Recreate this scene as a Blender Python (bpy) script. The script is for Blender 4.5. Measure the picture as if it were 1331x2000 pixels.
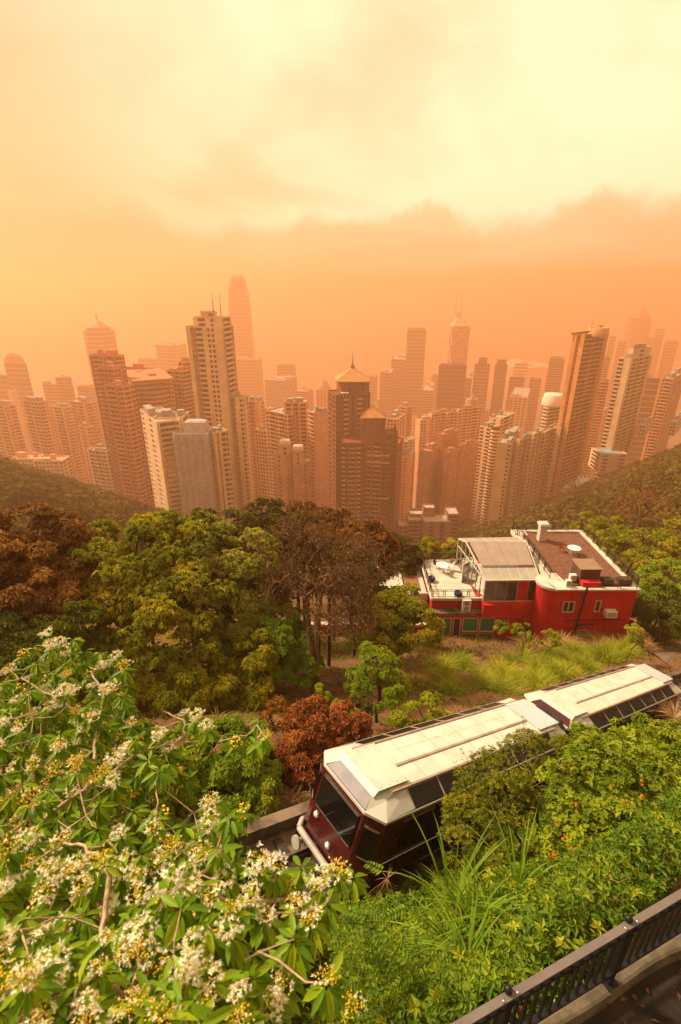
import bpy, math, random
import numpy as np
from mathutils import Matrix, Vector

for _o in list(bpy.data.objects):
    bpy.data.objects.remove(_o, do_unlink=True)
S = bpy.context.scene
COL = S.collection
RNG = np.random.default_rng(7)
random.seed(7)

# ------------------------------------------------------------------ camera
# the eye is the origin; sea level is at z = -386
TH = math.atan(0.44)
CT, ST = math.cos(TH), math.sin(TH)
FPX = 1000.0
cam_d = bpy.data.cameras.new('camera')
cam_d.sensor_fit = 'VERTICAL'
cam_d.sensor_height = 36.0
cam_d.sensor_width = 24.0
cam_d.lens = 18.0
cam_d.clip_start = 0.05
cam_d.clip_end = 40000
cam = bpy.data.objects.new('camera', cam_d)
COL.objects.link(cam)
cam.location = (0, 0, 0)
cam.rotation_euler = (math.pi / 2 - TH, 0, 0)
cam_d.dof.use_dof = True
cam_d.dof.focus_distance = 16.0
cam_d.dof.aperture_fstop = 3.2
S.camera = cam

# ------------------------------------------------------------------ light
SUN_EL, SUN_AZ = math.radians(46), math.radians(-62)     # azimuth from +Y, positive to +X
w = bpy.data.worlds.new('World')
S.world = w
w.use_nodes = True
nt = w.node_tree
nt.nodes.clear()
N = nt.nodes.new
L = nt.links.new


def mth(tree, op, a, b=None, c=None, clamp=False):
    n = tree.nodes.new('ShaderNodeMath')
    n.operation = op
    n.use_clamp = clamp
    for i, x in enumerate((a, b, c)):
        if x is None:
            continue
        if isinstance(x, (int, float)):
            n.inputs[i].default_value = x
        else:
            tree.links.new(x, n.inputs[i])
    return n.outputs[0]


def mixc(tree, fac, a, b, mode='MIX'):
    n = tree.nodes.new('ShaderNodeMix')
    n.data_type = 'RGBA'
    n.blend_type = mode
    n.clamp_factor = True
    for s, x in ((n.inputs[0], fac), (n.inputs[6], a), (n.inputs[7], b)):
        if isinstance(x, (int, float)):
            s.default_value = x
        elif isinstance(x, (tuple, list)):
            s.default_value = tuple(x) + ((1,) if len(x) == 3 else ())
        else:
            tree.links.new(x, s)
    return n.outputs[2]


def smooth(tree, x, lo, hi):
    n = tree.nodes.new('ShaderNodeMapRange')
    n.interpolation_type = 'SMOOTHSTEP'
    n.clamp = True
    n.inputs['From Min'].default_value = lo
    n.inputs['From Max'].default_value = hi
    tree.links.new(x, n.inputs['Value'])
    return n.outputs[0]


out = N('ShaderNodeOutputWorld')
bg = N('ShaderNodeBackground')
bg.inputs['Strength'].default_value = 0.056
sky = N('ShaderNodeTexSky')
sky.sky_type = 'NISHITA'
sky.sun_disc = False
sky.sun_elevation = SUN_EL
sky.sun_rotation = SUN_AZ
sky.altitude = 400
sky.air_density = 2.0
sky.dust_density = 6.0
sky.ozone_density = 1.0
tc = N('ShaderNodeTexCoord')
sep = N('ShaderNodeSeparateXYZ')
L(tc.outputs['Generated'], sep.inputs[0])
dx, dy, dz = sep.outputs
# the overcast: thick yellow dust cloud, brightest round the hidden sun, cooler straight overhead
glow_dir = Vector((0.28, 1.0, 0.34)).normalized()
dotn = N('ShaderNodeVectorMath')
dotn.operation = 'DOT_PRODUCT'
L(tc.outputs['Generated'], dotn.inputs[0])
dotn.inputs[1].default_value = glow_dir
glow = smooth(nt, dotn.outputs['Value'], 0.72, 1.0)
up = mth(nt, 'MAXIMUM', dz, 0.0)
overc = mixc(nt, smooth(nt, up, 0.0, 0.75), (11.0, 7.7, 3.5), (10.4, 9.0, 5.8))
overc = mixc(nt, glow, overc, (15.5, 14.2, 8.8))
# soft cloud forms, laid out on a flat layer above
den = mth(nt, 'ADD', up, 0.16)
cu = mth(nt, 'DIVIDE', dx, den)
cv = mth(nt, 'DIVIDE', dy, den)
comb = N('ShaderNodeCombineXYZ')
L(cu, comb.inputs[0])
L(cv, comb.inputs[1])
nz = N('ShaderNodeTexNoise')
nz.inputs['Scale'].default_value = 0.62
nz.inputs['Detail'].default_value = 5
nz.inputs['Roughness'].default_value = 0.52
nz.inputs['Distortion'].default_value = 0.4
L(comb.outputs[0], nz.inputs['Vector'])
cl = smooth(nt, nz.outputs[0], 0.42, 0.66)
cloudy = mixc(nt, mth(nt, 'MULTIPLY', cl, 0.68), overc, (10.6, 6.7, 3.0))
# a bank of low cloud with a ragged top hanging over the far shore
nb = N('ShaderNodeTexNoise')
nb.inputs['Scale'].default_value = 5.2
nb.inputs['Detail'].default_value = 7
nb.inputs['Roughness'].default_value = 0.66
L(tc.outputs['Generated'], nb.inputs['Vector'])
nb2 = N('ShaderNodeTexNoise')
nb2.inputs['Scale'].default_value = 2.1
nb2.inputs['Detail'].default_value = 2
L(tc.outputs['Generated'], nb2.inputs['Vector'])
edge = mth(nt, 'ADD', mth(nt, 'MULTIPLY', mth(nt, 'SUBTRACT', nb.outputs[0], 0.5), 0.22),
           mth(nt, 'MULTIPLY', mth(nt, 'SUBTRACT', nb2.outputs[0], 0.5), 0.05))
h = mth(nt, 'SUBTRACT', mth(nt, 'ADD', edge, 0.122), dz)
bank = smooth(nt, h, -0.003, 0.036)
cloudy = mixc(nt, mth(nt, 'MULTIPLY', bank, 0.66), cloudy, (10.4, 6.9, 3.1))
skyc = mixc(nt, 0.93, sky.outputs[0], cloudy)
L(skyc, bg.inputs['Color'])
L(bg.outputs[0], out.inputs['Surface'])

sun_d = bpy.data.lights.new('sun', 'SUN')
sun_d.energy = 4.6
sun_d.angle = math.radians(9)
sun_d.color = (1.0, 0.87, 0.64)
sun = bpy.data.objects.new('sun', sun_d)
COL.objects.link(sun)
_sd = Vector((math.sin(SUN_AZ) * math.cos(SUN_EL), math.cos(SUN_AZ) * math.cos(SUN_EL), math.sin(SUN_EL)))
sun.rotation_euler = _sd.to_track_quat('Z', 'Y').to_euler()
sun.location = (0, 0, 40)

S.view_settings.view_transform = 'Standard'
S.view_settings.look = 'None'
S.view_settings.exposure = 0.62
S.view_settings.gamma = 1.0
S.view_settings.use_curve_mapping = False
S.render.engine = 'CYCLES'
cy = S.cycles
cy.use_denoising = True
try:
    cy.denoiser = 'OPENIMAGEDENOISE'
    cy.denoising_input_passes = 'RGB_ALBEDO_NORMAL'
except Exception:
    pass
cy.max_bounces = 8
cy.diffuse_bounces = 3
cy.glossy_bounces = 2
cy.transmission_bounces = 3
cy.transparent_max_bounces = 6
cy.volume_bounces = 8
cy.caustics_reflective = False
cy.caustics_refractive = False
cy.sample_clamp_indirect = 6.0


# ------------------------------------------------------------------ helpers
def D(px, py):
    u, v = (px - 665.5) / FPX, (1000 - py) / FPX
    return np.array([u, CT + v * ST, -ST + v * CT])


def at_y(px, py, y):
    d = D(px, py)
    return d * (y / d[1])


def at_z(px, py, z):
    d = D(px, py)
    return d * (z / d[2])


def at_t(px, py, t):
    return D(px, py) * t


def project(p):
    dep = p[1] * CT - p[2] * ST
    return 665.5 + FPX * p[0] / dep, 1000 - FPX * (p[1] * ST + p[2] * CT) / dep


class MB:
    """collects pieces and links them as ONE mesh object"""

    def __init__(self):
        self.V, self.F, self.n = [], [], 0

    def add(self, v, f, m=0, smooth=False, a=None):
        v = np.asarray(v, float).reshape(-1, 3)
        f = np.asarray(f, np.int64)
        if len(v) == 0 or len(f) == 0:
            return self
        if a is None:
            a = np.full(len(v), 0.5)
        self.V.append((v, np.broadcast_to(np.asarray(a, float), (len(v),))))
        self.F.append((f + self.n, m, smooth))
        self.n += len(v)
        return self

    def quads(self, P, m=0, a=None):
        P = np.asarray(P, float).reshape(-1, 4, 3)
        k = len(P)
        aa = None if a is None else np.repeat(np.broadcast_to(np.asarray(a, float), (k,)), 4)
        return self.add(P.reshape(-1, 3), np.arange(4 * k).reshape(-1, 4), m, False, aa)

    def tris(self, P, m=0, a=None):
        P = np.asarray(P, float).reshape(-1, 3, 3)
        k = len(P)
        aa = None if a is None else np.repeat(np.broadcast_to(np.asarray(a, float), (k,)), 3)
        return self.add(P.reshape(-1, 3), np.arange(3 * k).reshape(-1, 3), m, False, aa)

    def boxes(self, lo, hi, m=0, a=None):
        """many axis boxes"""
        lo = np.asarray(lo, float).reshape(-1, 3)
        hi = np.asarray(hi, float).reshape(-1, 3)
        k = len(lo)
        c = np.zeros((k, 8, 3))
        for i in range(8):
            b = [(i >> j) & 1 for j in range(3)]
            for j in range(3):
                c[:, i, j] = np.where(b[j], hi[:, j], lo[:, j])
        f = np.array([[0, 2, 3, 1], [4, 5, 7, 6], [0, 1, 5, 4], [2, 6, 7, 3], [0, 4, 6, 2], [1, 3, 7, 5]])
        F = (np.arange(k)[:, None, None] * 8 + f[None]).reshape(-1, 4)
        aa = None if a is None else np.repeat(np.broadcast_to(np.asarray(a, float), (k,)), 8)
        return self.add(c.reshape(-1, 3), F, m, False, aa)

    def box(self, x0, x1, y0, y1, z0, z1, m=0):
        return self.boxes([[x0, y0, z0]], [[x1, y1, z1]], m)

    def obox(self, o, ex, ey, ez, m=0):
        """box from corner o along three edge vectors"""
        o, ex, ey, ez = (np.asarray(q, float) for q in (o, ex, ey, ez))
        c = [o + (i & 1) * ex + ((i >> 1) & 1) * ey + ((i >> 2) & 1) * ez for i in range(8)]
        f = np.array([[0, 2, 3, 1], [4, 5, 7, 6], [0, 1, 5, 4], [2, 6, 7, 3], [0, 4, 6, 2], [1, 3, 7, 5]])
        if np.dot(np.cross(ex, ey), ez) < 0:
            f = f[:, ::-1]
        return self.add(c, f, m)

    def bar(self, p, q, w, h=None, m=0, up=(0, 0, 1)):
        p, q = np.asarray(p, float), np.asarray(q, float)
        h = h or w
        d = q - p
        dn = d / (np.linalg.norm(d) + 1e-9)
        s = np.cross(dn, up)
        if np.linalg.norm(s) < 1e-4:
            s = np.cross(dn, (1, 0, 0))
        s /= np.linalg.norm(s)
        t = np.cross(s, dn)
        return self.obox(p - s * w / 2 - t * h / 2, d, s * w, t * h, m)

    def tube(self, pts, rad, seg=6, m=0, cap=True):
        pts = np.asarray(pts, float)
        n = len(pts)
        rad = np.broadcast_to(np.asarray(rad, float), (n,))
        tan = np.gradient(pts, axis=0)
        tan /= np.linalg.norm(tan, axis=1)[:, None] + 1e-9
        ref = np.array([0.31, 0.17, 0.93])
        s = np.cross(tan, ref)
        s /= np.linalg.norm(s, axis=1)[:, None] + 1e-9
        t = np.cross(tan, s)
        an = np.arange(seg) * 2 * math.pi / seg
        v = pts[:, None] + rad[:, None, None] * (np.cos(an)[None, :, None] * s[:, None] + np.sin(an)[None, :, None] * t[:, None])
        i = np.arange(n - 1)[:, None] * seg
        j = np.arange(seg)[None]
        k = (j + 1) % seg
        f = np.stack([i + j, i + k, i + seg + k, i + seg + j], -1).reshape(-1, 4)
        self.add(v.reshape(-1, 3), f, m, True)
        if cap:
            for e, fl in ((0, 1), (n - 1, 0)):
                idx = np.arange(seg)
                vv = np.vstack([v[e], pts[e]])
                ff = np.stack([idx, (idx + 1) % seg, np.full(seg, seg)], -1)
                self.add(vv, ff[:, ::-1] if not fl else ff, m)
        return self

    def lathe(self, prof, c=(0, 0, 0), seg=16, m=0, smooth=True):
        prof = np.asarray(prof, float)
        an = np.arange(seg) * 2 * math.pi / seg
        n = len(prof)
        v = np.zeros((n, seg, 3))
        v[:, :, 0] = prof[:, 0:1] * np.cos(an) + c[0]
        v[:, :, 1] = prof[:, 0:1] * np.sin(an) + c[1]
        v[:, :, 2] = prof[:, 1:2] + c[2]
        i = np.arange(n - 1)[:, None] * seg
        j = np.arange(seg)[None]
        k = (j + 1) % seg
        f = np.stack([i + j, i + k, i + seg + k, i + seg + j], -1).reshape(-1, 4)
        return self.add(v.reshape(-1, 3), f, m, smooth)

    def prism(self, poly, z0, z1, m=0, mtop=None, bottom=False):
        poly = np.asarray(poly, float)
        n = len(poly)
        a = np.column_stack([poly, np.full(n, z0)])
        b = np.column_stack([poly, np.full(n, z1)])
        j = (np.arange(n) + 1) % n
        self.quads(np.stack([a, a[j], b[j], b], 1), m)
        self.ngon(b, m if mtop is None else mtop)
        if bottom:
            self.ngon(a[::-1], m)
        return self

    def ngon(self, P, m=0):
        P = np.asarray(P, float)
        c = P.mean(0)
        n = len(P)
        idx = np.arange(n)
        return self.add(np.vstack([P, c]), np.stack([idx, (idx + 1) % n, np.full(n, n)], -1), m)

    def loft(self, rings, m=0, smooth=False, cap=True):
        R = np.asarray(rings, float)
        k, n, _ = R.shape
        i = np.arange(k - 1)[:, None] * n
        j = np.arange(n)[None]
        q = (j + 1) % n
        f = np.stack([i + j, i + q, i + n + q, i + n + j], -1).reshape(-1, 4)
        self.add(R.reshape(-1, 3), f, m, smooth)
        if cap:
            self.ngon(R[-1], m)
            self.ngon(R[0][::-1], m)
        return self

    def mesh(self, name, mats):
        me = bpy.data.meshes.new(name)
        if not isinstance(mats, (list, tuple)):
            mats = [mats]
        for q in mats:
            me.materials.append(q)
        if not self.V:
            return me
        v = np.concatenate([x[0] for x in self.V])
        a = np.concatenate([x[1] for x in self.V])
        loops = np.concatenate([f.ravel() for f, _, _ in self.F])
        tot = np.concatenate([np.full(len(f), f.shape[1]) for f, _, _ in self.F])
        mi = np.concatenate([np.full(len(f), m) for f, m, _ in self.F])
        sm = np.concatenate([np.full(len(f), s) for f, _, s in self.F])
        me.vertices.add(len(v))
        me.vertices.foreach_set('co', v.astype(np.float32).ravel())
        me.loops.add(len(loops))
        me.loops.foreach_set('vertex_index', loops.astype(np.int32))
        me.polygons.add(len(tot))
        st = np.concatenate([[0], np.cumsum(tot)[:-1]])
        me.polygons.foreach_set('loop_start', st.astype(np.int32))
        me.polygons.foreach_set('loop_total', tot.astype(np.int32))
        me.polygons.foreach_set('material_index', mi.astype(np.int32))
        me.polygons.foreach_set('use_smooth', sm.astype(bool))
        at = me.attributes.new('v', 'FLOAT', 'POINT')
        at.data.foreach_set('value', a.astype(np.float32))
        me.update(calc_edges=True)
        return me

    def build(self, name, mats, parent=None, kind=None, label=None):
        """vertices are in world space when the parent is an Empty made by thing()"""
        me = self.mesh(name, mats)
        o = bpy.data.objects.new(name, me)
        COL.objects.link(o)
        if parent is not None:
            o.parent = parent
            o.matrix_parent_inverse = world_of(parent).inverted()
        if kind:
            o['kind'] = kind
        if label:
            o['label'] = label
        return o


def world_of(o):
    m = o.matrix_basis.copy()
    if o.parent is not None:
        m = world_of(o.parent) @ o.matrix_parent_inverse @ m
    return m


def tag(o, label=None, cat=None, group=None, kind=None):
    if label:
        o['label'] = label
    if cat:
        o['category'] = cat
    if group:
        o['group'] = group
    if kind:
        o['kind'] = kind
    return o


def thing(name, label, cat, loc=(0, 0, 0), group=None):
    o = bpy.data.objects.new(name, None)
    o.empty_display_size = 0.3
    COL.objects.link(o)
    o.location = tuple(float(q) for q in loc)
    return tag(o, label, cat, group)


def copy_tree(src, matrix, label, group=None):
    """a thing with copies of its parts (and theirs), sharing mesh data"""
    r = src.copy()
    COL.objects.link(r)
    r.matrix_basis = matrix
    r['label'] = label
    if group:
        r['group'] = group

    def rec(a, b):
        for ch in KIDS.get(a.name, ()):
            c = ch.copy()
            COL.objects.link(c)
            c.parent = b
            rec(ch, c)
    rec(src, r)
    return r


KIDS = {}


def index_kids(src):
    for o in bpy.data.objects:
        if o.parent is not None:
            KIDS.setdefault(o.parent.name, [])
            if o not in KIDS[o.parent.name]:
                KIDS[o.parent.name].append(o)


# ------------------------------------------------------------------ materials
_M = {}


def pmat(name, col, rough=0.7, var=0.2, scale=1.0, spec=0.3, metal=0.0, bump=0.0, streak=0.0, alpha=None, detail=4, coat=0.0):
    if name in _M:
        return _M[name]
    m = bpy.data.materials.new(name)
    m.use_nodes = True
    t = m.node_tree
    b = t.nodes['Principled BSDF']
    b.inputs['Roughness'].default_value = rough
    b.inputs['Metallic'].default_value = metal
    b.inputs['Specular IOR Level'].default_value = spec
    if coat:
        b.inputs['Coat Weight'].default_value = coat
        b.inputs['Coat Roughness'].default_value = 0.15
    g = t.nodes.new('ShaderNodeNewGeometry')
    n = t.nodes.new('ShaderNodeTexNoise')
    n.inputs['Scale'].default_value = scale
    n.inputs['Detail'].default_value = detail
    n.inputs['Roughness'].default_value = 0.6
    t.links.new(g.outputs['Position'], n.inputs['Vector'])
    f = smooth(t, n.outputs[0], 0.3, 0.7)
    c0 = tuple(x * (1 - var) for x in col)
    c1 = tuple(min(1, x * (1 + var)) for x in col)
    c = mixc(t, f, c0, c1)
    if streak:
        mp = t.nodes.new('ShaderNodeMapping')
        mp.inputs['Scale'].default_value = (1, 1, 0.04)
        t.links.new(g.outputs['Position'], mp.inputs['Vector'])
        n2 = t.nodes.new('ShaderNodeTexNoise')
        n2.inputs['Scale'].default_value = scale * 3
        n2.inputs['Detail'].default_value = 3
        t.links.new(mp.outputs[0], n2.inputs['Vector'])
        c = mixc(t, mth(t, 'MULTIPLY', smooth(t, n2.outputs[0], 0.5, 0.75), streak), c, tuple(x * 0.45 for x in col))
    t.links.new(c, b.inputs['Base Color'])
    rr = mth(t, 'ADD', mth(t, 'MULTIPLY', n.outputs[0], 0.2), rough - 0.1, clamp=True)
    t.links.new(rr, b.inputs['Roughness'])
    if bump:
        bn = t.nodes.new('ShaderNodeBump')
        bn.inputs['Strength'].default_value = bump
        bn.inputs['Distance'].default_value = 0.05
        t.links.new(n.outputs[0], bn.inputs['Height'])
        t.links.new(bn.outputs[0], b.inputs['Normal'])
    _M[name] = m
    return m


def leafmat(name, dark, mid, light, transl=0.35, rough=0.6, spec=0.16, patch=0.0):
    """leaf colour varies leaf by leaf with the attribute v"""
    if name in _M:
        return _M[name]
    if mid[1] > mid[0] * 1.02:          # greens shifted yellower and brighter: warm grade put into the colour
        dark, mid, light = (tuple(c * k for c, k in zip(x, (1.75, 1.42, 0.6))) for x in (dark, mid, light))
    m = bpy.data.materials.new(name)
    m.use_nodes = True
    t = m.node_tree
    b = t.nodes['Principled BSDF']
    b.inputs['Roughness'].default_value = rough
    b.inputs['Specular IOR Level'].default_value = spec
    a = t.nodes.new('ShaderNodeAttribute')
    a.attribute_name = 'v'
    v = a.outputs['Fac']
    if patch:
        g = t.nodes.new('ShaderNodeNewGeometry')
        n = t.nodes.new('ShaderNodeTexNoise')
        n.inputs['Scale'].default_value = patch
        n.inputs['Detail'].default_value = 2
        t.links.new(g.outputs['Position'], n.inputs['Vector'])
        v = mth(t, 'ADD', mth(t, 'MULTIPLY', v, 0.6), mth(t, 'MULTIPLY', smooth(t, n.outputs[0], 0.35, 0.65), 0.4))
    r = t.nodes.new('ShaderNodeValToRGB')
    e = r.color_ramp.elements
    e[0].position, e[0].color = 0.0, (*dark, 1)
    e[1].position, e[1].color = 1.0, (*light, 1)
    x = e.new(0.5)
    x.color = (*mid, 1)
    t.links.new(v, r.inputs[0])
    t.links.new(r.outputs[0], b.inputs['Base Color'])
    if transl:
        tr = t.nodes.new('ShaderNodeBsdfTranslucent')
        hc = mixc(t, 1.0, r.outputs[0], (1.25, 1.3, 0.55), 'MULTIPLY')
        t.links.new(hc, tr.inputs['Color'])
        mx = t.nodes.new('ShaderNodeMixShader')
        mx.inputs[0].default_value = transl
        t.links.new(b.outputs[0], mx.inputs[1])
        t.links.new(tr.outputs[0], mx.inputs[2])
        t.links.new(mx.outputs[0], t.nodes['Material Output'].inputs['Surface'])
    _M[name] = m
    return m


def glassmat(name, col, rough=0.08, spec=0.6):
    return pmat(name, col, rough=rough, var=0.35, scale=0.6, spec=spec, detail=2)


def clearglass(name, tint=(0.8, 0.85, 0.85), mixf=0.75):
    """window glass one sees through, with reflections"""
    if name in _M:
        return _M[name]
    m = bpy.data.materials.new(name)
    m.use_nodes = True
    t = m.node_tree
    t.nodes.remove(t.nodes['Principled BSDF'])
    tr = t.nodes.new('ShaderNodeBsdfTransparent')
    tr.inputs[0].default_value = (*tint, 1)
    gl = t.nodes.new('ShaderNodeBsdfGlossy')
    gl.inputs['Roughness'].default_value = 0.05
    gl.inputs['Color'].default_value = (0.9, 0.9, 0.9, 1)
    lw = t.nodes.new('ShaderNodeFresnel')
    lw.inputs['IOR'].default_value = 1.5
    df = t.nodes.new('ShaderNodeBsdfDiffuse')
    df.inputs[0].default_value = (0.35, 0.36, 0.34, 1)
    m1 = t.nodes.new('ShaderNodeMixShader')
    m1.inputs[0].default_value = 1 - mixf
    t.links.new(tr.outputs[0], m1.inputs[1])
    t.links.new(df.outputs[0], m1.inputs[2])
    m2 = t.nodes.new('ShaderNodeMixShader')
    t.links.new(lw.outputs[0], m2.inputs[0])
    t.links.new(m1.outputs[0], m2.inputs[1])
    t.links.new(gl.outputs[0], m2.inputs[2])
    t.links.new(m2.outputs[0], t.nodes['Material Output'].inputs['Surface'])
    _M[name] = m
    return m


def vnoise(x, y, sc, seed=0):
    """cheap smooth 2-D value noise in 0..1"""
    x = np.asarray(x, float) / sc
    y = np.asarray(y, float) / sc
    xi, yi = np.floor(x).astype(int), np.floor(y).astype(int)
    fx, fy = x - xi, y - yi
    fx, fy = fx * fx * (3 - 2 * fx), fy * fy * (3 - 2 * fy)

    def hsh(i, j):
        q = np.sin(i * 127.1 + j * 311.7 + seed * 74.7) * 43758.5453
        return q - np.floor(q)
    return (hsh(xi, yi) * (1 - fx) + hsh(xi + 1, yi) * fx) * (1 - fy) + (hsh(xi, yi + 1) * (1 - fx) + hsh(xi + 1, yi + 1) * fx) * fy


def sstep(x, a, b):
    t = np.clip((np.asarray(x, float) - a) / (b - a), 0, 1)
    return t * t * (3 - 2 * t)
# ------------------------------------------------------------------ lie of the land
O0 = np.array([-0.385, 9.318, -11.102])                 # front roof lip of the upper tram car
AH = np.array([0.8060, 0.5917])                         # down the line, on plan
BH = np.array([0.5917, -0.8060])                        # across the line, towards the path
SLOPE = 0.3526


def sq(x, y):
    dx_, dy_ = np.asarray(x, float) - O0[0], np.asarray(y, float) - O0[1]
    return dx_ * AH[0] + dy_ * AH[1], dx_ * BH[0] + dy_ * BH[1]


def xy_of(s, q):
    return O0[0] + AH[0] * s + BH[0] * q, O0[1] + AH[1] * s + BH[1] * q


def zt(s):
    return -14.02 - SLOPE * np.asarray(s, float)


def ztop(s):
    s = np.asarray(s, float)
    return -6.95 - 0.33 * np.maximum(0, s + 0.5)


def ground(x, y, rough=True):
    x, y = np.asarray(x, float), np.asarray(y, float)
    s, q = sq(x, y)
    far = zt(s) - 0.05 - 0.42 * np.maximum(0, -q - 1.6)
    near = zt(s) + 0.1 + (ztop(s) - zt(s) - 0.1) * np.clip((q - 2.3) / 4.1, 0, 1) ** 1.1
    z = np.where(q > 0.8, near, far)
    z = z - 0.22 * sstep(q, -1.0, -0.7) * (1 - sstep(q, 2.2, 2.5))
    if rough:
        amp = sstep(np.abs(q - 0.8), 1.8, 4.0) * (1 - sstep(q, 5.6, 6.4))
        z = z + amp * ((vnoise(x, y, 3.1, 1) - 0.5) * 0.7 + (vnoise(x, y, 1.1, 2) - 0.5) * 0.25)
    br = 0.5 * np.maximum(0, x - 62) * (1 - sstep(y, 395, 620)) * sstep(y, 60, 110)
    bl = 0.34 * np.maximum(0, -x - 42) * (1 - sstep(y, 310, 420)) * sstep(y, 60, 150)
    z = z + br + bl
    val = np.interp(y, [0, 330, 600, 1200, 1420, 1450, 1e5], [-186, -192, -236, -376, -383, -389, -392])
    k = 8.0
    m = np.maximum(z, val)
    z = np.where(y > 90, m + k * np.log(np.exp((z - m) / k) + np.exp((val - m) / k)) * sstep(y, 150, 250), z)
    return z


def sheet(name, xs, ys, mat, dz=0.0, kind='structure'):
    X, Y = np.meshgrid(xs, ys)
    Z = ground(X, Y) + dz
    nx, ny = len(xs), len(ys)
    v = np.stack([X, Y, Z], -1).reshape(-1, 3)
    i, j = np.meshgrid(np.arange(nx - 1), np.arange(ny - 1))
    a = (j * nx + i).ravel()
    f = np.stack([a, a + 1, a + nx + 1, a + nx], -1)
    mb = MB()
    mb.add(v, f, 0, True)
    return mb.build(name, mat, None, kind)


def soil_material():
    m = bpy.data.materials.new('soil')
    m.use_nodes = True
    t = m.node_tree
    b = t.nodes['Principled BSDF']
    b.inputs['Roughness'].default_value = 0.95
    b.inputs['Specular IOR Level'].default_value = 0.1
    g = t.nodes.new('ShaderNodeNewGeometry')
    n = t.nodes.new('ShaderNodeTexNoise')
    n.inputs['Scale'].default_value = 0.45
    n.inputs['Detail'].default_value = 6
    t.links.new(g.outputs['Position'], n.inputs['Vector'])
    n2 = t.nodes.new('ShaderNodeTexNoise')
    n2.inputs['Scale'].default_value = 9
    n2.inputs['Detail'].default_value = 6
    n2.inputs['Roughness'].default_value = 0.7
    t.links.new(g.outputs['Position'], n2.inputs['Vector'])
    c = mixc(t, smooth(t, n.outputs[0], 0.4, 0.62), (0.17, 0.07, 0.03), (0.09, 0.062, 0.018))
    c = mixc(t, smooth(t, n2.outputs[0], 0.45, 0.7), c, (0.30, 0.135, 0.06))
    t.links.new(c, b.inputs['Base Color'])
    bn = t.nodes.new('ShaderNodeBump')
    bn.inputs['Strength'].default_value = 0.8
    bn.inputs['Distance'].default_value = 0.08
    t.links.new(n2.outputs[0], bn.inputs['Height'])
    t.links.new(bn.outputs[0], b.inputs['Normal'])
    return m


SOIL = soil_material()
CITYG = pmat('city_ground', (0.16, 0.13, 0.10), rough=0.9, var=0.5, scale=0.03, detail=8)
sheet('hillside', np.arange(-60, 74, 0.5), np.arange(-7, 82, 0.5), SOIL)
WOODG = pmat('wood_floor', (0.022, 0.024, 0.008), rough=0.95, var=0.5, scale=0.2, detail=6)
sheet('wooded_slope', np.arange(-700, 801, 10.0), np.arange(79, 410, 7.0), WOODG, dz=-0.4)
sheet('city_floor', np.arange(-1500, 1801, 15.0), np.concatenate([[400], np.arange(410, 1500, 20.0)]), CITYG, dz=-0.9)

# harbour and far shore
WATER = pmat('water', (0.05, 0.07, 0.07), rough=0.25, var=0.3, scale=0.01, spec=0.5, bump=0.2)
mb = MB()
mb.quads([[(-9000, 1300, -386), (9000, 1300, -386), (9000, 9000, -386), (-9000, 9000, -386)]])
mb.build('harbour_water', WATER, None, 'structure')
mb = MB()
_xs = np.linspace(-4200, 4200, 90)
_sh = 3150 + 220 * (vnoise(_xs, _xs * 0, 700, 3) - 0.5) + 160 * (vnoise(_xs, _xs * 0, 190, 5) - 0.5)
rings = []
for k_, (off, z0) in enumerate(((0, -385.8), (12, -381), (500, -374), (1500, -360), (2400, -250), (3000, -190))):
    zz = z0 + (0 if k_ < 3 else (vnoise(_xs, _xs * 0 + off, 900, 9) - 0.3) * (40 if k_ == 3 else 170))
    rings.append(np.stack([_xs, _sh + off, np.broadcast_to(zz, _xs.shape)], -1))
R = np.array(rings)
i, j = np.meshgrid(np.arange(len(_xs) - 1), np.arange(len(rings) - 1))
a_ = (j * len(_xs) + i).ravel()
mb.add(R.reshape(-1, 3), np.stack([a_, a_ + 1, a_ + len(_xs) + 1, a_ + len(_xs)], -1), 0, True)
mb.build('far_shore', pmat('far_shore', (0.12, 0.11, 0.09), rough=0.9, var=0.4, scale=0.004), None, 'structure')
mb = MB()
for _ in range(90):
    x_ = RNG.uniform(-2600, 2600)
    y_ = RNG.uniform(3300, 3900)
    h_ = RNG.uniform(15, 70)
    w_ = RNG.uniform(20, 60)
    mb.box(x_, x_ + w_, y_, y_ + 30, -384, -375 + h_)
mb.build('far_shore_city', pmat('far_city', (0.3, 0.27, 0.23), rough=0.8, var=0.2, scale=0.01), None, 'stuff')

# ------------------------------------------------------------------ haze
hz = MB()
hz.box(-5200, 5200, -60, 6600, -393.5, 72)
hm = bpy.data.materials.new('haze')
hm.use_nodes = True
ht = hm.node_tree
ht.nodes.remove(ht.nodes['Principled BSDF'])
pv = ht.nodes.new('ShaderNodeVolumePrincipled')
pv.inputs['Color'].default_value = (1.0, 0.53, 0.29, 1)
pv.inputs['Density'].default_value = 0.00082
pv.inputs['Anisotropy'].default_value = 0.4
ht.links.new(pv.outputs[0], ht.nodes['Material Output'].inputs['Volume'])
hm.cycles.homogeneous_volume = True
hz.build('haze', hm, None, 'stuff')
# ------------------------------------------------------------------ towers
FOOT = []                     # footprints, so that trees and lesser blocks keep out


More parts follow.
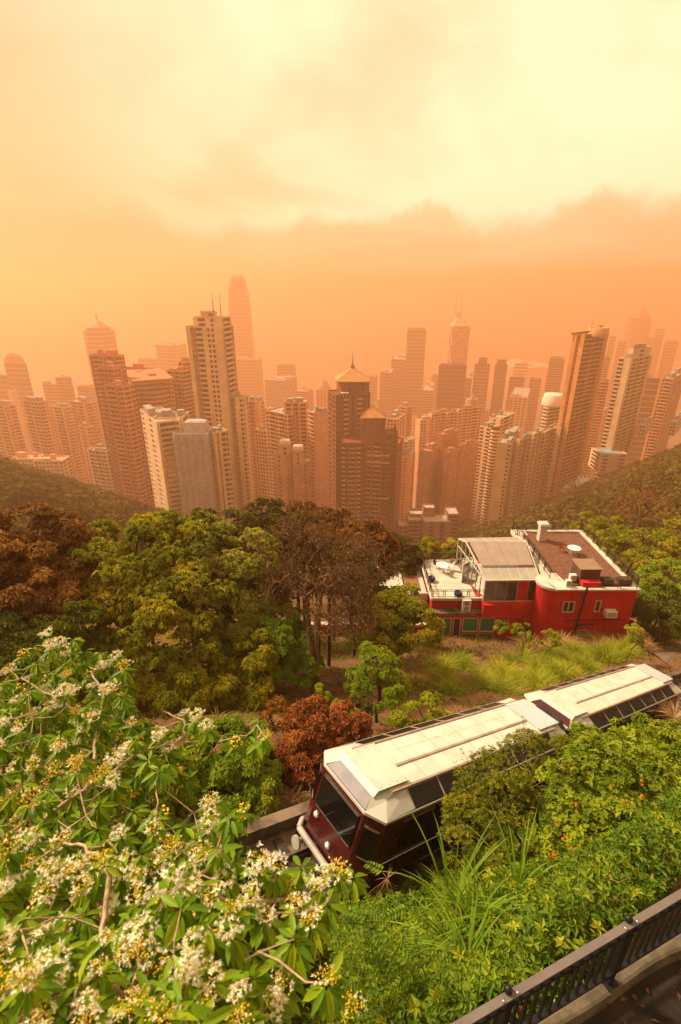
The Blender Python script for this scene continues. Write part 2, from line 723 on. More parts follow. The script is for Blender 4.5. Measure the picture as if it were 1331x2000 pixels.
class Tower:
    def __init__(self, name, label, cat='tower', group=None):
        self.name, self.label, self.cat, self.group = name, label, cat, group
        self.wall, self.glass, self.trim, self.roof = MB(), MB(), MB(), MB()
        self.extra = []
        self.base = None
        self.nshaft = 0

    def face(self, p, q, z0, z1, pat, fh=3.3, sill=0.28, head=0.88, wfrac=0.66, rec=0.35, bdep=1.3):
        """one facade from plan point p to q (outside on the right hand when walking p->q)"""
        p, q = np.asarray(p, float), np.asarray(q, float)
        L_ = np.linalg.norm(q - p)
        if L_ < 0.05:
            return
        e = (q - p) / L_
        nrm = np.array([e[1], -e[0]])
        nf = max(1, int(round((z1 - z0) / fh)))
        fl = (z1 - z0) / nf
        zb = z0 + np.arange(nf) * fl

        wd = {'W': 1.0, '.': 0.35, 'o': 1.0, 'O': 1.6, 'b': 1.6, 'B': 2.4, 'g': 2.0, 'G': 3.0, 'd': 0.7, 's': 1.0}
        ws = np.array([wd[c] for c in pat])
        cu = np.concatenate([[0], np.cumsum(ws)]) / ws.sum() * L_

        def P(u, z, o=0.0):
            u, z, o = np.broadcast_arrays(np.asarray(u, float), np.asarray(z, float), np.asarray(o, float))
            xy = p + u[..., None] * e + o[..., None] * nrm
            return np.concatenate([xy, z[..., None]], -1)

        def Q(mbx, u0, u1, za, zz, o0=0.0, o1=None, m=0):
            o1 = o0 if o1 is None else o1
            mbx.quads(np.stack([P(u0, za, o0), P(u1, za, o1), P(u1, zz, o1), P(u0, zz, o0)], -2), m)

        def H(mbx, u0, u1, z, oa, ob, m=0):      # horizontal strip
            mbx.quads(np.stack([P(u0, z, oa), P(u1, z, oa), P(u1, z, ob), P(u0, z, ob)], -2), m)

        for c, u0, u1 in zip(pat, cu[:-1], cu[1:]):
            if c in 'W.':
                Q(self.wall, u0, u1, z0, z1)
            elif c in 'oO':
                f = wfrac if c == 'o' else 0.8
                mid, hw = (u0 + u1) / 2, (u1 - u0) * f / 2
                a, b = mid - hw, mid + hw
                Q(self.wall, u0, a, z0, z1)
                Q(self.wall, b, u1, z0, z1)
                zs, zh = zb + fl * sill, zb + fl * head
                nx = np.concatenate([zs[1:], [z1]])
                Q(self.wall, a, b, np.concatenate([[z0], zh]), np.concatenate([[zs[0]], nx]))
                Q(self.glass, a, b, zs, zh, -rec)
                H(self.wall, a, b, zs, 0, -rec)
                H(self.wall, a, b, zh, -rec, 0)
                Q(self.wall, a, a, zs, zh, 0, -rec)
                Q(self.wall, b, b, zs, zh, -rec, 0)
                if c == 'O':
                    Q(self.trim, mid - 0.06, mid + 0.06, zs, zh, -rec + 0.06)
            elif c in 'bB':
                Q(self.glass, u0, u1, z0, z1, -bdep)
                Q(self.wall, u0, u0, z0, z1, 0, -bdep)
                Q(self.wall, u1, u1, z0, z1, -bdep, 0)
                pr = 0.35
                Q(self.trim, u0, u1, zb, zb + fl * 0.4, pr)
                H(self.trim, u0, u1, zb + fl * 0.4, pr, pr - 0.2)
                Q(self.trim, u0, u1, zb, zb + fl * 0.4, pr - 0.2)
                H(self.trim, u0, u1, zb + 0.02, pr, -bdep)
                H(self.trim, u0, u1, zb, -bdep, pr)
                Q(self.trim, u0, u0, zb, zb + fl * 0.4, 0, pr)
                Q(self.trim, u1, u1, zb, zb + fl * 0.4, pr, 0)
                H(self.wall, u0, u1, z1, 0, -bdep)
            elif c in 'gG':
                Q(self.glass, u0, u1, z0, z1, -0.12)
                Q(self.trim, u0, u1, zb, zb + fl * 0.26, 0.05)
                H(self.trim, u0, u1, zb + fl * 0.26, 0.05, -0.12)
                H(self.trim, u0, u1, zb, -0.12, 0.05)
                k = max(2, int((u1 - u0) / 1.8))
                for uu in np.linspace(u0, u1, k + 1):
                    Q(self.trim, uu - 0.07, uu + 0.07, z0, z1, 0.02)
            elif c == 's':                              # horizontal ribbon windows
                zs, zh = zb + fl * 0.4, zb + fl * 0.85
                nx = np.concatenate([zs[1:], [z1]])
                Q(self.wall, u0, u1, np.concatenate([[z0], zh]), np.concatenate([[zs[0]], nx]))
                Q(self.glass, u0, u1, zs, zh, -rec)
                H(self.wall, u0, u1, zs, 0, -rec)
                H(self.wall, u0, u1, zh, -rec, 0)
            elif c == 'd':                              # re-entrant light well
                dd = 2.4
                Q(self.wall, u0, u0, z0, z1, 0, -dd)
                Q(self.wall, u1, u1, z0, z1, -dd, 0)
                m_ = (u0 + u1) / 2
                hw = (u1 - u0) * 0.32
                Q(self.wall, u0, u1, z0, z1, -dd)
                Q(self.glass, m_ - hw, m_ + hw, zb + fl * 0.3, zb + fl * 0.8, -dd + 0.04)

    def shaft(self, poly, z0, z1, pats, roofblock=True, parapet=1.1, **kw):
        """poly counter-clockwise; pats one per edge (cycled)"""
        poly = np.asarray(poly, float)
        self.nshaft += 1 + int(roofblock)
        n = len(poly)
        c = poly.mean(0)
        if self.base is None:
            self.base = (c[0], c[1], z0)
        FOOT.append((c[0], c[1], np.max(np.linalg.norm(poly - c, axis=1))))
        for i in range(n):
            self.face(poly[i], poly[(i + 1) % n], z0, z1, pats[i % len(pats)], **kw)
        top = np.column_stack([poly, np.full(n, z1)])
        self.roof.ngon(top)
        ins = c + (poly - c) * (1 - 0.45 / max(2.0, np.min(np.linalg.norm(poly - c, axis=1))))
        t0, t1 = top + [0, 0, 0.0], top + [0, 0, parapet]
        b1, b0 = np.column_stack([ins, np.full(n, z1 + parapet)]), np.column_stack([ins, np.full(n, z1)])
        j = (np.arange(n) + 1) % n
        self.wall.quads(np.stack([t0, t0[j], t1[j], t1], 1))
        self.wall.quads(np.stack([t1, t1[j], b1[j], b1], 1))
        self.wall.quads(np.stack([b1, b1[j], b0[j], b0], 1))
        if roofblock:
            r = np.random.default_rng(int(abs(c[0] * 13 + c[1] * 7)) % 9999)
            for k in range(r.integers(2, 5)):
                f = r.uniform(0.15, 0.38)
                off = r.uniform(-0.35, 0.35, 2)
                cc = c + (poly[1] - poly[0]) * off[0] + (poly[2] - poly[1]) * off[1]
                pp = cc + (poly - c) * f
                self.roof.prism(pp, z1, z1 + r.uniform(1.5, 5.0))
        return poly

    def part(self, name, mbx, mats, kind=None):
        self.extra.append((name, mbx, mats, kind))

    def finish(self, wall, glass, trim=None, roof=None):
        t = thing(self.name, self.label, self.cat, self.base, self.group)
        self.wall.build('wall', wall, t)
        if self.glass.V:
            self.glass.build('window', glass, t, 'stuff')
        if self.trim.V:
            self.trim.build('balcony' if self.trim_is_balcony else 'facade_trim', trim or wall, t, 'stuff')
        if self.roof.V:
            self.roof.build('roof', roof or ROOFM, t, 'stuff' if self.nshaft > 1 else None)
        for nme, mbx, mats, kind in self.extra:
            mbx.build(nme, mats, t, kind)
        return t

    trim_is_balcony = True


ROOFM = pmat('roof_concrete', (0.34, 0.28, 0.22), rough=0.9, var=0.3, scale=0.3)
GL = glassmat('window_dark', (0.028, 0.012, 0.008), rough=0.35, spec=0.2)
GLB = glassmat('window_brown', (0.08, 0.028, 0.014), rough=0.35, spec=0.2)
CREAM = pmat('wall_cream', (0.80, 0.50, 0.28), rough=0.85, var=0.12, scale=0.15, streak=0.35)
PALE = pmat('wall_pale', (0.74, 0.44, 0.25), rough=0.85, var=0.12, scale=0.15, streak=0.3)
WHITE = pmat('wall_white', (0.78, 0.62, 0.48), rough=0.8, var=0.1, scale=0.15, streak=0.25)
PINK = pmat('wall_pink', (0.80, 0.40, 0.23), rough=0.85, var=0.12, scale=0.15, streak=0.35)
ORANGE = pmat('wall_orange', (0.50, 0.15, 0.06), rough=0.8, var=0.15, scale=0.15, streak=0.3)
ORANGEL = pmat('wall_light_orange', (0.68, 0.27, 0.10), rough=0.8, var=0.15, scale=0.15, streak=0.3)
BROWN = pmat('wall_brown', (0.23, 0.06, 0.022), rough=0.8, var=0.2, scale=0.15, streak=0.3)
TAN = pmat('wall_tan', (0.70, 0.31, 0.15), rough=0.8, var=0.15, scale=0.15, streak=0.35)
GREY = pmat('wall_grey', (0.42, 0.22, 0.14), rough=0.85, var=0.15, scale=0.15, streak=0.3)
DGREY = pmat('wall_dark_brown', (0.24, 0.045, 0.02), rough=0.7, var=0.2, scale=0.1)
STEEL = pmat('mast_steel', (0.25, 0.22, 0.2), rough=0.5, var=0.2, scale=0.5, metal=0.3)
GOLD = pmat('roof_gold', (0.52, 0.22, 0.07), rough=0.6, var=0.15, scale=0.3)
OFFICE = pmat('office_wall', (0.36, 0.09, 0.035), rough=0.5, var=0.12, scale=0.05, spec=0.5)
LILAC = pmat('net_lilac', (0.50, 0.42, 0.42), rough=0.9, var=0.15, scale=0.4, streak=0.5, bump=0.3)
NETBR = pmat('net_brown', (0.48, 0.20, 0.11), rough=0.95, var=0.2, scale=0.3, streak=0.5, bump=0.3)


def solve_len(C, dirv, px):
    """how far along dirv (plan) from C until the point shows at column px"""
    k = (px - 665.5) / FPX
    # X = C0 + l d0 ; dep = (C1 + l d1) CT - C2 ST ; X = k dep
    return (k * (C[1] * CT - C[2] * ST) - C[0]) / (dirv[0] - k * dirv[1] * CT)


def corner_plan(xl, xc, xr, ytop, Y, yaw=35, dl=None, dr=None):
    """plan (counter-clockwise) of a block whose near top corner shows at (xc,ytop), faces running back to xl and xr"""
    C = at_y(xc, ytop, Y)
    y = math.radians(yaw)
    eL, eR = np.array([-math.cos(y), math.sin(y)]), np.array([math.sin(y), math.cos(y)])
    l = dl or float(np.clip(solve_len(C, eL, xl), 3, 90))
    r = dr or float(np.clip(solve_len(C, eR, xr), 3, 90))
    c = C[:2]
    return np.array([c, c + eR * r, c + eR * r + eL * l, c + eL * l]), C[2]
    # edges: 0 right face, 1 back right, 2 back left, 3 left face


def front_plan(xl, xr, ytop, Y, depth=25):
    a, b = at_y(xl, ytop, Y), at_y(xr, ytop, Y)
    return np.array([[a[0], Y], [b[0], Y], [b[0], Y + depth], [a[0], Y + depth]]), a[2]
    # edges: 0 front, 1 right, 2 back, 3 left


def gz(poly):
    p = np.asarray(poly)
    return float(np.min(ground(p[:, 0], p[:, 1], False))) - 3


def simple(name, label, spec, pats, wall, glass=GL, trim=None, roof=None, group=None, Y=None, mast=None, office=False, zb=None, **kw):
    """spec: (xl,xc,xr,ytop,Y,yaw) or (xl,xr,ytop,Y,depth)"""
    T = Tower(name, label, 'tower', group)
    T.trim_is_balcony = not office
    poly, z1 = corner_plan(*spec) if len(spec) >= 6 else front_plan(*spec)
    T.shaft(poly, gz(poly) if zb is None else zb, z1, pats, **kw)
    return T, poly, z1
def mast(T, px, py_base, py_top, Y, r=0.35, name='mast'):
    b, t = at_y(px, py_base, Y), at_y(px, py_base, Y)
    zt_ = at_y(px, py_top, Y)[2]
    m = MB()
    n = 5
    m.tube(np.column_stack([np.full(n, b[0]), np.full(n, Y), np.linspace(b[2] - 1, zt_, n)]), np.linspace(r, r * 0.35, n), 5)
    T.part(name, m, STEEL)


OFFP = ['G', 'G', 'G', 'G']
# ---- far row by the harbour
# very tall tapered tower with a claw crown
T = Tower('skyscraper', 'tallest hazy tower, tapering to a rounded claw crown, behind the twin-mast block')
T.trim_is_balcony = False
Yk = 1500
zs = [at_y(475, p, Yk)[2] for p in (1000, 800, 700, 640, 600, 575, 558, 548, 542)]
hw = [None] * 9
cx = at_y(476, 700, Yk)[0]
wdt = [34, 32.5, 30.5, 28.5, 26.5, 24.5, 21.5, 18.5, 16]
for k in range(8):
    def ring(wv):
        ch = wv * 0.3
        return np.array([[cx - wv + ch, Yk - wv], [cx + wv - ch, Yk - wv], [cx + wv, Yk - wv + ch], [cx + wv, Yk + wv - ch],
                         [cx + wv - ch, Yk + wv], [cx - wv + ch, Yk + wv], [cx - wv, Yk + wv - ch], [cx - wv, Yk - wv + ch]])
    a, b = ring(wdt[k]), ring(wdt[k + 1])
    z0_, z1_ = (max(zs[0], -388) if k == 0 else zs[k]), zs[k + 1]
    T.wall.loft([np.column_stack([a, np.full(8, z0_)]), np.column_stack([b, np.full(8, z1_)])])
    nb_ = max(1, int((z1_ - z0_) / 9))
    for q in range(nb_):
        f0 = (q + 0.15) / nb_
        f1 = (q + 0.75) / nb_
        ra, rb = a + (b - a) * f0, a + (b - a) * f1
        cc = np.array([cx, Yk])
        ra, rb = cc + (ra - cc) * 1.008, cc + (rb - cc) * 1.008
        j = (np.arange(8) + 1) % 8
        A_, B_ = np.column_stack([ra, np.full(8, z0_ + (z1_ - z0_) * f0)]), np.column_stack([rb, np.full(8, z0_ + (z1_ - z0_) * f1)])
        T.glass.quads(np.stack([A_, A_[j], B_[j], B_], 1))
cr = MB()
for k in range(16):
    an = k / 16 * 2 * math.pi
    x_, y_ = cx + 15.5 * math.cos(an), Yk + 15.5 * math.sin(an)
    cr.bar((x_, y_, zs[8] - 3), (cx + 13.0 * math.cos(an), Yk + 13.0 * math.sin(an), zs[8] + 6), 2.4, 1.2)
T.part('crown', cr, OFFICE)
T.base = (cx, Yk, -388)
FOOT.append((cx, Yk, 45))
T.finish(OFFICE, GL)

# tower with cross bracing and two masts
T = Tower('skyscraper', 'hazy tower with white cross bracing, sloped glass top and two thin masts')
T.trim_is_balcony = False
Yk = 1300
xl_, xr_ = at_y(886, 637, Yk)[0], at_y(919, 637, Yk)[0]
wv = xr_ - xl_
zA, zB = at_y(900, 622, Yk)[2], at_y(900, 637, Yk)[2]
z0_ = -384
pl = np.array([[xl_, Yk], [xr_, Yk], [xr_, Yk + wv], [xl_, Yk + wv]])
T.base = (xl_ + wv / 2, Yk + wv / 2, z0_)
FOOT.append((xl_ + wv / 2, Yk + wv / 2, wv))
for i in range(4):
    T.face(pl[i], pl[(i + 1) % 4], z0_, zB, 'G', fh=9)
ap = np.array([xl_ + wv * 0.36, Yk + wv * 0.5])
ring0 = np.column_stack([pl, np.full(4, zB)])
ring1 = np.column_stack([ap + (pl - ap) * 0.28, np.full(4, zA)])
T.roof.loft([ring0, ring1])
br = MB()
step = wv * 1.02
for i in range(4):
    p, q = pl[i], pl[(i + 1) % 4]
    n_ = np.array([(q - p)[1], -(q - p)[0]]) / wv * 0.6
    for k in range(6):
        a0, a1 = zB - k * step, zB - (k + 1) * step
        br.bar((*(p + n_), a0), (*(q + n_), a1), 1.7, 1.0)
        br.bar((*(q + n_), a0), (*(p + n_), a1), 1.7, 1.0)
    br.bar((*(p + n_), zB), (*(q + n_), zB), 1.4, 1.0)
T.part('cross_brace', br, WHITE)
tr = MB()
zt0, zt1 = zA, at_y(900, 610, Yk)[2]
c4 = ap + (pl - ap) * 0.24
for i in range(4):
    tr.bar((*c4[i], zt0 - 1), (*c4[i], zt1), 1.2)
    tr.bar((*c4[i], zt0), (*c4[(i + 1) % 4], zt1), 0.8)
    tr.bar((*c4[(i + 1) % 4], zt0), (*c4[i], zt1), 0.8)
    tr.bar((*c4[i], zt1), (*c4[(i + 1) % 4], zt1), 1.0)
T.part('mast_frame', tr, STEEL)
for px_ in (893.5, 904):
    m_ = MB()
    b_ = at_y(px_, 610, Yk)
    m_.tube([(b_[0], Yk + wv * 0.5, zt1 - 2), (b_[0], Yk + wv * 0.5, (zt1 + at_y(px_, 571, Yk)[2]) / 2), (b_[0], Yk + wv * 0.5, at_y(px_, 571, Yk)[2])], [1.0, 0.8, 0.5], 5)
    T.part('mast', m_, STEEL)
T.finish(OFFICE, GL, OFFICE, PALE)

# plain slab tower left of it
T, p_, z_ = simple('skyscraper', 'plain rectangular hazy office tower left of the cross-braced tower', (796, 833, 836, 646, 1200, 8), ['G', 'G', 'G', 'G'], OFFICE, office=True, fh=8, roofblock=False)
cap = MB()
cc = p_.mean(0)
cap.prism(cc + (p_ - cc) * 0.93, z_, z_ + 6)
T.part('roof_plant', cap, OFFICE)
T.finish(OFFICE, GL, GREY)
# dark broad office block in front of the cross-braced tower
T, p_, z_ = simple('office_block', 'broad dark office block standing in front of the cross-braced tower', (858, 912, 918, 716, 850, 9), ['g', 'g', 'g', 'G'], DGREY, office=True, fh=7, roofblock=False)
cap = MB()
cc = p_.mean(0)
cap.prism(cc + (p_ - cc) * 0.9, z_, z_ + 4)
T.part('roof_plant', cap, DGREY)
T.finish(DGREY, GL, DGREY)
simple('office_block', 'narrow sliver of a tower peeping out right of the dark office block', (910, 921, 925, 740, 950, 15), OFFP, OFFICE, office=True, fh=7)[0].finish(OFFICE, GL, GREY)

# spired tower on the left
T = Tower('skyscraper', 'hazy office tower with a stepped crown and needle spire, far left')
T.trim_is_balcony = False
Yk = 1040
xl_, xr_ = at_y(169, 650, Yk)[0], at_y(219, 650, Yk)[0]
cx, hw_ = (xl_ + xr_) / 2, (xr_ - xl_) / 2
z1_ = at_y(190, 648, Yk)[2]


def octa(f):
    h_ = hw_ * f
    c_ = h_ * 0.42
    return np.array([[cx - h_ + c_, Yk - h_], [cx + h_ - c_, Yk - h_], [cx + h_, Yk - h_ + c_], [cx + h_, Yk + h_ - c_], [cx + h_ - c_, Yk + h_], [cx - h_ + c_, Yk + h_], [cx - h_, Yk + h_ - c_], [cx - h_, Yk - h_ + c_]])


T.shaft(octa(1), -380, z1_, ['G'], roofblock=False, fh=8, parapet=3)
T.shaft(octa(0.78), z1_, at_y(190, 640, Yk)[2], ['G'], roofblock=False, fh=5)
pr_ = MB()
pr_.loft([np.column_stack([octa(0.7), np.full(8, at_y(190, 640, Yk)[2])]), np.column_stack([octa(0.3), np.full(8, at_y(190, 630, Yk)[2])]), np.column_stack([octa(0.08), np.full(8, at_y(190, 625, Yk)[2])])])
T.part('pyramid_roof', pr_, OFFICE)
sp_ = MB()
sz = [at_y(190, k, Yk)[2] for k in (627, 618, 616, 615, 613, 606)]
sp_.lathe(np.column_stack([[1.6, 1.3, 3.2, 3.2, 1.0, 0.5], sz]), (cx, Yk, 0), 8)
T.part('spire', sp_, STEEL)
T.finish(OFFICE, GL, GREY)

# hazy tower at the far right with a pyramid and mast
T = Tower('skyscraper', 'faint spired skyscraper fading into the haze at far right')
T.trim_is_balcony = False
Yk = 1900
xl_, xr_ = at_y(1232, 625, Yk)[0], at_y(1268, 625, Yk)[0]
cx, hw_ = (xl_ + xr_) / 2, (xr_ - xl_) / 2
T.shaft(octa(1), -386, at_y(1250, 622, Yk)[2], ['G'], roofblock=False, fh=9)
pr_ = MB()
pr_.loft([np.column_stack([octa(1.0), np.full(8, at_y(1250, 622, Yk)[2])]), np.column_stack([octa(0.62), np.full(8, at_y(1250, 611, Yk)[2])]), np.column_stack([octa(0.08), np.full(8, at_y(1250, 599, Yk)[2])])])
T.part('pyramid_roof', pr_, OFFICE)
sp_ = MB()
sp_.tube([(cx, Yk, at_y(1250, 600, Yk)[2]), (cx, Yk, at_y(1250, 594, Yk)[2]), (cx, Yk, at_y(1250, 587, Yk)[2])], [2.2, 1.8, 1.0], 6)
T.part('mast', sp_, STEEL)
T.finish(OFFICE, GL, GREY)

# rounded barrel-top office tower far left
T = Tower('office_block', 'hazy office tower with a domed top at the left edge')
T.trim_is_balcony = False
Yk = 800
p_, z_ = corner_plan(8, 44, 52, 712, Yk, 14)
T.shaft(p_, gz(p_), z_, ['G', 'G', 'G', 'G'], roofblock=False, fh=7)
dm = MB()
cc = p_.mean(0)
dh = at_y(30, 690, Yk)[2] - z_
dm.loft([np.column_stack([cc + (p_ - cc) * f, np.full(4, z_ + dh * g)]) for f, g in ((0.96, 0), (0.88, 0.35), (0.7, 0.68), (0.42, 0.9), (0.12, 1.0))])
T.part('dome_roof', dm, GREY)
T.finish(OFFICE, GL, GREY)
simple('office_block', 'dim slab tower cut off by the left edge, beside the domed tower', (-28, 8, 14, 735, 760, 16), OFFP, OFFICE, office=True, fh=7)[0].finish(OFFICE, GL, GREY)
simple('office_block', 'low hazy stepped block right of the domed tower, its lower half', (83, 106, 112, 752, 800, 18), OFFP, PINK, office=True, fh=5)[0].finish(TAN, GLB, TAN)
simple('office_block', 'taller grey half of the stepped blocks right of the domed tower', (108, 132, 140, 740, 830, 18), OFFP, OFFICE, office=True, fh=5)[0].finish(OFFICE, GL, GREY)
simple('office_block', 'small hazy block just left of the orange stepped tower', (150, 180, 186, 757, 870, 16), OFFP, OFFICE, office=True, fh=5)[0].finish(TAN, GL, GREY)
simple('office_block', 'pale faint slab behind the orange towers, the right one of two', (304, 345, 364, 676, 1250, 20), OFFP, OFFICE, office=True, fh=8)[0].finish(OFFICE, GL, GREY)
simple('office_block', 'pale faint slab behind the orange towers, the left one of two', (270, 300, 310, 703, 1200, 15), OFFP, OFFICE, office=True, fh=8)[0].finish(OFFICE, GL, GREY)
simple('office_block', 'hazy slab block at the foot of the tallest tower', (458, 505, 512, 704, 1330, 8), OFFP, OFFICE, office=True, fh=8)[0].finish(OFFICE, GL, GREY)
simple('office_block', 'hazy square block alone before the water, right of the tallest tower', (541, 575, 578, 714, 1330, 6), OFFP, OFFICE, office=True, fh=8)[0].finish(OFFICE, GL, GREY)
T, p_, z_ = simple('hotel', 'white gridded hotel slab left of the pyramid-roofed tower', (517, 556, 580, 745, 1000, 22), ['gg', 'g', 'g', 'ggg'], WHITE, office=True, fh=4)
T.cat = 'hotel'
T.finish(WHITE, GLB, WHITE)
T = Tower('office_block', 'hazy tower with a small pointed dome, left of the pyramid-roofed tower')
T.trim_is_balcony = False
p_, z_ = corner_plan(618, 638, 648, 764, 900, 20)
T.shaft(p_, gz(p_), z_, ['ooo'], roofblock=False)
dm = MB()
cc = p_.mean(0)
rr_ = np.linalg.norm(p_[1] - p_[0]) * 0.5
dm.lathe([(rr_, z_), (rr_ * 0.95, z_ + 3), (rr_ * 0.75, z_ + 8), (rr_ * 0.4, z_ + 13), (rr_ * 0.1, z_ + 17), (0.2, z_ + 22)], (cc[0], cc[1], 0), 12)
T.part('dome_roof', dm, GREY)
T.finish(TAN, GLB, TAN)
simple('office_block', 'hazy striped block between the hotel slab and the pointed dome', (577, 600, 612, 766, 950, 20), ['ggg', 'g', 'g', 'gg'], PALE, office=True, fh=4)[0].finish(PALE, GLB, PALE)
simple('office_block', 'hazy slab right of the pyramid roof, lower and paler one of the pair', (743, 764, 770, 729, 1150, 12), OFFP, OFFICE, office=True, fh=7)[0].finish(TAN, GL, GREY)
simple('office_block', 'hazy slab joined to the left of the plain office tower', (765, 793, 800, 703, 1230, 12), OFFP, OFFICE, office=True, fh=7)[0].finish(OFFICE, GL, GREY)
simple('office_block', 'thin hazy tower sliver right behind the pyramid roof', (722, 734, 738, 736, 1250, 12), OFFP, OFFICE, office=True, fh=7)[0].finish(OFFICE, GL, GREY)
simple('office_block', 'low pale block between the plain tower and the dark office block', (826, 846, 851, 764, 1000, 12), OFFP, PALE, office=True, fh=5)[0].finish(PALE, GLB, PALE)
simple('office_block', 'thin far tower behind the left edge of the dark office block', (844, 856, 862, 733, 1450, 12), OFFP, OFFICE, office=True, fh=8)[0].finish(OFFICE, GL, GREY)
T, p_, z_ = simple('office_block', 'hazy stepped-top tower right of the cross-braced tower', (928, 958, 968, 712, 950, 14), OFFP, OFFICE, office=True, fh=6, roofblock=False)
cc = p_.mean(0)
T.shaft(cc + (p_ - cc) * 0.55, z_, at_y(948, 700, 950)[2], ['g'], roofblock=False)
T.finish(OFFICE, GL, GREY)
T, p_, z_ = simple('office_block', 'hazy dark tower with a slant-cornered top, second right of the cross-braced tower', (968, 992, 1000, 712, 1000, 14), OFFP, OFFICE, office=True, fh=6, roofblock=False)
cc = p_.mean(0)
T.shaft(cc + (p_ - cc) * 0.75, z_, at_y(985, 704, 1000)[2], ['g'], roofblock=False)
T.finish(DGREY, GL, DGREY)
simple('office_block', 'hazy broad low office block with a flat top, centre right', (996, 1025, 1032, 738, 980, 10), OFFP, OFFICE, office=True, fh=6)[0].finish(OFFICE, GL, GREY)
simple('office_block', 'far block with pale horizontal stripes beside the curved white roofs', (1007, 1032, 1040, 710, 1500, 10), ['s'], PALE, office=True, fh=9)[0].finish(WHITE, GL, PALE)
simple('office_block', 'hazy block below the curved white roofs, right one', (1036, 1058, 1066, 742, 1050, 10), OFFP, OFFICE, office=True, fh=6)[0].finish(OFFICE, GL, GREY)
simple('office_block', 'pale hazy gridded block in front of the flat-topped office block', (996, 1030, 1048, 778, 800, 22), ['ooo', 'o', 'o', 'oooo'], PALE, fh=4)[0].finish(PALE, GLB)
simple('office_block', 'pale gridded office tower directly left of the leaning orange tower', (1074, 1104, 1122, 702, 900, 22), ['ggg', 'g', 'g', 'gggg'], PALE, office=True, fh=4)[0].finish(PALE, GLB, PALE)
simple('office_block', 'dim gridded tower directly right of the leaning orange tower', (1172, 1192, 1202, 700, 850, 24), ['ggg', 'g', 'g', 'ggg'], TAN, office=True, fh=4)[0].finish(TAN, GLB, PALE)
for i_, (sp, lb) in enumerate((
        ((1283, 1300, 1309, 643, 1700, 12), 'faint tall block right of the faint spired skyscraper'),
        ((1262, 1280, 1288, 661, 1650, 12), 'faint block touching the right side of the faint spired skyscraper'),
        ((1191, 1204, 1210, 658, 1550, 12), 'faint block right of the leaning orange tower, higher one'),
        ((1208, 1225, 1232, 668, 1500, 12), 'faint broad block left of the faint spired skyscraper'),
        ((1300, 1326, 1345, 668, 1500, 12), 'faint block cut by the right edge, above the brown tower'),
        ((1240, 1262, 1270, 700, 1250, 12), 'hazy block behind the cream tower with the pool'),
        ((1262, 1290, 1300, 740, 700, 20), 'pale slab between the cream tower with the pool and the brown tower'))):
    simple('office_block', lb, sp, OFFP, OFFICE, office=True, fh=8)[0].finish(TAN if i_ > 4 else OFFICE, GL, GREY)
# hall with curved white roofs by the water
T = Tower('exhibition_hall', 'low hall with curved white roofs on the far waterfront', 'hall')
Yk = 2300
za = at_y(1035, 722, Yk)[2]
x0_, x1_ = at_y(1003, 712, Yk)[0], at_y(1078, 712, Yk)[0]
T.wall.box(x0_, x1_, Yk, Yk + 120, -386, za)
T.base = ((x0_ + x1_) / 2, Yk, -386)
for k, (f0, f1, hh) in enumerate(((0.0, 0.62, 26), (0.3, 1.0, 14))):
    cr = MB()
    xs_ = np.linspace(x0_ + (x1_ - x0_) * f0 - 10, x0_ + (x1_ - x0_) * f1 + 10, 14)
    zz = za + hh * np.sin(np.linspace(0.25, 2.9, 14)) + (2 if k else 0)
    yk_ = Yk - 25 * k
    up_ = np.column_stack([xs_, np.full(14, yk_), zz])
    bk_ = up_ + [0, 110, 6]
    cr.quads(np.stack([up_[:-1], up_[1:], bk_[1:], bk_[:-1]], 1))
    lo_ = up_ - [0, 0, 4]
    cr.quads(np.stack([lo_[:-1], lo_[1:], up_[1:], up_[:-1]], 1))
    T.part('curved_roof', cr, WHITE)
T.finish(PALE, GL)

# ---- residential towers, left to right
RES = ['obbo', 'o', 'o', 'obobo']


def resi(label, spec, pats, wall, glass=GL, trim=None, crown=True, fh=3.3, name='apartment_tower', **kw):
    T, p_, z_ = simple(name, label, spec, pats, wall, glass, trim, fh=fh, **kw)
    T.cat = 'apartment tower'
    return T, p_, z_


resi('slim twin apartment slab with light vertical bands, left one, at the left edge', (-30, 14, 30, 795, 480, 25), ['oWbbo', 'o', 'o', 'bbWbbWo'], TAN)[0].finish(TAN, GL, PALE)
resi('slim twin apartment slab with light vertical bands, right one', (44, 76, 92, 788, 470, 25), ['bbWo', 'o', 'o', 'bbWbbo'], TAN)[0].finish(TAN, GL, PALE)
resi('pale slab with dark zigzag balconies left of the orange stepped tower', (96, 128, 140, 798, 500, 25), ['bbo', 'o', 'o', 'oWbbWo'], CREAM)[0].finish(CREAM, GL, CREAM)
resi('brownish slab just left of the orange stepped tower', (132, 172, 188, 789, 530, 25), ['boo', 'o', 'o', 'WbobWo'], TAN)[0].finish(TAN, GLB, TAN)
resi('small pinkish block in front of the brownish slab left of the orange tower', (152, 174, 184, 836, 440, 25), ['ooo', 'o', 'o', 'WooWo'], PINK)[0].finish(PINK, GLB, PINK)
T = Tower('apartment_block', 'long low pale apartment block lying on the left wooded hill', 'apartment block')
for (a0, a1, yt, Yq) in ((22, 70, 898, 430), (66, 122, 902, 420)):
    p_, z_ = front_plan(a0, a1, yt, Yq, 14)
    T.shaft(p_, z_ - 26, z_, ['oooooOo', 'oo', 'o', 'oo'], fh=3.2, wfrac=0.7)
T.finish(WHITE, GLB, WHITE, TAN)
T, p_, z_ = resi('small white balconied block at the foot of the orange stepped tower', (171, 208, 220, 884, 400, 20), ['bo', 'o', 'o', 'bobob'], WHITE)
T.finish(WHITE, GL, WHITE)

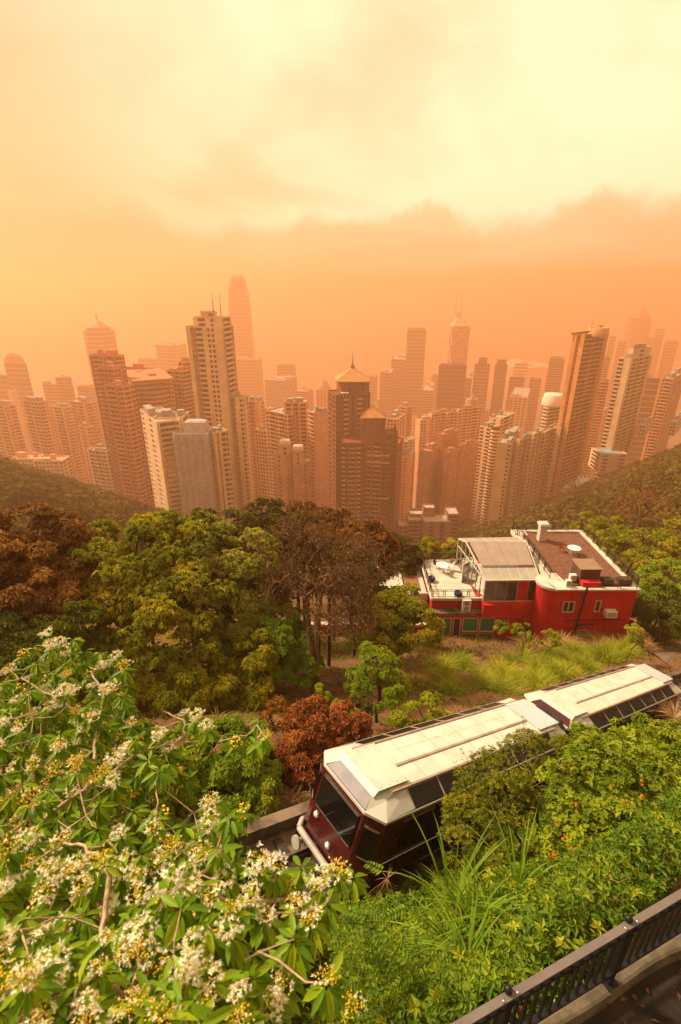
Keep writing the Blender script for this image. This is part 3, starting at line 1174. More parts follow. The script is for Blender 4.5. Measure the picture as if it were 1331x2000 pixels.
# orange stepped complex
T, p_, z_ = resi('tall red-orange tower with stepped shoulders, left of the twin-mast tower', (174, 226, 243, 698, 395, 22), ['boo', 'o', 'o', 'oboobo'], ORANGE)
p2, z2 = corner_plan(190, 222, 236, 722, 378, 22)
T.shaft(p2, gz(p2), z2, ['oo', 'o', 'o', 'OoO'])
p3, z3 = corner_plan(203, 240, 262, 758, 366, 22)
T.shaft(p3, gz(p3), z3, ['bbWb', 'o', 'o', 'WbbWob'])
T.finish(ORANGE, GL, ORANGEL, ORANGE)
T, p_, z_ = resi('orange tower with a curved glazed corner beside the red-orange stepped tower', (243, 262, 338, 752, 385, 62), ['gGGgo', 'o', 'o', 'WoW'], ORANGEL)
cur = MB()
mid = (p_[0] + p_[1]) / 2
d_ = (p_[1] - p_[0])
ln = np.linalg.norm(d_)
d_ = d_ / ln
n_ = np.array([d_[1], -d_[0]])
arc = [mid - d_ * ln * 0.36 * math.cos(t_) + n_ * 7.5 * math.sin(t_) for t_ in np.linspace(0, math.pi, 9)]
for a_, b_ in zip(arc[:-1], arc[1:]):
    T.face(a_, b_, gz(p_), z_ - 6, 'G')
T.roof.ngon([(*q_, z_ - 6) for q_ in arc])
slab = MB()
cc = p_.mean(0)
slab.prism(cc + (p_ - cc) * 1.06, z_ + 2, z_ + 3.2, bottom=True)
for a_ in cc + (p_ - cc) * 0.9:
    slab.box(a_[0] - .4, a_[0] + .4, a_[1] - .4, a_[1] + .4, z_, z_ + 2)
T.part('roof_slab', slab, ORANGE)
T.finish(ORANGEL, GLB, ORANGEL, ORANGE)
T, p_, z_ = resi('red penthouse-topped tower behind the curved glazed orange tower', (243, 292, 304, 724, 440, 20), ['oo', 'o', 'o', 'oooo'], ORANGE)
fin = MB()
a_ = at_y(267, 722, 440)
fin.prism([[a_[0] - 3, 441], [a_[0] + 5, 441], [a_[0] + 5, 444], [a_[0] - 3, 444]], a_[2] - 1, a_[2] + 4.5)
T.part('roof_fin', fin, ORANGE)
T.finish(ORANGE, GL, ORANGE, ORANGE)
T, p_, z_ = resi('orange balconied tower wedged against the left side of the twin-mast tower', (326, 356, 380, 727, 420, 24), ['gGg', 'o', 'o', 'bobo'], ORANGEL)
p2, z2 = corner_plan(348, 364, 384, 709, 428, 24)
T.shaft(p2, gz(p2), z2, ['gg', 'o', 'o', 'oo'])
T.finish(ORANGEL, GL, ORANGEL, ORANGE)

# twin-mast tall tower
T, p_, z_ = resi('tall cream tower with two roof masts and dark balcony stacks', (363, 438, 456, 641, 353, 14), ['Bd', 'o', 'o', 'WddbWooWW.'], CREAM, roofblock=False)
p2, z2 = corner_plan(377, 436, 451, 622, 358, 14)
T.shaft(p2, z_ - 4, z2, ['bB', 'o', 'o', 'WbWoWW'], roofblock=False)
p3, z3 = corner_plan(392, 416, 424, 614, 360, 14)
T.shaft(p3, z2, z3 + 1, ['W', 'W', 'W', 'W.o'], roofblock=False)
p4, z4 = corner_plan(448, 474, 485, 779, 351, 14)
T.shaft(p4, gz(p4), z4, ['oWo', 'o', 'o', 'ddWo'], parapet=0.8)
mast(T, 418, 614, 574, 360, 0.5)
mast(T, 433, 622, 574, 360, 0.5)
bm = MB()
a_, b_ = at_y(392, 611, 358), at_y(424, 611, 358)
bm.bar(a_, b_, 1.2, 0.8)
T.part('roof_beam', bm, ORANGEL)
T.finish(CREAM, GL, CREAM)

# scaffolded group in front
T, p_, z_ = resi('cream tower with wavy white balconies left of the lilac netted tower', (274, 306, 352, 828, 300, 58), ['WBBo.', 'o', 'o', 'oWoW'], CREAM)
wv_ = MB()
d_ = p_[1] - p_[0]
ln = np.linalg.norm(d_)
d_ = d_ / ln
n_ = np.array([d_[1], -d_[0]])
zz = np.arange(gz(p_), z_ - 3, 3.1)
for k in range(24):
    f0, f1 = 0.17 + 0.6 * k / 24, 0.17 + 0.6 * (k + 1) / 24
    o0, o1 = 0.9 + 0.55 * math.sin(k * 1.05), 0.9 + 0.55 * math.sin((k + 1) * 1.05)
    A0, A1 = p_[0] + d_ * ln * f0 + n_ * o0, p_[0] + d_ * ln * f1 + n_ * o1
    I0, I1 = p_[0] + d_ * ln * f0, p_[0] + d_ * ln * f1
    for za_ in (0.0,):
        lo = np.stack([np.column_stack([np.broadcast_to(A0, (len(zz), 2)), zz]), np.column_stack([np.broadcast_to(A1, (len(zz), 2)), zz]),
                       np.column_stack([np.broadcast_to(A1, (len(zz), 2)), zz + 1.25]), np.column_stack([np.broadcast_to(A0, (len(zz), 2)), zz + 1.25])], 1)
        wv_.quads(lo)
        tp = np.stack([np.column_stack([np.broadcast_to(A0, (len(zz), 2)), zz + 1.25]), np.column_stack([np.broadcast_to(A1, (len(zz), 2)), zz + 1.25]),
                       np.column_stack([np.broadcast_to(I1, (len(zz), 2)), zz + 1.25]), np.column_stack([np.broadcast_to(I0, (len(zz), 2)), zz + 1.25])], 1)
        wv_.quads(tp)
T.part('wavy_balcony', wv_, CREAM, 'stuff')
p2, z2 = front_plan(300, 356, 818, 312, 16)
T.shaft(p2, gz(p2), z2, ['o', 'o', 'o', 'o'])
T.finish(CREAM, GL, CREAM)

T = Tower('scaffolded_tower', 'tower wrapped in pale lilac scaffold netting from roof to foot', 'tower')
T.trim_is_balcony = False
p_, z_ = front_plan(338, 404, 851, 297, 16)
nx_ = 60
xs_ = np.linspace(p_[0][0], p_[1][0], nx_)
zb_ = gz(p_)
zs_ = np.linspace(zb_, z_ + 1.5, 60)
XX, ZZ = np.meshgrid(xs_, zs_)
YY = p_[0][1] - 1.6 * np.clip(np.sin((XX - xs_[0]) / (xs_[-1] - xs_[0]) * 3.14), 0, 1) ** 0.5 - 0.7 * np.abs(np.sin((XX - xs_[0]) * 0.75)) - 0.25 * np.sin(XX * 3.1) * np.sin(ZZ * .35) - 0.6 * np.abs(np.sin((ZZ - zb_) / 16.0 * 3.14)) ** 0.4
XX2 = XX.copy()
v_ = np.stack([XX2, YY, ZZ], -1).reshape(-1, 3)
i, j = np.meshgrid(np.arange(nx_ - 1), np.arange(59))
a_ = (j * nx_ + i).ravel()
net = MB()
net.add(v_, np.stack([a_, a_ + 1, a_ + nx_ + 1, a_ + nx_], -1), 0, False)
T.part('scaffold_net', net, LILAC)
T.shaft(p_ + [[0, 0.3], [0, 0.3], [0, 0], [0, 0]], zb_, z_, ['W'], roofblock=False)
bb = MB()
a_, b_ = at_y(358, 829, 303), at_y(402, 829, 303)
pb = np.array([[a_[0], 303], [b_[0], 303], [b_[0], 311], [a_[0], 311]])
cc = pb.mean(0)
bb.loft([np.column_stack([cc + (pb - cc) * f, np.full(4, z_ + g)]) for f, g in ((0.98, 0), (1.0, 4.0), (0.9, 6.3), (0.6, 7.2))])
T.part('wrapped_roof_house', bb, LILAC)
sc = MB()
for xx in xs_[::6]:
    sc.tube([(xx, p_[0][1] - 2.2, zb_), (xx, p_[0][1] - 2.2, z_ + 2.8)], 0.09, 4)
T.part('scaffold_pole', sc, LILAC, 'stuff')
T.finish(LILAC, GL)
T, p_, z_ = resi('cream tower with small windows right of the lilac netted tower', (401, 418, 446, 848, 302, 52), ['WdWbo', 'o', 'o', 'oWoW'], CREAM)
T.finish(CREAM, GL, CREAM)

# between twin-mast and pyramid
resi('pinkish slab right behind the twin-mast tower, the taller of two', (484, 506, 517, 787, 450, 24), ['Woo', 'o', 'o', 'ddW'], PINK)[0].finish(PINK, GLB, PINK)
resi('pale windowed block at the foot of the pinkish slab', (498, 520, 530, 843, 430, 24), ['oo', 'o', 'o', 'oooo'], CREAM)[0].finish(CREAM, GL, CREAM)
T, p_, z_ = resi('wide brown tower with stacked dark windows left of the pyramid-roofed tower', (519, 562, 603, 812, 405, 40), ['ObOb', 'o', 'o', 'obobo'], TAN)
p2, z2 = front_plan(556, 599, 788, 412, 14)
T.shaft(p2, gz(p2), z2, ['ooo', 'o', 'o', 'o'])
T.finish(TAN, GL, TAN)
T, p_, z_ = resi('tower with a blank sunlit end wall touching the pyramid-roofed tower', (600, 612, 642, 808, 395, 60), ['WW.W', 'o', 'o', 'ob'], PINK)
T.finish(PINK, GL, TAN)
T = Tower('apartment_tower', 'pair of slim tan shafts capped by two glazed roof lanterns', 'apartment tower')
for (a0, ac, a1, yt, Yq, l0, l1, yl) in ((534, 556, 573, 892, 340, 545, 567, 859), (572, 580, 606, 911, 338, 571, 593, 870)):
    p_, z_ = corner_plan(a0, ac, a1, yt, Yq, 40)
    T.shaft(p_, gz(p_), z_, ['WooW', 'o', 'o', 'WoW'], roofblock=False, wfrac=0.4)
    p2, z2 = front_plan(l0, l1, yl + 14, Yq + 4, 7)
    T.shaft(p2, gz(p2), z2, ['WoW', 'o', 'o', 'o'], roofblock=False)
    ln_ = MB()
    cc = p2.mean(0)
    ln_.loft([np.column_stack([cc + (p2 - cc) * f, np.full(4, z2 + g)]) for f, g in ((0.98, 0), (0.98, 2.6), (0.8, 4.0), (0.35, 4.6))])
    T.part('roof_lantern', ln_, WHITE)
mast(T, 587, 870, 846, 342, 0.15, 'antenna')
T.finish(TAN, GLB, TAN)

# pyramid-roofed tower
T = Tower('apartment_tower', 'big brown tower with two golden pyramid roofs and a thin spire', 'apartment tower')
p_, z_ = corner_plan(641, 656, 724, 774, 342, 72)
T.shaft(p_, gz(p_), z_, ['oObWdWbOo', 'o', 'o', 'oo'], roofblock=False)
p2, z2 = corner_plan(658, 668, 722, 747, 346, 78)
T.shaft(p2, z_ - 30, z2, ['WoWWoW', 'W', 'W', 'W'], roofblock=False)
for (xa, xb, yb, xm, ym, Yq, dp) in ((657, 722, 745, 690, 716, 345, None), (707, 753, 818, 731, 791, 331, None)):
    a_, b_ = at_y(xa, yb, Yq), at_y(xb, yb, Yq)
    wq = b_[0] - a_[0]
    sqr = np.array([[a_[0], Yq], [b_[0], Yq], [b_[0], Yq + wq], [a_[0], Yq + wq]])
    cc = sqr.mean(0)
    ztp = at_y(xm, ym, Yq + wq / 2)[2]
    pm = MB()
    pm.loft([np.column_stack([cc + (sqr - cc) * f, np.full(4, a_[2] + (ztp - a_[2]) * g)]) for f, g in ((1.08, -0.06), (1.08, 0.0), (0.50, 0.50), (0.10, 0.90), (0.03, 1.0))])
    T.part('pyramid_roof', pm, GOLD)
    if xa < 700:
        fn = MB()
        fn.lathe([(1.4, ztp - 2), (1.6, ztp), (0.6, ztp + 2), (0.25, ztp + 5), (0.1, at_y(690, 682, Yq + wq / 2)[2])], (cc[0], cc[1], 0), 8)
        T.part('spire', fn, STEEL)
p5, z5 = front_plan(706, 754, 820, 330, 15)
T.shaft(p5, z5 - 34, z5, ['WWWW', 'W', 'W', 'W'], roofblock=False)
p6, z6 = front_plan(668, 712, 896, 326, 16)
T.shaft(p6, gz(p6), z6 + 10, ['bOGWbO', 'oo', 'o', 'o'], roofblock=False)
p7, z7 = corner_plan(706, 762, 772, 866, 327, 12)
T.shaft(p7, gz(p7), z7, ['WoW', 'o', 'o', 'WGWGWoO'], roofblock=False)
p8, z8 = corner_plan(752, 775, 786, 886, 331, 12)
T.shaft(p8, gz(p8), z8, ['WW', 'o', 'o', 'OoO'], roofblock=False)
p9, z9 = front_plan(757, 778, 850, 336, 12)
T.shaft(p9, gz(p9), z9, ['oo', 'o', 'o', 'o'])
ds = MB()
for px_ in (671, 678):
    a_ = at_y(px_, 771, 340)
    ds.lathe([(0.15, 0), (0.9, 0.15), (1.5, 0.5), (1.55, 0.6), (0.6, 0.3), (0.05, 0.25)], (a_[0], 340, a_[2] + 0.8), 10)
    ds.box(a_[0] - .15, a_[0] + .15, 339.9, 340.2, a_[2] - 1.5, a_[2] + 0.9)
T.part('roof_dish', ds, WHITE)
cp_ = MB()  # light orange strips: the sunlit thin right side put in as colour
for q_, zz_ in ((p8[1], z8), (p7[1], z7)):
    cp_.box(q_[0] - 1.1, q_[0] + .7, q_[1] - .8, q_[1] + .9, gz(p8), zz_ + 1.4)
T.part('painted_lit_edge', cp_, ORANGEL, 'stuff')
lb_ = MB()
for zz_ in (z7 - 9, z7 - 40, z6 - 4):
    lb_.prism(p7.mean(0) + (p7 - p7.mean(0)) * 1.02, zz_, zz_ + .9, bottom=True)
T.part('string_course', lb_, TAN, 'stuff')
T.finish(BROWN, GL, TAN, BROWN)
resi('pale gridded tower right behind the golden pyramid tower', (756, 776, 792, 821, 470, 24), ['ooo', 'o', 'o', 'ooo'], PINK)[0].finish(PINK, GLB, PINK)
resi('white low tower peeping out right of the golden pyramid tower', (787, 800, 812, 865, 500, 24), ['bo', 'o', 'o', 'obo'], WHITE)[0].finish(WHITE, GL, WHITE)
resi('plain tan slab below the white low tower right of the pyramid tower', (783, 800, 812, 895, 470, 24), ['Wo', 'o', 'o', 'WoW'], TAN)[0].finish(TAN, GLB, TAN)

# pink long slab
T, p_, z_ = resi('long pink apartment slab behind the brown netted tower', (812, 822, 852, 822, 520, 64), ['ooWoo', 'o', 'o', 'WW'], PINK)
for sp in ((838, 844, 876, 810, 525, 64), (868, 874, 908, 808, 530, 64), (893, 896, 943, 801, 535, 64)):
    p2, z2 = corner_plan(*sp)
    T.shaft(p2, gz(p2), z2, ['obobo', 'o', 'o', 'WW'])
T.finish(PINK, GLB, PINK)
# netted brown
T = Tower('scaffolded_tower', 'brown tower shrouded in dark scaffold netting with banded joints', 'tower')
T.trim_is_balcony = False
bands = MB()
for sp in ((820, 842, 866, 884, 418, 35), (852, 868, 897, 851, 428, 45), (868, 880, 898, 886, 412, 40), (893, 900, 936, 873, 424, 60)):
    p2, z2 = corner_plan(*sp)
    T.shaft(p2, gz(p2), z2, ['WWW'], roofblock=True)
    cc = p2.mean(0)
    for zz_ in np.arange(z2 - 14, gz(p2), -15.5):
        pq = cc + (p2 - cc) * 1.02
        bands.prism(pq, zz_, zz_ + 0.7, bottom=True)
    for k in range(4):
        for f in np.linspace(0.1, 0.9, 4):
            q_ = p2[k] * (1 - f) + p2[(k + 1) % 4] * f
            q_ = cc + (q_ - cc) * 1.012
            bands.box(q_[0] - .12, q_[0] + .12, q_[1] - .12, q_[1] + .12, gz(p2), z2 + 1)
T.part('scaffold_band', bands, NETBR, 'stuff')
T.finish(NETBR, GL, None, NETBR)

# grey low-rise
T = Tower('apartment_block', 'grey low-rise block with stepped flat roofs below the netted tower', 'apartment block')
for sp, pt in (((779, 800, 995 + 34, 350, 12), ['oO', 'o', 'o', 'o']), ((798, 830, 1018, 352, 12), ['OOO', 'o', 'o', 'o']), ((828, 882, 1021, 345, 14), ['WdWdW', 'o', 'o', 'o']),
               ((876, 897, 1006, 349, 14), ['OO', 'OO', 'o', 'o']), ((800, 848, 1006, 360, 8), ['oo', 'o', 'o', 'o']), ((829, 850, 994, 356, 8), ['W', 'W', 'W', 'W'])):
    p2, z2 = front_plan(*sp)
    T.shaft(p2, gz(p2), z2, pt, roofblock=False, parapet=0.9)
T.finish(GREY, GL, PALE, pmat('roof_pale', (0.5, 0.4, 0.3), rough=0.9, var=0.2, scale=0.3))

# cream tower with round balconies
T, p_, z_ = resi('cream tower with rounded dark balcony stacks, right of the pink slab', (938, 958, 984, 838, 450, 50), ['obWoob', 'o', 'o', 'bWb'], CREAM)
rb = MB()
gl_ = MB()
a_ = at_y(972, 832, 446)
zq = np.arange(gz(p_), a_[2] - 3, 3.1)
an = np.linspace(math.pi, 2 * math.pi, 11)
for z_0 in zq:
    c_ = np.column_stack([a_[0] + 4.6 * np.cos(an), 449 + 4.6 * np.sin(an)])
    A_, B_ = np.column_stack([c_, np.full(11, z_0)]), np.column_stack([c_, np.full(11, z_0 + 1.3)])
    rb.quads(np.stack([A_[:-1], A_[1:], B_[1:], B_[:-1]], 1))
    rb.ngon(B_)
c_ = np.column_stack([a_[0] + 3.6 * np.cos(an), 449 + 3.6 * np.sin(an)])
A_, B_ = np.column_stack([c_, np.full(11, zq[0])]), np.column_stack([c_, np.full(11, a_[2] - 1)])
gl_.quads(np.stack([A_[:-1], A_[1:], B_[1:], B_[:-1]], 1))
T.part('round_balcony', rb, CREAM, 'stuff')
T.part('round_bay_window', gl_, GL)
p2, z2 = corner_plan(956, 978, 1006, 820, 462, 40)
T.shaft(p2, gz(p2), z2, ['obo', 'o', 'o', 'WoW'])
T.finish(CREAM, GL, CREAM)
# cream and brown slab cluster in front right
T, p_, z_ = resi('cream and brown slab cluster with one blank end wall, above the red house', (972, 999, 1018, 869, 372, 26), ['OBo', 'o', 'o', 'WWWo'], CREAM, roofblock=True)
for sp, pt in (((1008, 1016, 1040, 862, 382, 45), ['oddo', 'o', 'o', 'WW']), ((1030, 1044, 1064, 850, 390, 40), ['OWdO', 'o', 'o', 'WoW']),
               ((1056, 1066, 1090, 846, 398, 40), ['OddO', 'o', 'o', 'Wo']), ((1082, 1096, 1116, 838, 406, 40), ['OWO', 'o', 'o', 'oW'])):
    p2, z2 = corner_plan(*sp)
    T.shaft(p2, gz(p2), z2, pt, wfrac=0.7)
T.finish(CREAM, GL, TAN)
_T, p_, z_ = resi('white tower with a round drum top left of the leaning orange tower', (1062, 1072, 1101, 792, 478, 60), ['gGg', 'o', 'o', 'bbb'], WHITE, roofblock=False)
dm = MB()
cc = p_.mean(0)
rr_ = np.linalg.norm(p_[1] - p_[0]) * 0.52
dm.lathe([(rr_, z_ - 1), (rr_, z_ + 5), (rr_ * 0.9, z_ + 6), (rr_ * 0.9, z_ + 9), (rr_ * 0.4, z_ + 9.3), (0.05, z_ + 9.4)], (cc[0], cc[1], 0), 20)
_T.part('drum_roof', dm, WHITE)
_T.finish(WHITE, GL, WHITE)
# tall orange tower on the right
T, p_, z_ = resi('tall orange tower with a cylindrical crown and rooftop dish, on the right', (1119, 1143, 1190, 656, 405, 52), ['.bBoBbWW', 'o', 'o', 'WdW'], ORANGEL, roofblock=False)
cr = MB()
cc = p_[1] * 0.55 + p_[0] * 0.45 + (p_[3] - p_[0]) * 0.3
a0_, a1_ = at_y(1153, 645, 412), at_y(1191, 645, 412)
rr_ = (a1_[0] - a0_[0]) / 2
zc_ = at_y(1172, 640, 412)[2]
cr.lathe([(rr_, z_ - 1), (rr_, zc_), (rr_ * 0.92, zc_ + 0.1), (rr_ * 0.92, zc_ - 0.8), (0.05, zc_ - 0.8)], ((a0_[0] + a1_[0]) / 2, 414, 0), 20)
T.part('crown', cr, ORANGEL)
ds = MB()
a_ = at_y(1174, 637, 412)
ds.lathe([(0.2, 0), (1.6, 0.3), (2.6, 1.0), (2.65, 1.1), (0.1, 0.5)], (a_[0], 412, a_[2] - 0.5), 12)
ds.box(a_[0] - .3, a_[0] + .3, 411.7, 412.3, a_[2] - 3, a_[2])
T.part('roof_dish', ds, STEEL)
fr = MB()
b0_, b1_ = at_y(1117, 653, 404), at_y(1153, 648, 404)
fr.bar(b0_, b1_, 0.8)
fr.bar(b0_ + [2, 6, 0], b1_ + [2, 6, 0], 0.8)
for f in (0.15, 0.5, 0.85):
    q_ = b0_ * (1 - f) + b1_ * f
    fr.bar(q_ - [0, 0, 5], q_, 0.6)
T.part('roof_frame', fr, BROWN)
mast(T, 1155, 645, 621, 408, 0.25)
T.finish(ORANGEL, GLB, ORANGEL, ORANGE)
resi('slim tan slab close behind the right side of the orange tower', (1172, 1190, 1203, 748, 560, 26), ['oWo', 'o', 'o', 'obo'], TAN)[0].finish(TAN, GL, PALE)
# cream tower with pool podium
T, p_, z_ = resi('cream curved-balcony tower standing on a podium with a blue pool', (1209, 1233, 1275, 703, 430, 50), ['WbobobW', 'o', 'o', 'bWW'], CREAM)
p2, z2 = corner_plan(1228, 1238, 1273, 684, 436, 55)
T.shaft(p2, z_, z2, ['WoW', 'o', 'o', 'W'])
p3, z3 = front_plan(1176, 1226, 888, 418, 20)
T.shaft(p3, z3 - 16, z3, ['oWo', 'o', 'o', 'o'], roofblock=False, parapet=0.7)
pool = MB()
cc = p3.mean(0)
pool.ngon(np.column_stack([cc + (p3 - cc) * [0.55, 0.5] + [-3, -2], np.full(4, z3 + 0.12)]))
T.part('swimming_pool', pool, pmat('pool_water', (0.10, 0.42, 0.55), rough=0.15, var=0.15, scale=0.2, spec=0.6))
T.finish(CREAM, GL, CREAM)
T, p_, z_ = resi('brown balconied tower cut by the right edge, below the faint blocks', (1294, 1316, 1342, 742, 500, 40), ['obobo', 'o', 'o', 'obo'], TAN)
T.finish(TAN, GL, PINK)
T, p_, z_ = simple('villa', 'small pale villa on the right ridge beside the pool tower', (1250, 1262, 1275, 832, 440, 40), ['oo', 'o', 'o', 'oo'], WHITE, zb=at_y(1262, 852, 440)[2])
T.cat = 'villa'
T.finish(WHITE, GL)
T, p_, z_ = simple('villa', 'small white villa on the right ridge, cut by the right edge', (1311, 1322, 1345, 826, 430, 40), ['oo', 'o', 'o', 'oo'], WHITE, zb=at_y(1262, 852, 430)[2])
T.cat = 'villa'
T.finish(WHITE, GL)
# small pavilion with a white tent roof
T = Tower('pavilion', 'small white tent-roofed pavilion at the foot of the orange tower', 'pavilion')
a_ = at_y(1147, 958, 395)
T.wall.box(a_[0] - 5, a_[0] + 5, 395, 404, a_[2] - 14, a_[2])
T.base = (a_[0], 400, a_[2] - 14)
tn = MB()
for k in range(3):
    xx = a_[0] - 5 + k * 3.6
    tn.loft([[(xx - 1.6, 393, a_[2]), (xx + 2.4, 393, a_[2]), (xx + 2.4, 406, a_[2] + 3), (xx - 1.6, 406, a_[2] + 3)],
             [(xx + .2, 394, a_[2] + 4.5), (xx + .8, 394, a_[2] + 4.5), (xx + .8, 405, a_[2] + 9.5), (xx + .2, 405, a_[2] + 9.5)]])
T.part('tent_roof', tn, pmat('tent_white', (0.85, 0.83, 0.8), rough=0.6, var=0.05, scale=0.3))
T.finish(TAN, GL)
simple('apartment_block', 'small tan block on the slope under the orange tower', (1094, 1106, 1124, 962, 372, 40), ['oo', 'o', 'o', 'oo'], TAN)[0].finish(TAN, GL)

# ---- lesser blocks filling the city floor
LANDMARKS = ((30, 'the domed tower at the left edge'), (110, 'the stepped hazy blocks'), (210, 'the red-orange stepped tower'), (290, 'the curved glazed orange tower'),
             (370, 'the lilac netted tower'), (430, 'the twin-mast tower'), (500, 'the pinkish slab'), (570, 'the tower pair with roof lanterns'), (620, 'the blank end wall'),
             (710, 'the pyramid-roofed tower'), (815, 'the plain office tower'), (885, 'the dark office block'), (860, 'the brown netted tower'), (960, 'the round-balconied cream tower'),
             (1050, 'the cream and brown slab cluster'), (1145, 'the leaning orange tower'), (1190, 'the slim tan slab'), (1240, 'the pool tower'), (1310, 'the brown tower at the right edge'))
_r = np.random.default_rng(21)
cnt = 0
for _ in range(900):
    if cnt >= 52:
        break
    Yq = _r.uniform(430, 1150)
    px_ = _r.uniform(-20, 1350)
    ytop = _r.uniform(790, 900) if Yq < 640 else _r.uniform(765, 835)
    a_ = at_y(px_, ytop, Yq)
    zg = float(ground(a_[0], Yq, False))
    if a_[2] - zg < 12 or a_[2] - zg > 150:
        continue
    wq = _r.uniform(9, 16)
    if any((a_[0] - f[0]) ** 2 + (Yq + wq - f[1]) ** 2 < (f[2] + wq * 0.9) ** 2 for f in FOOT):
        continue
    if px_ > 1120 and Yq < 480:
        continue
    y_ = math.radians(_r.uniform(15, 60))
    ex, ey = np.array([math.cos(y_), math.sin(y_)]), np.array([-math.sin(y_), math.cos(y_)])
    c_ = np.array([a_[0], Yq + wq])
    p2 = np.array([c_ - ex * wq / 2 - ey * wq / 2, c_ + ex * wq / 2 - ey * wq / 2, c_ + ex * wq / 2 + ey * wq / 2, c_ - ex * wq / 2 + ey * wq / 2])
    ci_ = int(_r.integers(0, 6))
    wl = [PALE, TAN, PINK, CREAM, WHITE, GREY][ci_]
    lx, ln_ = min(LANDMARKS, key=lambda q: abs(q[0] - px_))
    rel_ = 'left of' if px_ < lx - 6 else 'right of' if px_ > lx + 6 else 'behind the foot of'
    T = Tower('city_block', '%s %s mid-rise block %s %s' % ('nearer' if Yq < 620 else 'farther', ['pale', 'tan', 'pinkish', 'cream', 'white', 'grey-brown'][ci_], rel_, ln_), 'building', 'hazy mid-rise blocks')
    T.shaft(p2, zg - 3, a_[2], [['obo', 'oo', 'o', 'obo'], ['ooo', 'oWo', 'o', 'bb'], ['bWb', 'ooo', 'o', 'oWo']][_r.integers(0, 3)])
    T.finish(wl, GLB, wl)
    cnt += 1
# ------------------------------------------------------------------ funicular line
A3 = np.array([0.7603238, 0.55800035, -0.33248058])
B3 = np.array([0.59165981, -0.80618774, 0.0])
N3 = np.array([0.26804176, 0.1967154, 0.9431101])


def tw(s, q, n):
    """line coordinates (along, across towards the path, above the roof lip) to world"""
    s, q, n = np.broadcast_arrays(np.asarray(s, float), np.asarray(q, float), np.asarray(n, float))
    return O0 + s[..., None] * A3 + q[..., None] * B3 + n[..., None] * N3


def tbox(mb, s0, s1, q0, q1, n0, n1, m=0):
    mb.obox(tw(s0, q0, n0), A3 * (s1 - s0), B3 * (q1 - q0), N3 * (n1 - n0), m)


CONC = pmat('concrete_weathered', (0.15, 0.10, 0.065), rough=0.92, var=0.7, scale=1.1, bump=0.4, detail=7)
CONCD = pmat('concrete_dark', (0.12, 0.09, 0.065), rough=0.95, var=0.5, scale=2.2, bump=0.5, detail=7)
RAIL = pmat('rail_steel', (0.30, 0.25, 0.22), rough=0.35, var=0.3, scale=3, metal=0.8)
RUST = pmat('rusty_steel', (0.12, 0.06, 0.035), rough=0.8, var=0.4, scale=6)
WOODS = pmat('sleeper_wood', (0.07, 0.045, 0.03), rough=0.95, var=0.4, scale=8, bump=0.5)

tb = MB()
ss = np.arange(-9, 34, 1.0)
prof = [(-1.05, -2.36), (-0.72, -2.36), (-0.70, -2.78), (2.35, -2.78), (2.37, -2.36), (2.7, -2.36), (2.7, -3.4), (-1.05, -3.4)]
R = np.array([[tw(s_, q_, n_) for q_, n_ in prof] for s_ in ss])
tb.loft(R, 0)
tb.build('track_bed', CONC, None, 'structure')
trk = thing('railway_track', 'steel rails on dark sleepers in a concrete trough under the tram', 'railway track', tw(0, 0.83, -2.7))
for q_ in (0.07, 1.59):
    r_ = MB()
    tbox(r_, -9, 34, q_ - 0.07, q_ + 0.07, -2.70, -2.68)
    tbox(r_, -9, 34, q_ - 0.012, q_ + 0.012, -2.68, -2.62)
    tbox(r_, -9, 34, q_ - 0.035, q_ + 0.035, -2.62, -2.59)
    r_.build('rail', RAIL, trk)
cab = MB()
cab.tube(tw(np.linspace(-9, 0.5, 8), 0.83, -2.62), 0.02, 6)
cab.build('haulage_cable', RUST, trk)
slm = MB()
tbox(slm, -0.12, 0.12, -0.55, 2.2, -2.79, -2.70)
slm_me = slm.mesh('sleeper', WOODS)
for k in range(56):
    o = bpy.data.objects.new('sleeper', slm_me)
    COL.objects.link(o)
    o.parent = trk
    o.matrix_parent_inverse = world_of(trk).inverted()
    o.location = tuple(A3 * (-8.6 + k * 0.75))
dr = MB()
for k in range(30):
    s_ = -8 + k * 0.8
    tbox(dr, s_, s_ + 0.5, 0.55 + 0.0, 1.1, -2.779, -2.755)
dr.build('rail_anchor_plate', RUST, trk, 'stuff')

MAROON = pmat('tram_maroon', (0.062, 0.004, 0.005), rough=0.28, var=0.12, scale=1.5, spec=0.5, coat=0.4)
TROOF = pmat('tram_roof_white', (0.68, 0.59, 0.48), rough=0.4, var=0.13, scale=1.6, streak=0.0, detail=8)
TROOF2 = pmat('tram_roof_cream', (0.56, 0.49, 0.42), rough=0.42, var=0.1, scale=1.0)
TRUB = pmat('tram_seal', (0.36, 0.24, 0.19), rough=0.7, var=0.2, scale=3)
TPANEL = pmat('tram_grey_panel', (0.23, 0.19, 0.20), rough=0.4, var=0.12, scale=3)
TGLASS = pmat('tram_dark_glass', (0.012, 0.009, 0.008), rough=0.3, var=0.3, scale=2, spec=0.2)
THATCH = pmat('tram_hatch_glass', (0.48, 0.54, 0.56), rough=0.2, var=0.05, scale=1, spec=0.6)
TBUMP = pmat('tram_bumper', (0.42, 0.36, 0.29), rough=0.4, var=0.15, scale=3)
TLAMP = pmat('tram_lamp_glass', (0.8, 0.78, 0.72), rough=0.1, var=0.05, scale=5, spec=0.8)
TCHROME = pmat('tram_chrome', (0.6, 0.56, 0.5), rough=0.2, var=0.1, scale=5, metal=0.9)
TUNDER = pmat('tram_under', (0.03, 0.025, 0.02), rough=0.7, var=0.4, scale=3)
TSEAT = pmat('tram_seat_wood', (0.20, 0.10, 0.045), rough=0.5, var=0.25, scale=4)
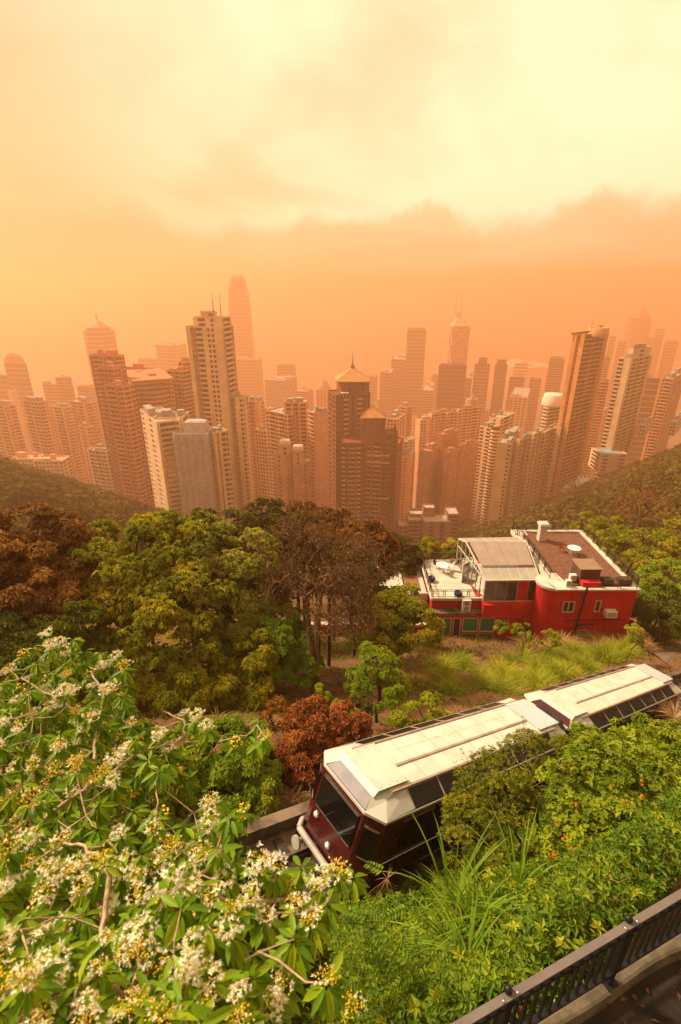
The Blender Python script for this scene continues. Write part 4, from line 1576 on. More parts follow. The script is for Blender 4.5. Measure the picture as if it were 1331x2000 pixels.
TINT = pmat('tram_interior', (0.10, 0.06, 0.04), rough=0.7, var=0.2, scale=2)
TSEAM = pmat('tram_seam', (0.46, 0.37, 0.28), rough=0.6, var=0.2, scale=4)
TDIRT = pmat('roof_stain', (0.68, 0.56, 0.40), rough=0.7, var=0.2, scale=2)


def tram_car(label, s0, Lc, lamps, stain=False):
    QC = 0.825

    def W(s, y, n):
        return tw(s0 + np.asarray(s, float), QC + np.asarray(y, float), n)
    t = thing('tram_car', label, 'tram car', tw(s0 + Lc / 2, QC, -2.6), 'cars of the tram')
    plan = [(0.0, -0.82), (0.0, 0.78), (0.3, 1.225), (Lc - 0.3, 1.225), (Lc, 0.8), (Lc, -0.8), (Lc - 0.3, -1.225), (0.3, -1.225)]
    body, glass = MB(), []
    gl = MB()
    zb, ztp = -1.95, 0.0

    def wall(p, q, ops, th=0.05):
        """wall between plan points with window openings (f0,f1,n0,n1)"""
        P = lambda f, n, o=0.0: W(p[0] + (q[0] - p[0]) * f + o * nx, p[1] + (q[1] - p[1]) * f + o * ny, n)
        d_ = np.array([q[0] - p[0], q[1] - p[1]])
        ln = np.linalg.norm(d_)
        nx, ny = d_[1] / ln, -d_[0] / ln
        ops = sorted(ops)
        f_ = 0.0
        for (a, b, n0, n1) in ops:
            body.quads([[P(f_, zb), P(a, zb), P(a, ztp), P(f_, ztp)]])
            body.quads([[P(a, zb), P(b, zb), P(b, n0), P(a, n0)], [P(a, n1), P(b, n1), P(b, ztp), P(a, ztp)]])
            e = -0.05
            body.quads([[P(a, n0), P(b, n0), P(b, n0, e), P(a, n0, e)], [P(a, n1, e), P(b, n1, e), P(b, n1), P(a, n1)],
                        [P(a, n0), P(a, n0, e), P(a, n1, e), P(a, n1)], [P(b, n0, e), P(b, n0), P(b, n1), P(b, n1, e)]])
            g = MB()
            g.quads([[P(a, n0, e * .8), P(b, n0, e * .8), P(b, n1, e * .8), P(a, n1, e * .8)]])
            fr = MB()
            wf = 0.025 / ln
            for (u0, u1, v0, v1) in ((a, b, n0, n0 + .025), (a, b, n1 - .025, n1), (a, a + wf, n0 + .025, n1 - .025), (b - wf, b, n0 + .025, n1 - .025)):
                fr.quads([[P(u0, v0, 0.006), P(u1, v0, 0.006), P(u1, v1, 0.006), P(u0, v1, 0.006)]])
                fr.quads([[P(u0, v1, 0.006), P(u1, v1, 0.006), P(u1, v1, e), P(u0, v1, e)], [P(u0, v0, e), P(u1, v0, e), P(u1, v0, 0.006), P(u0, v0, 0.006)]])
            glass.append((g, fr))
            f_ = b
        body.quads([[P(f_, zb), P(1, zb), P(1, ztp), P(f_, ztp)]])
    wall(plan[0], plan[1], [(0.06, 0.94, -1.1, -0.19)])
    wall(plan[1], plan[2], [(0.16, 0.86, -1.16, -0.3)])
    nw = int((Lc - 1.4) / 1.3)
    f = np.linspace(0.06, 0.94, nw + 1)
    side = [(f[i] + 0.006, f[i + 1] - 0.006, -1.2 if i % 4 != 1 else -1.85, -0.14) for i in range(nw)]
    wall(plan[2], plan[3], side)
    wall(plan[3], plan[4], [(0.14, 0.84, -1.16, -0.3)])
    wall(plan[4], plan[5], [(0.06, 0.94, -1.1, -0.19)])
    wall(plan[5], plan[6], [(0.14, 0.84, -1.16, -0.3)])
    wall(plan[6], plan[7], [(1 - b, 1 - a, -1.2, -0.14) for (a, b, _, _) in side])
    wall(plan[7], plan[0], [(0.14, 0.84, -1.16, -0.3)])
    # floor, drip rail under the lip, waist moulding
    body.ngon([W(x, y, zb) for x, y in plan][::-1])
    bo = body.build('body', MAROON, t)
    for (g, fr) in glass:
        g_ = g.build('window', TG2, t)
        fr.build('window_frame', MAROON if False else TRUB, g_)
    lip = MB()
    pl = np.array(plan)
    cc = pl.mean(0)
    outp = cc + (pl - cc) * [1 + 0.03 / (Lc / 2), 1.015]
    for i in range(8):
        a, b = outp[i], outp[(i + 1) % 8]
        ai, bi = pl[i], pl[(i + 1) % 8]
        lip.quads([[W(*a, -0.045), W(*b, -0.045), W(*b, 0.02), W(*a, 0.02)], [W(*a, 0.02), W(*b, 0.02), W(*bi, 0.03), W(*ai, 0.03)], [W(*ai, -0.045), W(*bi, -0.045), W(*b, -0.045), W(*a, -0.045)]])
    lip.build('roof_lip', TROOF2, t)
    # roof plate with centre rib and edge rails
    x0, x1, hwid, hz_ = 0.75, Lc - 0.75, 0.80, 0.29
    rp = MB()
    ys = [-hwid, -hwid + .05, -0.09, -0.02, 0.05, 0.12, hwid - .05, hwid]
    rp.loft([[W(x_, y_, n_) for y_, n_ in ((-hwid, hz_ - .06), (-hwid, hz_), (0, hz_ + .025), (hwid, hz_), (hwid, hz_ - .06))] for x_ in (x0, x1)], 0)
    ro = rp.build('roof', TROOF, t)
    for y_, wv, hv in ((-hwid + .03, .06, .035), (hwid - .03, .06, .035), (0.13, .07, .03)):
        rb = MB()
        xx0, xx1 = (1.42, Lc - 1.6) if abs(y_) < .5 else (x0 + .02, x1 - .02)
        hh = hz_ + .025 * (1 - abs(y_) / hwid)
        rb.obox(W(xx0, y_ - wv / 2, hh - .004), A3 * (xx1 - xx0), B3 * wv, N3 * hv)
        rb.build('roof_rib', TRUB, ro)
    for x_ in np.arange(x0 + 1.35, x1 - .6, 1.24):        # sheet joints across the roof
        jm = MB()
        for sg in (-1, 1):
            ya, yb = sg * .03, sg * (hwid - .06)
            ha, hb = hz_ + .024, hz_ + .003
            jm.obox(W(x_, ya, ha), A3 * .022, B3 * (yb - ya) + N3 * (hb - ha), N3 * .006)
        jm.build('roof_seam', TSEAM, ro, 'stuff')
    rv = MB()
    for y_ in (-hwid + .085, hwid - .085):
        for x_ in np.arange(x0 + .7, x1 - .7, .31):
            rv.obox(W(x_, y_, hz_ + .001), A3 * .02, B3 * .02, N3 * .009)
    rv.build('rivet', TSEAM, ro, 'stuff')
    if stain:
        stn = MB()
        r_ = np.random.default_rng(3)
        for k in range(6):
            xa = 1.9 + k * 0.85
            ya = -0.33 + 0.02 * r_.uniform(-1, 1)
            wv = 0.018 + 0.02 * r_.random()
            hh = hz_ + .025 * (1 - .33 / hwid) + 0.004
            n_ = 7
            up = [W(xa + 1.1 * i / (n_ - 1), ya + wv * math.sin(math.pi * i / (n_ - 1)) + .012 * r_.uniform(-1, 1), hh) for i in range(n_)]
            dn = [W(xa + 1.1 * i / (n_ - 1), ya - wv * math.sin(math.pi * i / (n_ - 1)), hh) for i in range(n_)]
            up, dn = np.array(up), np.array(dn)
            stn.quads(np.stack([dn[:-1], dn[1:], up[1:], up[:-1]], 1))
        stn.build('rust_stain', TDIRT, ro)
    # side skylights
    for sg in (-1, 1):
        sk = MB()
        nn = nw
        xs_ = np.linspace(1.28, Lc - 1.28, nn + 1)
        for i in range(nn):
            a, b = xs_[i] + .015, xs_[i + 1] - .015
            q4 = [W(a, sg * 1.2, 0.03), W(b, sg * 1.2, 0.03), W(b, sg * .81, 0.255), W(a, sg * .81, 0.255)]
            sk.quads([q4 if sg > 0 else q4[::-1]])
        sk.build('skylight', TGLASS, t)
        for x_ in xs_:
            bz = MB()
            bz.bar(W(x_, sg * 1.2, 0.035), W(x_, sg * .81, 0.26), 0.035, 0.02, up=N3)
            bz.build('skylight_bar', TRUB, t)
    # the two bevelled ends
    for e in (0, 1):
        X = (lambda x: x) if e == 0 else (lambda x: Lc - x)

        def V(x, y, n):
            return W(X(x), y, n)
        pan = MB()
        pan.quads([[V(.02, -.79, .03), V(.02, .75, .03), V(.27, .62, .215), V(.27, -.62, .215)]])
        pan.build('end_panel', TPANEL if e == 0 and s0 < 5 else MAROON, t)
        cp = MB()
        for sg in (-1, 1):
            ye = .78 if sg > 0 else .82
            L1, L2, L3 = V(.0, sg * ye, .03), V(.3, sg * 1.225, .03), V(1.28, sg * 1.2, .03)
            T1, T2, T3 = V(.27, sg * .62, .215), V(.78, sg * .80, .28), V(1.28, sg * .81, .255)
            M_ = V(.55, sg * .86, .20)
            cp.tris([[L1, L2, M_], [L1, M_, T1], [T1, M_, T2]])
            cp.quads([[L2, L3, T3, M_], [M_, T3, T2, T2]])
        cp.quads([[V(.27, -.62, .215), V(.27, .62, .215), V(.78, .8, .278), V(.78, -.8, .278)]])
        cp.build('roof_end', TROOF2, t)
        ht_ = MB()
        a0, a1 = (.42, 1.42) if e == 0 else (.38, 1.62)
        hw_ = .66
        low, top = .225, .36
        B0 = [V(a0 - .15, -hw_ - .02, low), V(a0 - .15, hw_ + .02, low), V(a1 + .02, hw_ + .02, .27), V(a1 + .02, -hw_ - .02, .27)]
        T0 = [V(a0, -hw_, top), V(a0, hw_, top), V(a1, hw_, top), V(a1, -hw_, top)]
        if e == 1:
            B0, T0 = B0[::-1], T0[::-1]
        ht_.loft([B0, T0])
        ho = ht_.build('roof_hatch', TROOF2, t)
        pl_ = MB()
        g0, g1 = a0 + .0, a1 + .03
        pl_.obox(V(g0, -hw_ - .03, top + .004), A3 * (g1 - g0) * (1 if e == 0 else -1), B3 * (2 * hw_ + .06), N3 * .018)
        pl_.build('hatch_lid', TROOF if e == 0 else THATCH, ho)
        bl = MB()
        for x_ in np.linspace(g0 + .08, g1 - .08, 4):
            for y_ in (-hw_ + .04, hw_ - .04):
                bl.lathe([(.018, 0), (.012, .012), (.001, .014)], (0, 0, 0), 6)
                vv, aa = bl.V[-1]
                bl.V[-1] = (V(x_, y_, top + .022) + vv[:, :1] * A3 + vv[:, 1:2] * B3 + vv[:, 2:] * N3, aa)
        bl.build('hatch_bolt', TCHROME, ho, 'stuff')
        # bumper beam and buffers
        bm = MB()
        bm.tube([V(-.10, y_, -2.04) for y_ in np.linspace(-.95, .95, 8)], .085, 8)
        for y_ in (-.95, .95):
            bm.tube([V(-.10, y_, -2.04), V(.12, y_ * 1.2, -2.04), V(.4, y_ * 1.24, -2.04)], .08, 8)
        bm.build('bumper', TBUMP, t)
        for y_ in (-.72, .72):
            bf = MB()
            bf.tube([V(-.12, y_, -2.2), V(-.26, y_, -2.2), V(-.27, y_, -2.2), V(-.33, y_, -2.2)], [.07, .07, .17, .17], 14)
            bf.build('buffer', TBUMP, t)
        vl = MB()
        vl.quads([[V(.03, -.86, -2.3), V(.03, .86, -2.3), V(.03, .86, -1.94), V(.03, -.86, -1.94)]])
        vl.obox(V(.03, -.86, -2.3), A3 * (.06 if e == 0 else -.06), B3 * 1.72, N3 * .36)
        vl.build('valance', MAROON, t)
        for (y_, n_) in ((-.60, -1.32), (.05, -1.66)) if e == 0 else ((-.55, -1.6), (.55, -1.6)):
            lm = MB()
            lm.tube([V(.02, y_, n_), V(-.035, y_, n_), V(-.04, y_, n_)], [.095, .095, .08], 16, cap=True)
            lo = lm.build('headlight', TCHROME, t)
            lg = MB()
            lg.tube([V(-.038, y_, n_), V(-.055, y_, n_), V(-.062, y_, n_)], [.078, .06, .02], 14)
            lg.build('lens', TLAMP, lo)
        for yp, yt in ((.25, .62), (-.35, -.05)):
            wp = MB()
            wp.tube([V(-.01, yp, -1.16), V(-.04, yp, -1.16), V(-.045, yt, -.72)], .011, 5)
            wp.bar(V(-.03, yt - .04, -.95), V(-.03, yt + .04, -.45), .02, .012)
            wp.build('wiper', TUNDER, t)
    # inside: floor, dash shelf, seats; underframe
    inn = MB()
    inn.quads([[W(.1, -1.15, -1.9), W(Lc - .1, -1.15, -1.9), W(Lc - .1, 1.15, -1.9), W(.1, 1.15, -1.9)]])
    inn.build('floor', TINT, t)
    for xx in (.10, Lc - .42):
        dsh = MB()
        dsh.obox(W(xx, -.78, -1.9), A3 * .32, B3 * 1.5, N3 * .72)
        dsh.build('dashboard', TSEAT, t)
    seat = MB()
    seat.obox(W(0, 0, 0), A3 * .42, B3 * .82, N3 * .06)
    seat.obox(W(.40, 0, .06), A3 * .05 + N3 * 0, B3 * .82, N3 * .55)
    seat.obox(W(.1, .05, -.38), A3 * .25, B3 * .72, N3 * .38)
    sm_ = seat.mesh('seat', TSEAT)
    for xx in np.arange(1.5, Lc - 1.6, .85):
        for yy in (-1.1, .26):
            o = bpy.data.objects.new('seat', sm_)
            COL.objects.link(o)
            o.parent = t
            o.matrix_parent_inverse = world_of(t).inverted()
            o.location = tuple(A3 * xx + B3 * yy + N3 * (-1.5))
    un = MB()
    un.obox(W(.5, -.9, -2.3), A3 * (Lc - 1), B3 * 1.8, N3 * .3)
    for xx in (1.6, Lc - 1.6):
        un.obox(W(xx - .8, -.95, -2.55), A3 * 1.6, B3 * .12, N3 * .3)
        un.obox(W(xx - .8, .83, -2.55), A3 * 1.6, B3 * .12, N3 * .3)
    un.build('underframe', TUNDER, t)
    for xx in (1.1, 2.1, Lc - 2.1, Lc - 1.1):
        for yy in (-.76, .76):
            wh = MB()
            c_ = W(xx, yy, -2.34)
            an = np.linspace(0, 2 * math.pi, 17)[:-1]
            r0 = np.array([c_ + (A3 * math.cos(k) + N3 * math.sin(k)) * .25 - B3 * .05 for k in an])
            r1 = r0 + B3 * .1
            wh.loft([r0, r1])
            wh.build('wheel', RUST, t)
    # hand rail along the near side, below the windows
    for sg in (-1, 1):
        hr = MB()
        hr.tube([W(x_, sg * 1.26, -1.27) for x_ in np.linspace(.4, Lc - .4, 6)], .022, 6)
        hr.build('side_rail', TCHROME, t)
    return t


TG2 = clearglass('tram_window_glass', (0.10, 0.085, 0.075), 0.985)
tram_car('nearer maroon tram car with long white roof and large windscreen', 0.0, 9.5, None, True)
tram_car('farther maroon tram car with pale blue-grey roof hatch at its far end', 9.95, 11.1, None)
gw = MB()
R = []
for x_ in (9.42, 9.55, 9.68, 9.81, 10.03):
    sc_ = .92 if int(x_ * 100) % 2 else .86
    R.append([tw(x_, .825 + y_ * sc_, n_) for y_, n_ in ((-.85, -1.85), (.85, -1.85), (.85, -.1), (.5, .1), (-.5, .1), (-.85, -.1))])
gw.loft(R)
_g = gw.build('gangway_bellows', TUNDER)
tag(_g, 'dark bellows joining the two tram cars', 'bellows')
# ------------------------------------------------------------------ red house on the slope
RED = pmat('house_red', (0.52, 0.012, 0.011), rough=0.75, var=0.16, scale=0.9, streak=0.35, bump=0.15, detail=6)
HWH = pmat('house_white', (0.58, 0.48, 0.38), rough=0.8, var=0.12, scale=0.8, streak=0.2)
DECK = pmat('deck_board', (0.17, 0.065, 0.035), rough=0.75, var=0.3, scale=3)
TILE = pmat('terrace_tile', (0.62, 0.50, 0.38), rough=0.85, var=0.15, scale=1.3)
IRON = pmat('black_iron', (0.02, 0.016, 0.014), rough=0.5, var=0.2, scale=5)
FRAME = pmat('window_frame_white', (0.52, 0.46, 0.38), rough=0.6, var=0.08, scale=3)
HG = pmat('house_window_glass', (0.03, 0.03, 0.028), rough=0.1, var=0.3, scale=1, spec=0.6)
GREEN = pmat('green_blind', (0.035, 0.19, 0.085), rough=0.35, var=0.2, scale=1.2, spec=0.5)
GREYB = pmat('grey_blind', (0.28, 0.24, 0.19), rough=0.6, var=0.1, scale=3)
SHADE = pmat('sunshade_panel', (0.36, 0.25, 0.19), rough=0.7, var=0.08, scale=1)
PANE = clearglass('conservatory_glass', (0.72, 0.75, 0.72), 0.86)
DPANE = clearglass('conservatory_dark_glass', (0.12, 0.08, 0.07), 0.97)
ACW = pmat('ac_casing', (0.66, 0.58, 0.48), rough=0.6, var=0.08, scale=3)
ACG = pmat('ac_grille', (0.2, 0.15, 0.1), rough=0.7, var=0.2, scale=5)
NAVY = pmat('navy_cover', (0.02, 0.018, 0.06), rough=0.5, var=0.2, scale=3)
PLASW = pmat('white_plastic', (0.78, 0.74, 0.66), rough=0.4, var=0.06, scale=3)
SHEDM = pmat('shed_brown', (0.11, 0.05, 0.032), rough=0.7, var=0.25, scale=2)
CANOPYM = pmat('shed_roof', (0.27, 0.15, 0.09), rough=0.8, var=0.15, scale=2)
TERRA = pmat('terracotta', (0.28, 0.10, 0.05), rough=0.8, var=0.2, scale=3)

house = thing('red_house', 'red house with roof deck, round stair tower and glass conservatory', 'house', (20, 42, -30.5))


def hpart(mb, name, mat, parent=house, kind=None):
    return mb.build(name, mat, parent, kind)


ZR, ZG = -24.0, -31.5
X0, X1, YF, YB = 18.6, 25.75, 37.85, 49.4


def win(x0, x1, z0, z1, y, glass=HG, mull=1, blind=False):
    """a window on a front wall at y, looking to -y"""
    fr = MB()
    w_ = 0.07
    for (a, b, c, d) in ((x0, x1, z0, z0 + w_), (x0, x1, z1 - w_, z1), (x0, x0 + w_, z0 + w_, z1 - w_), (x1 - w_, x1, z0 + w_, z1 - w_)):
        fr.box(a, b, y - 0.06, y + 0.1, c, d)
    for k in range(mull):
        m_ = x0 + (x1 - x0) * (k + 1) / (mull + 1)
        fr.box(m_ - w_ / 2, m_ + w_ / 2, y - 0.055, y + 0.1, z0 + w_, z1 - w_)
    o = hpart(fr, 'window', FRAME)
    for k in range(mull + 1):
        g = MB()
        a = x0 + (x1 - x0) * k / (mull + 1)
        b = x0 + (x1 - x0) * (k + 1) / (mull + 1)
        g.quads([[(a, y + .01, z0), (b, y + .01, z0), (b, y + .01, z1), (a, y + .01, z1)]])
        hpart(g, 'pane', glass, o)
    s = MB()
    s.box(x0 - .08, x1 + .08, y - .14, y + .05, z0 - .09, z0)
    hpart(s, 'sill', RED, o)
    return o


def wall_with_holes(mb, x0, x1, z0, z1, y, holes, rec=0.12):
    xs = sorted(set([x0, x1] + [h[0] for h in holes] + [h[1] for h in holes]))
    zs = sorted(set([z0, z1] + [h[2] for h in holes] + [h[3] for h in holes]))
    for a, b in zip(xs[:-1], xs[1:]):
        for c, d in zip(zs[:-1], zs[1:]):
            mx, mz = (a + b) / 2, (c + d) / 2
            if any(h[0] < mx < h[1] and h[2] < mz < h[3] for h in holes):
                continue
            mb.quads([[(a, y, c), (b, y, c), (b, y, d), (a, y, d)]])
    for (a, b, c, d) in holes:
        mb.quads([[(a, y, c), (b, y, c), (b, y + rec, c), (a, y + rec, c)], [(a, y + rec, d), (b, y + rec, d), (b, y, d), (a, y, d)],
                  [(a, y, c), (a, y + rec, c), (a, y + rec, d), (a, y, d)], [(b, y + rec, c), (b, y, c), (b, y, d), (b, y + rec, d)]])


# front wall of the main block
holes = [(19.55, 20.55, -26.35, -25.2), (22.35, 22.85, -26.3, -25.1), (21.35, 22.25, -29.6, -28.2), (19.6, 19.95, -29.4, -28.3)]
mw = MB()
wall_with_holes(mw, X0, X1, ZG, ZR, YF, holes)
mw.quads([[(X1, YF, ZG), (X1, YB, ZG), (X1, YB, ZR), (X1, YF, ZR)], [(X1, YB, ZG), (X0, YB, ZG), (X0, YB, ZR), (X1, YB, ZR)],
          [(X0, YB, ZG), (X0, YF, ZG), (X0, YF, ZR), (X0, YB, ZR)]])
hpart(mw, 'wall', RED)
win(19.55, 20.55, -26.35, -25.2, YF + .04)
win(22.35, 22.85, -26.3, -25.1, YF + .04, mull=0)
win(21.35, 22.25, -29.6, -28.2, YF + .04, GREYB, 0)
win(19.6, 19.95, -29.4, -28.3, YF + .04, mull=0)
# mouldings and a cornice under the white coping
mo = MB()
for z_, d_, h_ in ((ZR - .55, .07, .12), (ZR - 3.05, .06, .1), (ZR - 3.95, .05, .09)):
    mo.box(X0 + .6, X1 - .05, YF - d_, YF + .01, z_, z_ + h_)
hpart(mo, 'moulding', RED)
cop = MB()
cop.box(X0, X1 + .16, YF - .18, YF + .32, ZR - .02, ZR + .13)
cop.box(X1 - .32, X1 + .16, YF + .32, YB + .1, ZR - .02, ZR + .13)
cop.box(X0 + .45, X1 - .32, YB - .3, YB + .1, ZR - .02, ZR + .13)
cop.box(X0 - .3, X0 + .45, YF + 1.5, YB - 1.2, ZR - .02, ZR + .125)
hpart(cop, 'coping', HWH)
# round stair tower
tw_ = MB()
cxr, cyr, rr = 18.75, 39.15, 1.25
an = np.linspace(math.pi * .5, math.pi * 1.5, 17)
ring = [(cxr + rr * math.cos(k), cyr + rr * math.sin(k)) for k in an]
ring += [(X0 + 1.0, YF + .02), (X0 + 1.0, cyr + rr)]
tw_.prism(ring, ZG, ZR - .12)
hpart(tw_, 'stair_tower', RED)
tc_ = MB()
ring2 = [(cxr + (rr + .1) * math.cos(k), cyr + (rr + .1) * math.sin(k)) for k in an] + [(X0 + .0, YF - .14), (X0 + 1.4, YF + .5), (X0 + 1.0, cyr + rr + .1)]
tc_.prism(ring2, ZR - .119, ZR + .115, bottom=True)
hpart(tc_, 'tower_cap', HWH)
# roof deck: every board a piece
bd = []
r_ = np.random.default_rng(5)
yy = YF + .75
bw = 0.19
while yy < YB - .35:
    xa = X0 + .46 if yy < YB - 1.2 else X0 + 1.2
    cut = xa + r_.uniform(.3, .7) * (X1 - .34 - xa)
    bd.append((xa, cut - .006, yy))
    bd.append((cut + .006, X1 - .34, yy))
    yy += bw
for (a, b, y_) in bd:
    m_ = MB()
    m_.box(a, b, y_ + .006, y_ + bw - .006, ZR - .08, ZR + .03 + r_.uniform(-.004, .004))
    o = hpart(m_, 'deck_board', DECK)
sub = MB()
sub.box(X0 + .46, X1 - .33, YF + .4, YB - .31, ZR - .3, ZR - .06)
hpart(sub, 'deck_base', SHEDM)
# small roof step at the back left
st = MB()
st.box(X0 - .3, X0 + 1.1, YB - 1.19, YB + .2, ZR - .3, ZR + .12)
hpart(st, 'roof_step', HWH)


def railing(pts, hgt, label, cat='railing', z=None, gap=1.35, orn=False):
    """iron railing with paired posts and mid rails"""
    t = thing('railing', label, cat, pts[0], 'black iron railings of the red house')
    top, posts, mid = MB(), [], MB()
    for p, q in zip(pts[:-1], pts[1:]):
        p, q = np.asarray(p, float), np.asarray(q, float)
        ln = np.linalg.norm(q - p)
        n = max(1, int(round(ln / gap)))
        top.bar(p + [0, 0, hgt], q + [0, 0, hgt], .06, .045)
        for zz in (.16, hgt - .16):
            mid.bar(p + [0, 0, zz], q + [0, 0, zz], .03, .03)
        for k in range(n + 1):
            c = p + (q - p) * k / n
            d_ = (q - p) / ln
            for e in (-.11, .11):
                cc = c + d_ * e
                if (k == 0 and e < 0) or (k == n and e > 0):
                    continue
                pm = MB()
                pm.bar(cc, cc + [0, 0, hgt], .045, .045)
                posts.append(pm)
            if 0 < k < n:
                for zz in np.linspace(.25, hgt - .25, 4):
                    mid.bar(c - d_ * .1 + [0, 0, zz], c + d_ * .1 + [0, 0, zz + .1], .02, .02)
    top.build('top_rail', IRON, t)
    mid.build('mid_rail', IRON, t)
    for pm in posts:
        pm.build('post', IRON, t)
    return t


zc = ZR + .12
railing([(X0 + 3.9, YF + .05, zc), (X1 - .05, YF + .05, zc)], .95, 'short iron railing along the front edge of the roof deck')
railing([(X1 - .05, YF + .05, zc), (X1 - .05, YB - .1, zc)], .95, 'long iron railing down the right side of the roof deck')
railing([(X1 - .05, YB - .1, zc), (X0 + 1.1, YB - .1, zc), ], .95, 'iron railing along the far edge of the roof deck behind the chimney')
railing([(X0 + .1, YF + 1.6, zc), (X0 + .1, YB - 1.2, zc), (X0 - .2, YB - 1.2, zc), (X0 - .2, YB + .15, zc), (X0 + 1.1, YB + .15, zc)], .95, 'iron railing between the roof deck and the conservatory roof')
# chimney
ch = thing('chimney', 'white square chimney with overhanging cap on the roof deck', 'chimney', (20.7, 47.2, ZR))
m_ = MB()
m_.box(20.35, 21.05, 46.9, 47.6, ZR + .04, ZR + 1.75)
m_.build('stack', HWH, ch)
m_ = MB()
m_.box(20.22, 21.18, 46.77, 47.73, ZR + 1.75, ZR + 1.98)
m_.box(20.3, 21.1, 46.85, 47.65, ZR + 1.98, ZR + 2.04)
m_.build('cap', HWH, ch)
m_ = MB()
m_.box(20.29, 21.11, 46.84, 47.66, ZR + 1.55, ZR + 1.62)
m_.build('band', HWH, ch)
# brown roof hutch
sh = thing('roof_hutch', 'dark brown box-shaped roof hutch at the front of the deck', 'hutch', (21.9, 39.9, ZR))
m_ = MB()
m_.box(20.98, 22.72, 38.8, 40.5, ZR + .035, ZR + 1.45)
m_.build('wall', SHEDM, sh)
for k in range(9):
    m_ = MB()
    a = 20.98 + k * 1.74 / 9
    m_.box(a + .012, a + 1.74 / 9 - .012, 38.76, 38.80, ZR + .06, ZR + 1.42)
    m_.build('board', SHEDM, sh)
m_ = MB()
m_.box(20.88, 22.82, 38.68, 40.62, ZR + 1.45, ZR + 1.53)
m_.build('roof', CANOPYM, sh)
m_ = MB()
m_.box(21.0, 22.6, 38.05, 38.66, ZR + .13, ZR + .55)
m_.build('red_duct', RED, sh)
# drain pipe down the facade
pi = MB()
pi.tube([(21.2, YF - .2, ZR + .5), (21.2, YF - .22, ZR - .2), (21.05, YF - .16, ZR - 3.0), (20.95, YF - .16, ZG)], .085, 8)
pi.tube([(19.9, YF - .1, ZR - 3.25), (20.9, YF - .1, ZR - 3.1), (24.9, YF - .1, ZR - 3.02)], .03, 6)
pi.tube([(21.0, YF - .12, ZR - 3.65), (22.6, YF - .12, ZR - 3.5)], .06, 6)
hpart(pi, 'drain_pipe', IRON)


def ac(x, y, z, w_, h_, d_, label, fans=0):
    t = thing('air_conditioner', label, 'air conditioner', (x, y, z), 'air conditioners of the red house')
    m = MB()
    m.box(x, x + w_, y - d_, y, z, z + h_)
    m.build('casing', ACW, t)
    g = MB()
    if fans:
        for k in range(fans):
            c = (x + w_ * .5, y - d_ - .012, z + h_ * (k + .5) / fans)
            rr_ = min(w_, h_ / fans) * .38
            an_ = np.linspace(0, 2 * math.pi, 19)[:-1]
            R0 = np.array([(c[0] + rr_ * math.cos(q), c[1] + .012, c[2] + rr_ * math.sin(q)) for q in an_])
            R1 = np.array([(c[0] + rr_ * .92 * math.cos(q), c[1], c[2] + rr_ * .92 * math.sin(q)) for q in an_])
            gg = MB()
            gg.loft([R0, R1])
            fo = gg.build('fan_grille', ACG, t)
            hb = MB()
            R2 = np.array([(c[0] + rr_ * .3 * math.cos(q), c[1] - .01, c[2] + rr_ * .3 * math.sin(q)) for q in an_])
            hb.ngon(R2)
            for q in np.linspace(0, math.pi, 5)[:-1]:
                e_ = np.array([math.cos(q), 0, math.sin(q)]) * rr_
                hb.bar(np.array(c) - e_ + [0, -.012, 0], np.array(c) + e_ + [0, -.012, 0], .02, .01)
            hb.build('fan_hub', ACW, fo)
    else:
        for k in range(5):
            zz = z + h_ * (.2 + .15 * k)
            g.box(x + w_ * .1, x + w_ * .9, y - d_ - .012, y - d_, zz, zz + h_ * .06)
        g.build('grille', ACG, t)
    b = MB()
    for xx in (x + .05, x + w_ - .09):
        b.box(xx, xx + .04, y - d_, y + .02, z - .06, z)
    b.build('bracket', IRON, t)
    return t


ac(23.2, YF - .04, -26.55, .95, .62, .55, 'window air conditioner hung high on the red front wall')
ac(22.65, YF - .04, -30.75, .9, .55, .55, 'window air conditioner low on the red front wall above the grass')
ac(19.55, 38.4, ZR + .13, .45, .62, .35, 'small outdoor unit on the white cap of the round tower')
ac(20.3, 39.4, ZR + .13, .55, .6, .4, 'white outdoor unit behind railing beside the brown hutch')
ac(11.15, 39.75, -27.35, .78, 1.2, .36, 'tall twin-fan outdoor unit on the ledge under the terrace', 2)


# table and chairs
def table(x, y, z, r, hgt, label, leg=4):
    t = thing('garden_table', label, 'table', (x, y, z))
    m = MB()
    m.lathe([(.001, hgt - .03), (r, hgt - .03), (r, hgt), (.001, hgt + .002)], (x, y, z), 24, smooth=False)
    m.build('tabletop', PLASW, t)
    for k in range(leg):
        a = k * 2 * math.pi / leg + .5
        m = MB()
        m.tube([(x + .18 * math.cos(a), y + .18 * math.sin(a), z + hgt - .03), (x + .25 * r * math.cos(a), y + .25 * r * math.sin(a), z + hgt * .45), (x + .62 * r * math.cos(a), y + .62 * r * math.sin(a), z)], .035, 6)
        m.build('leg', PLASW, t)
    m = MB()
    m.tube([(x, y, z + hgt - .05), (x, y, z + hgt + .22)], .02, 6)
    m.build('parasol_tube', IRON, t)
    return t


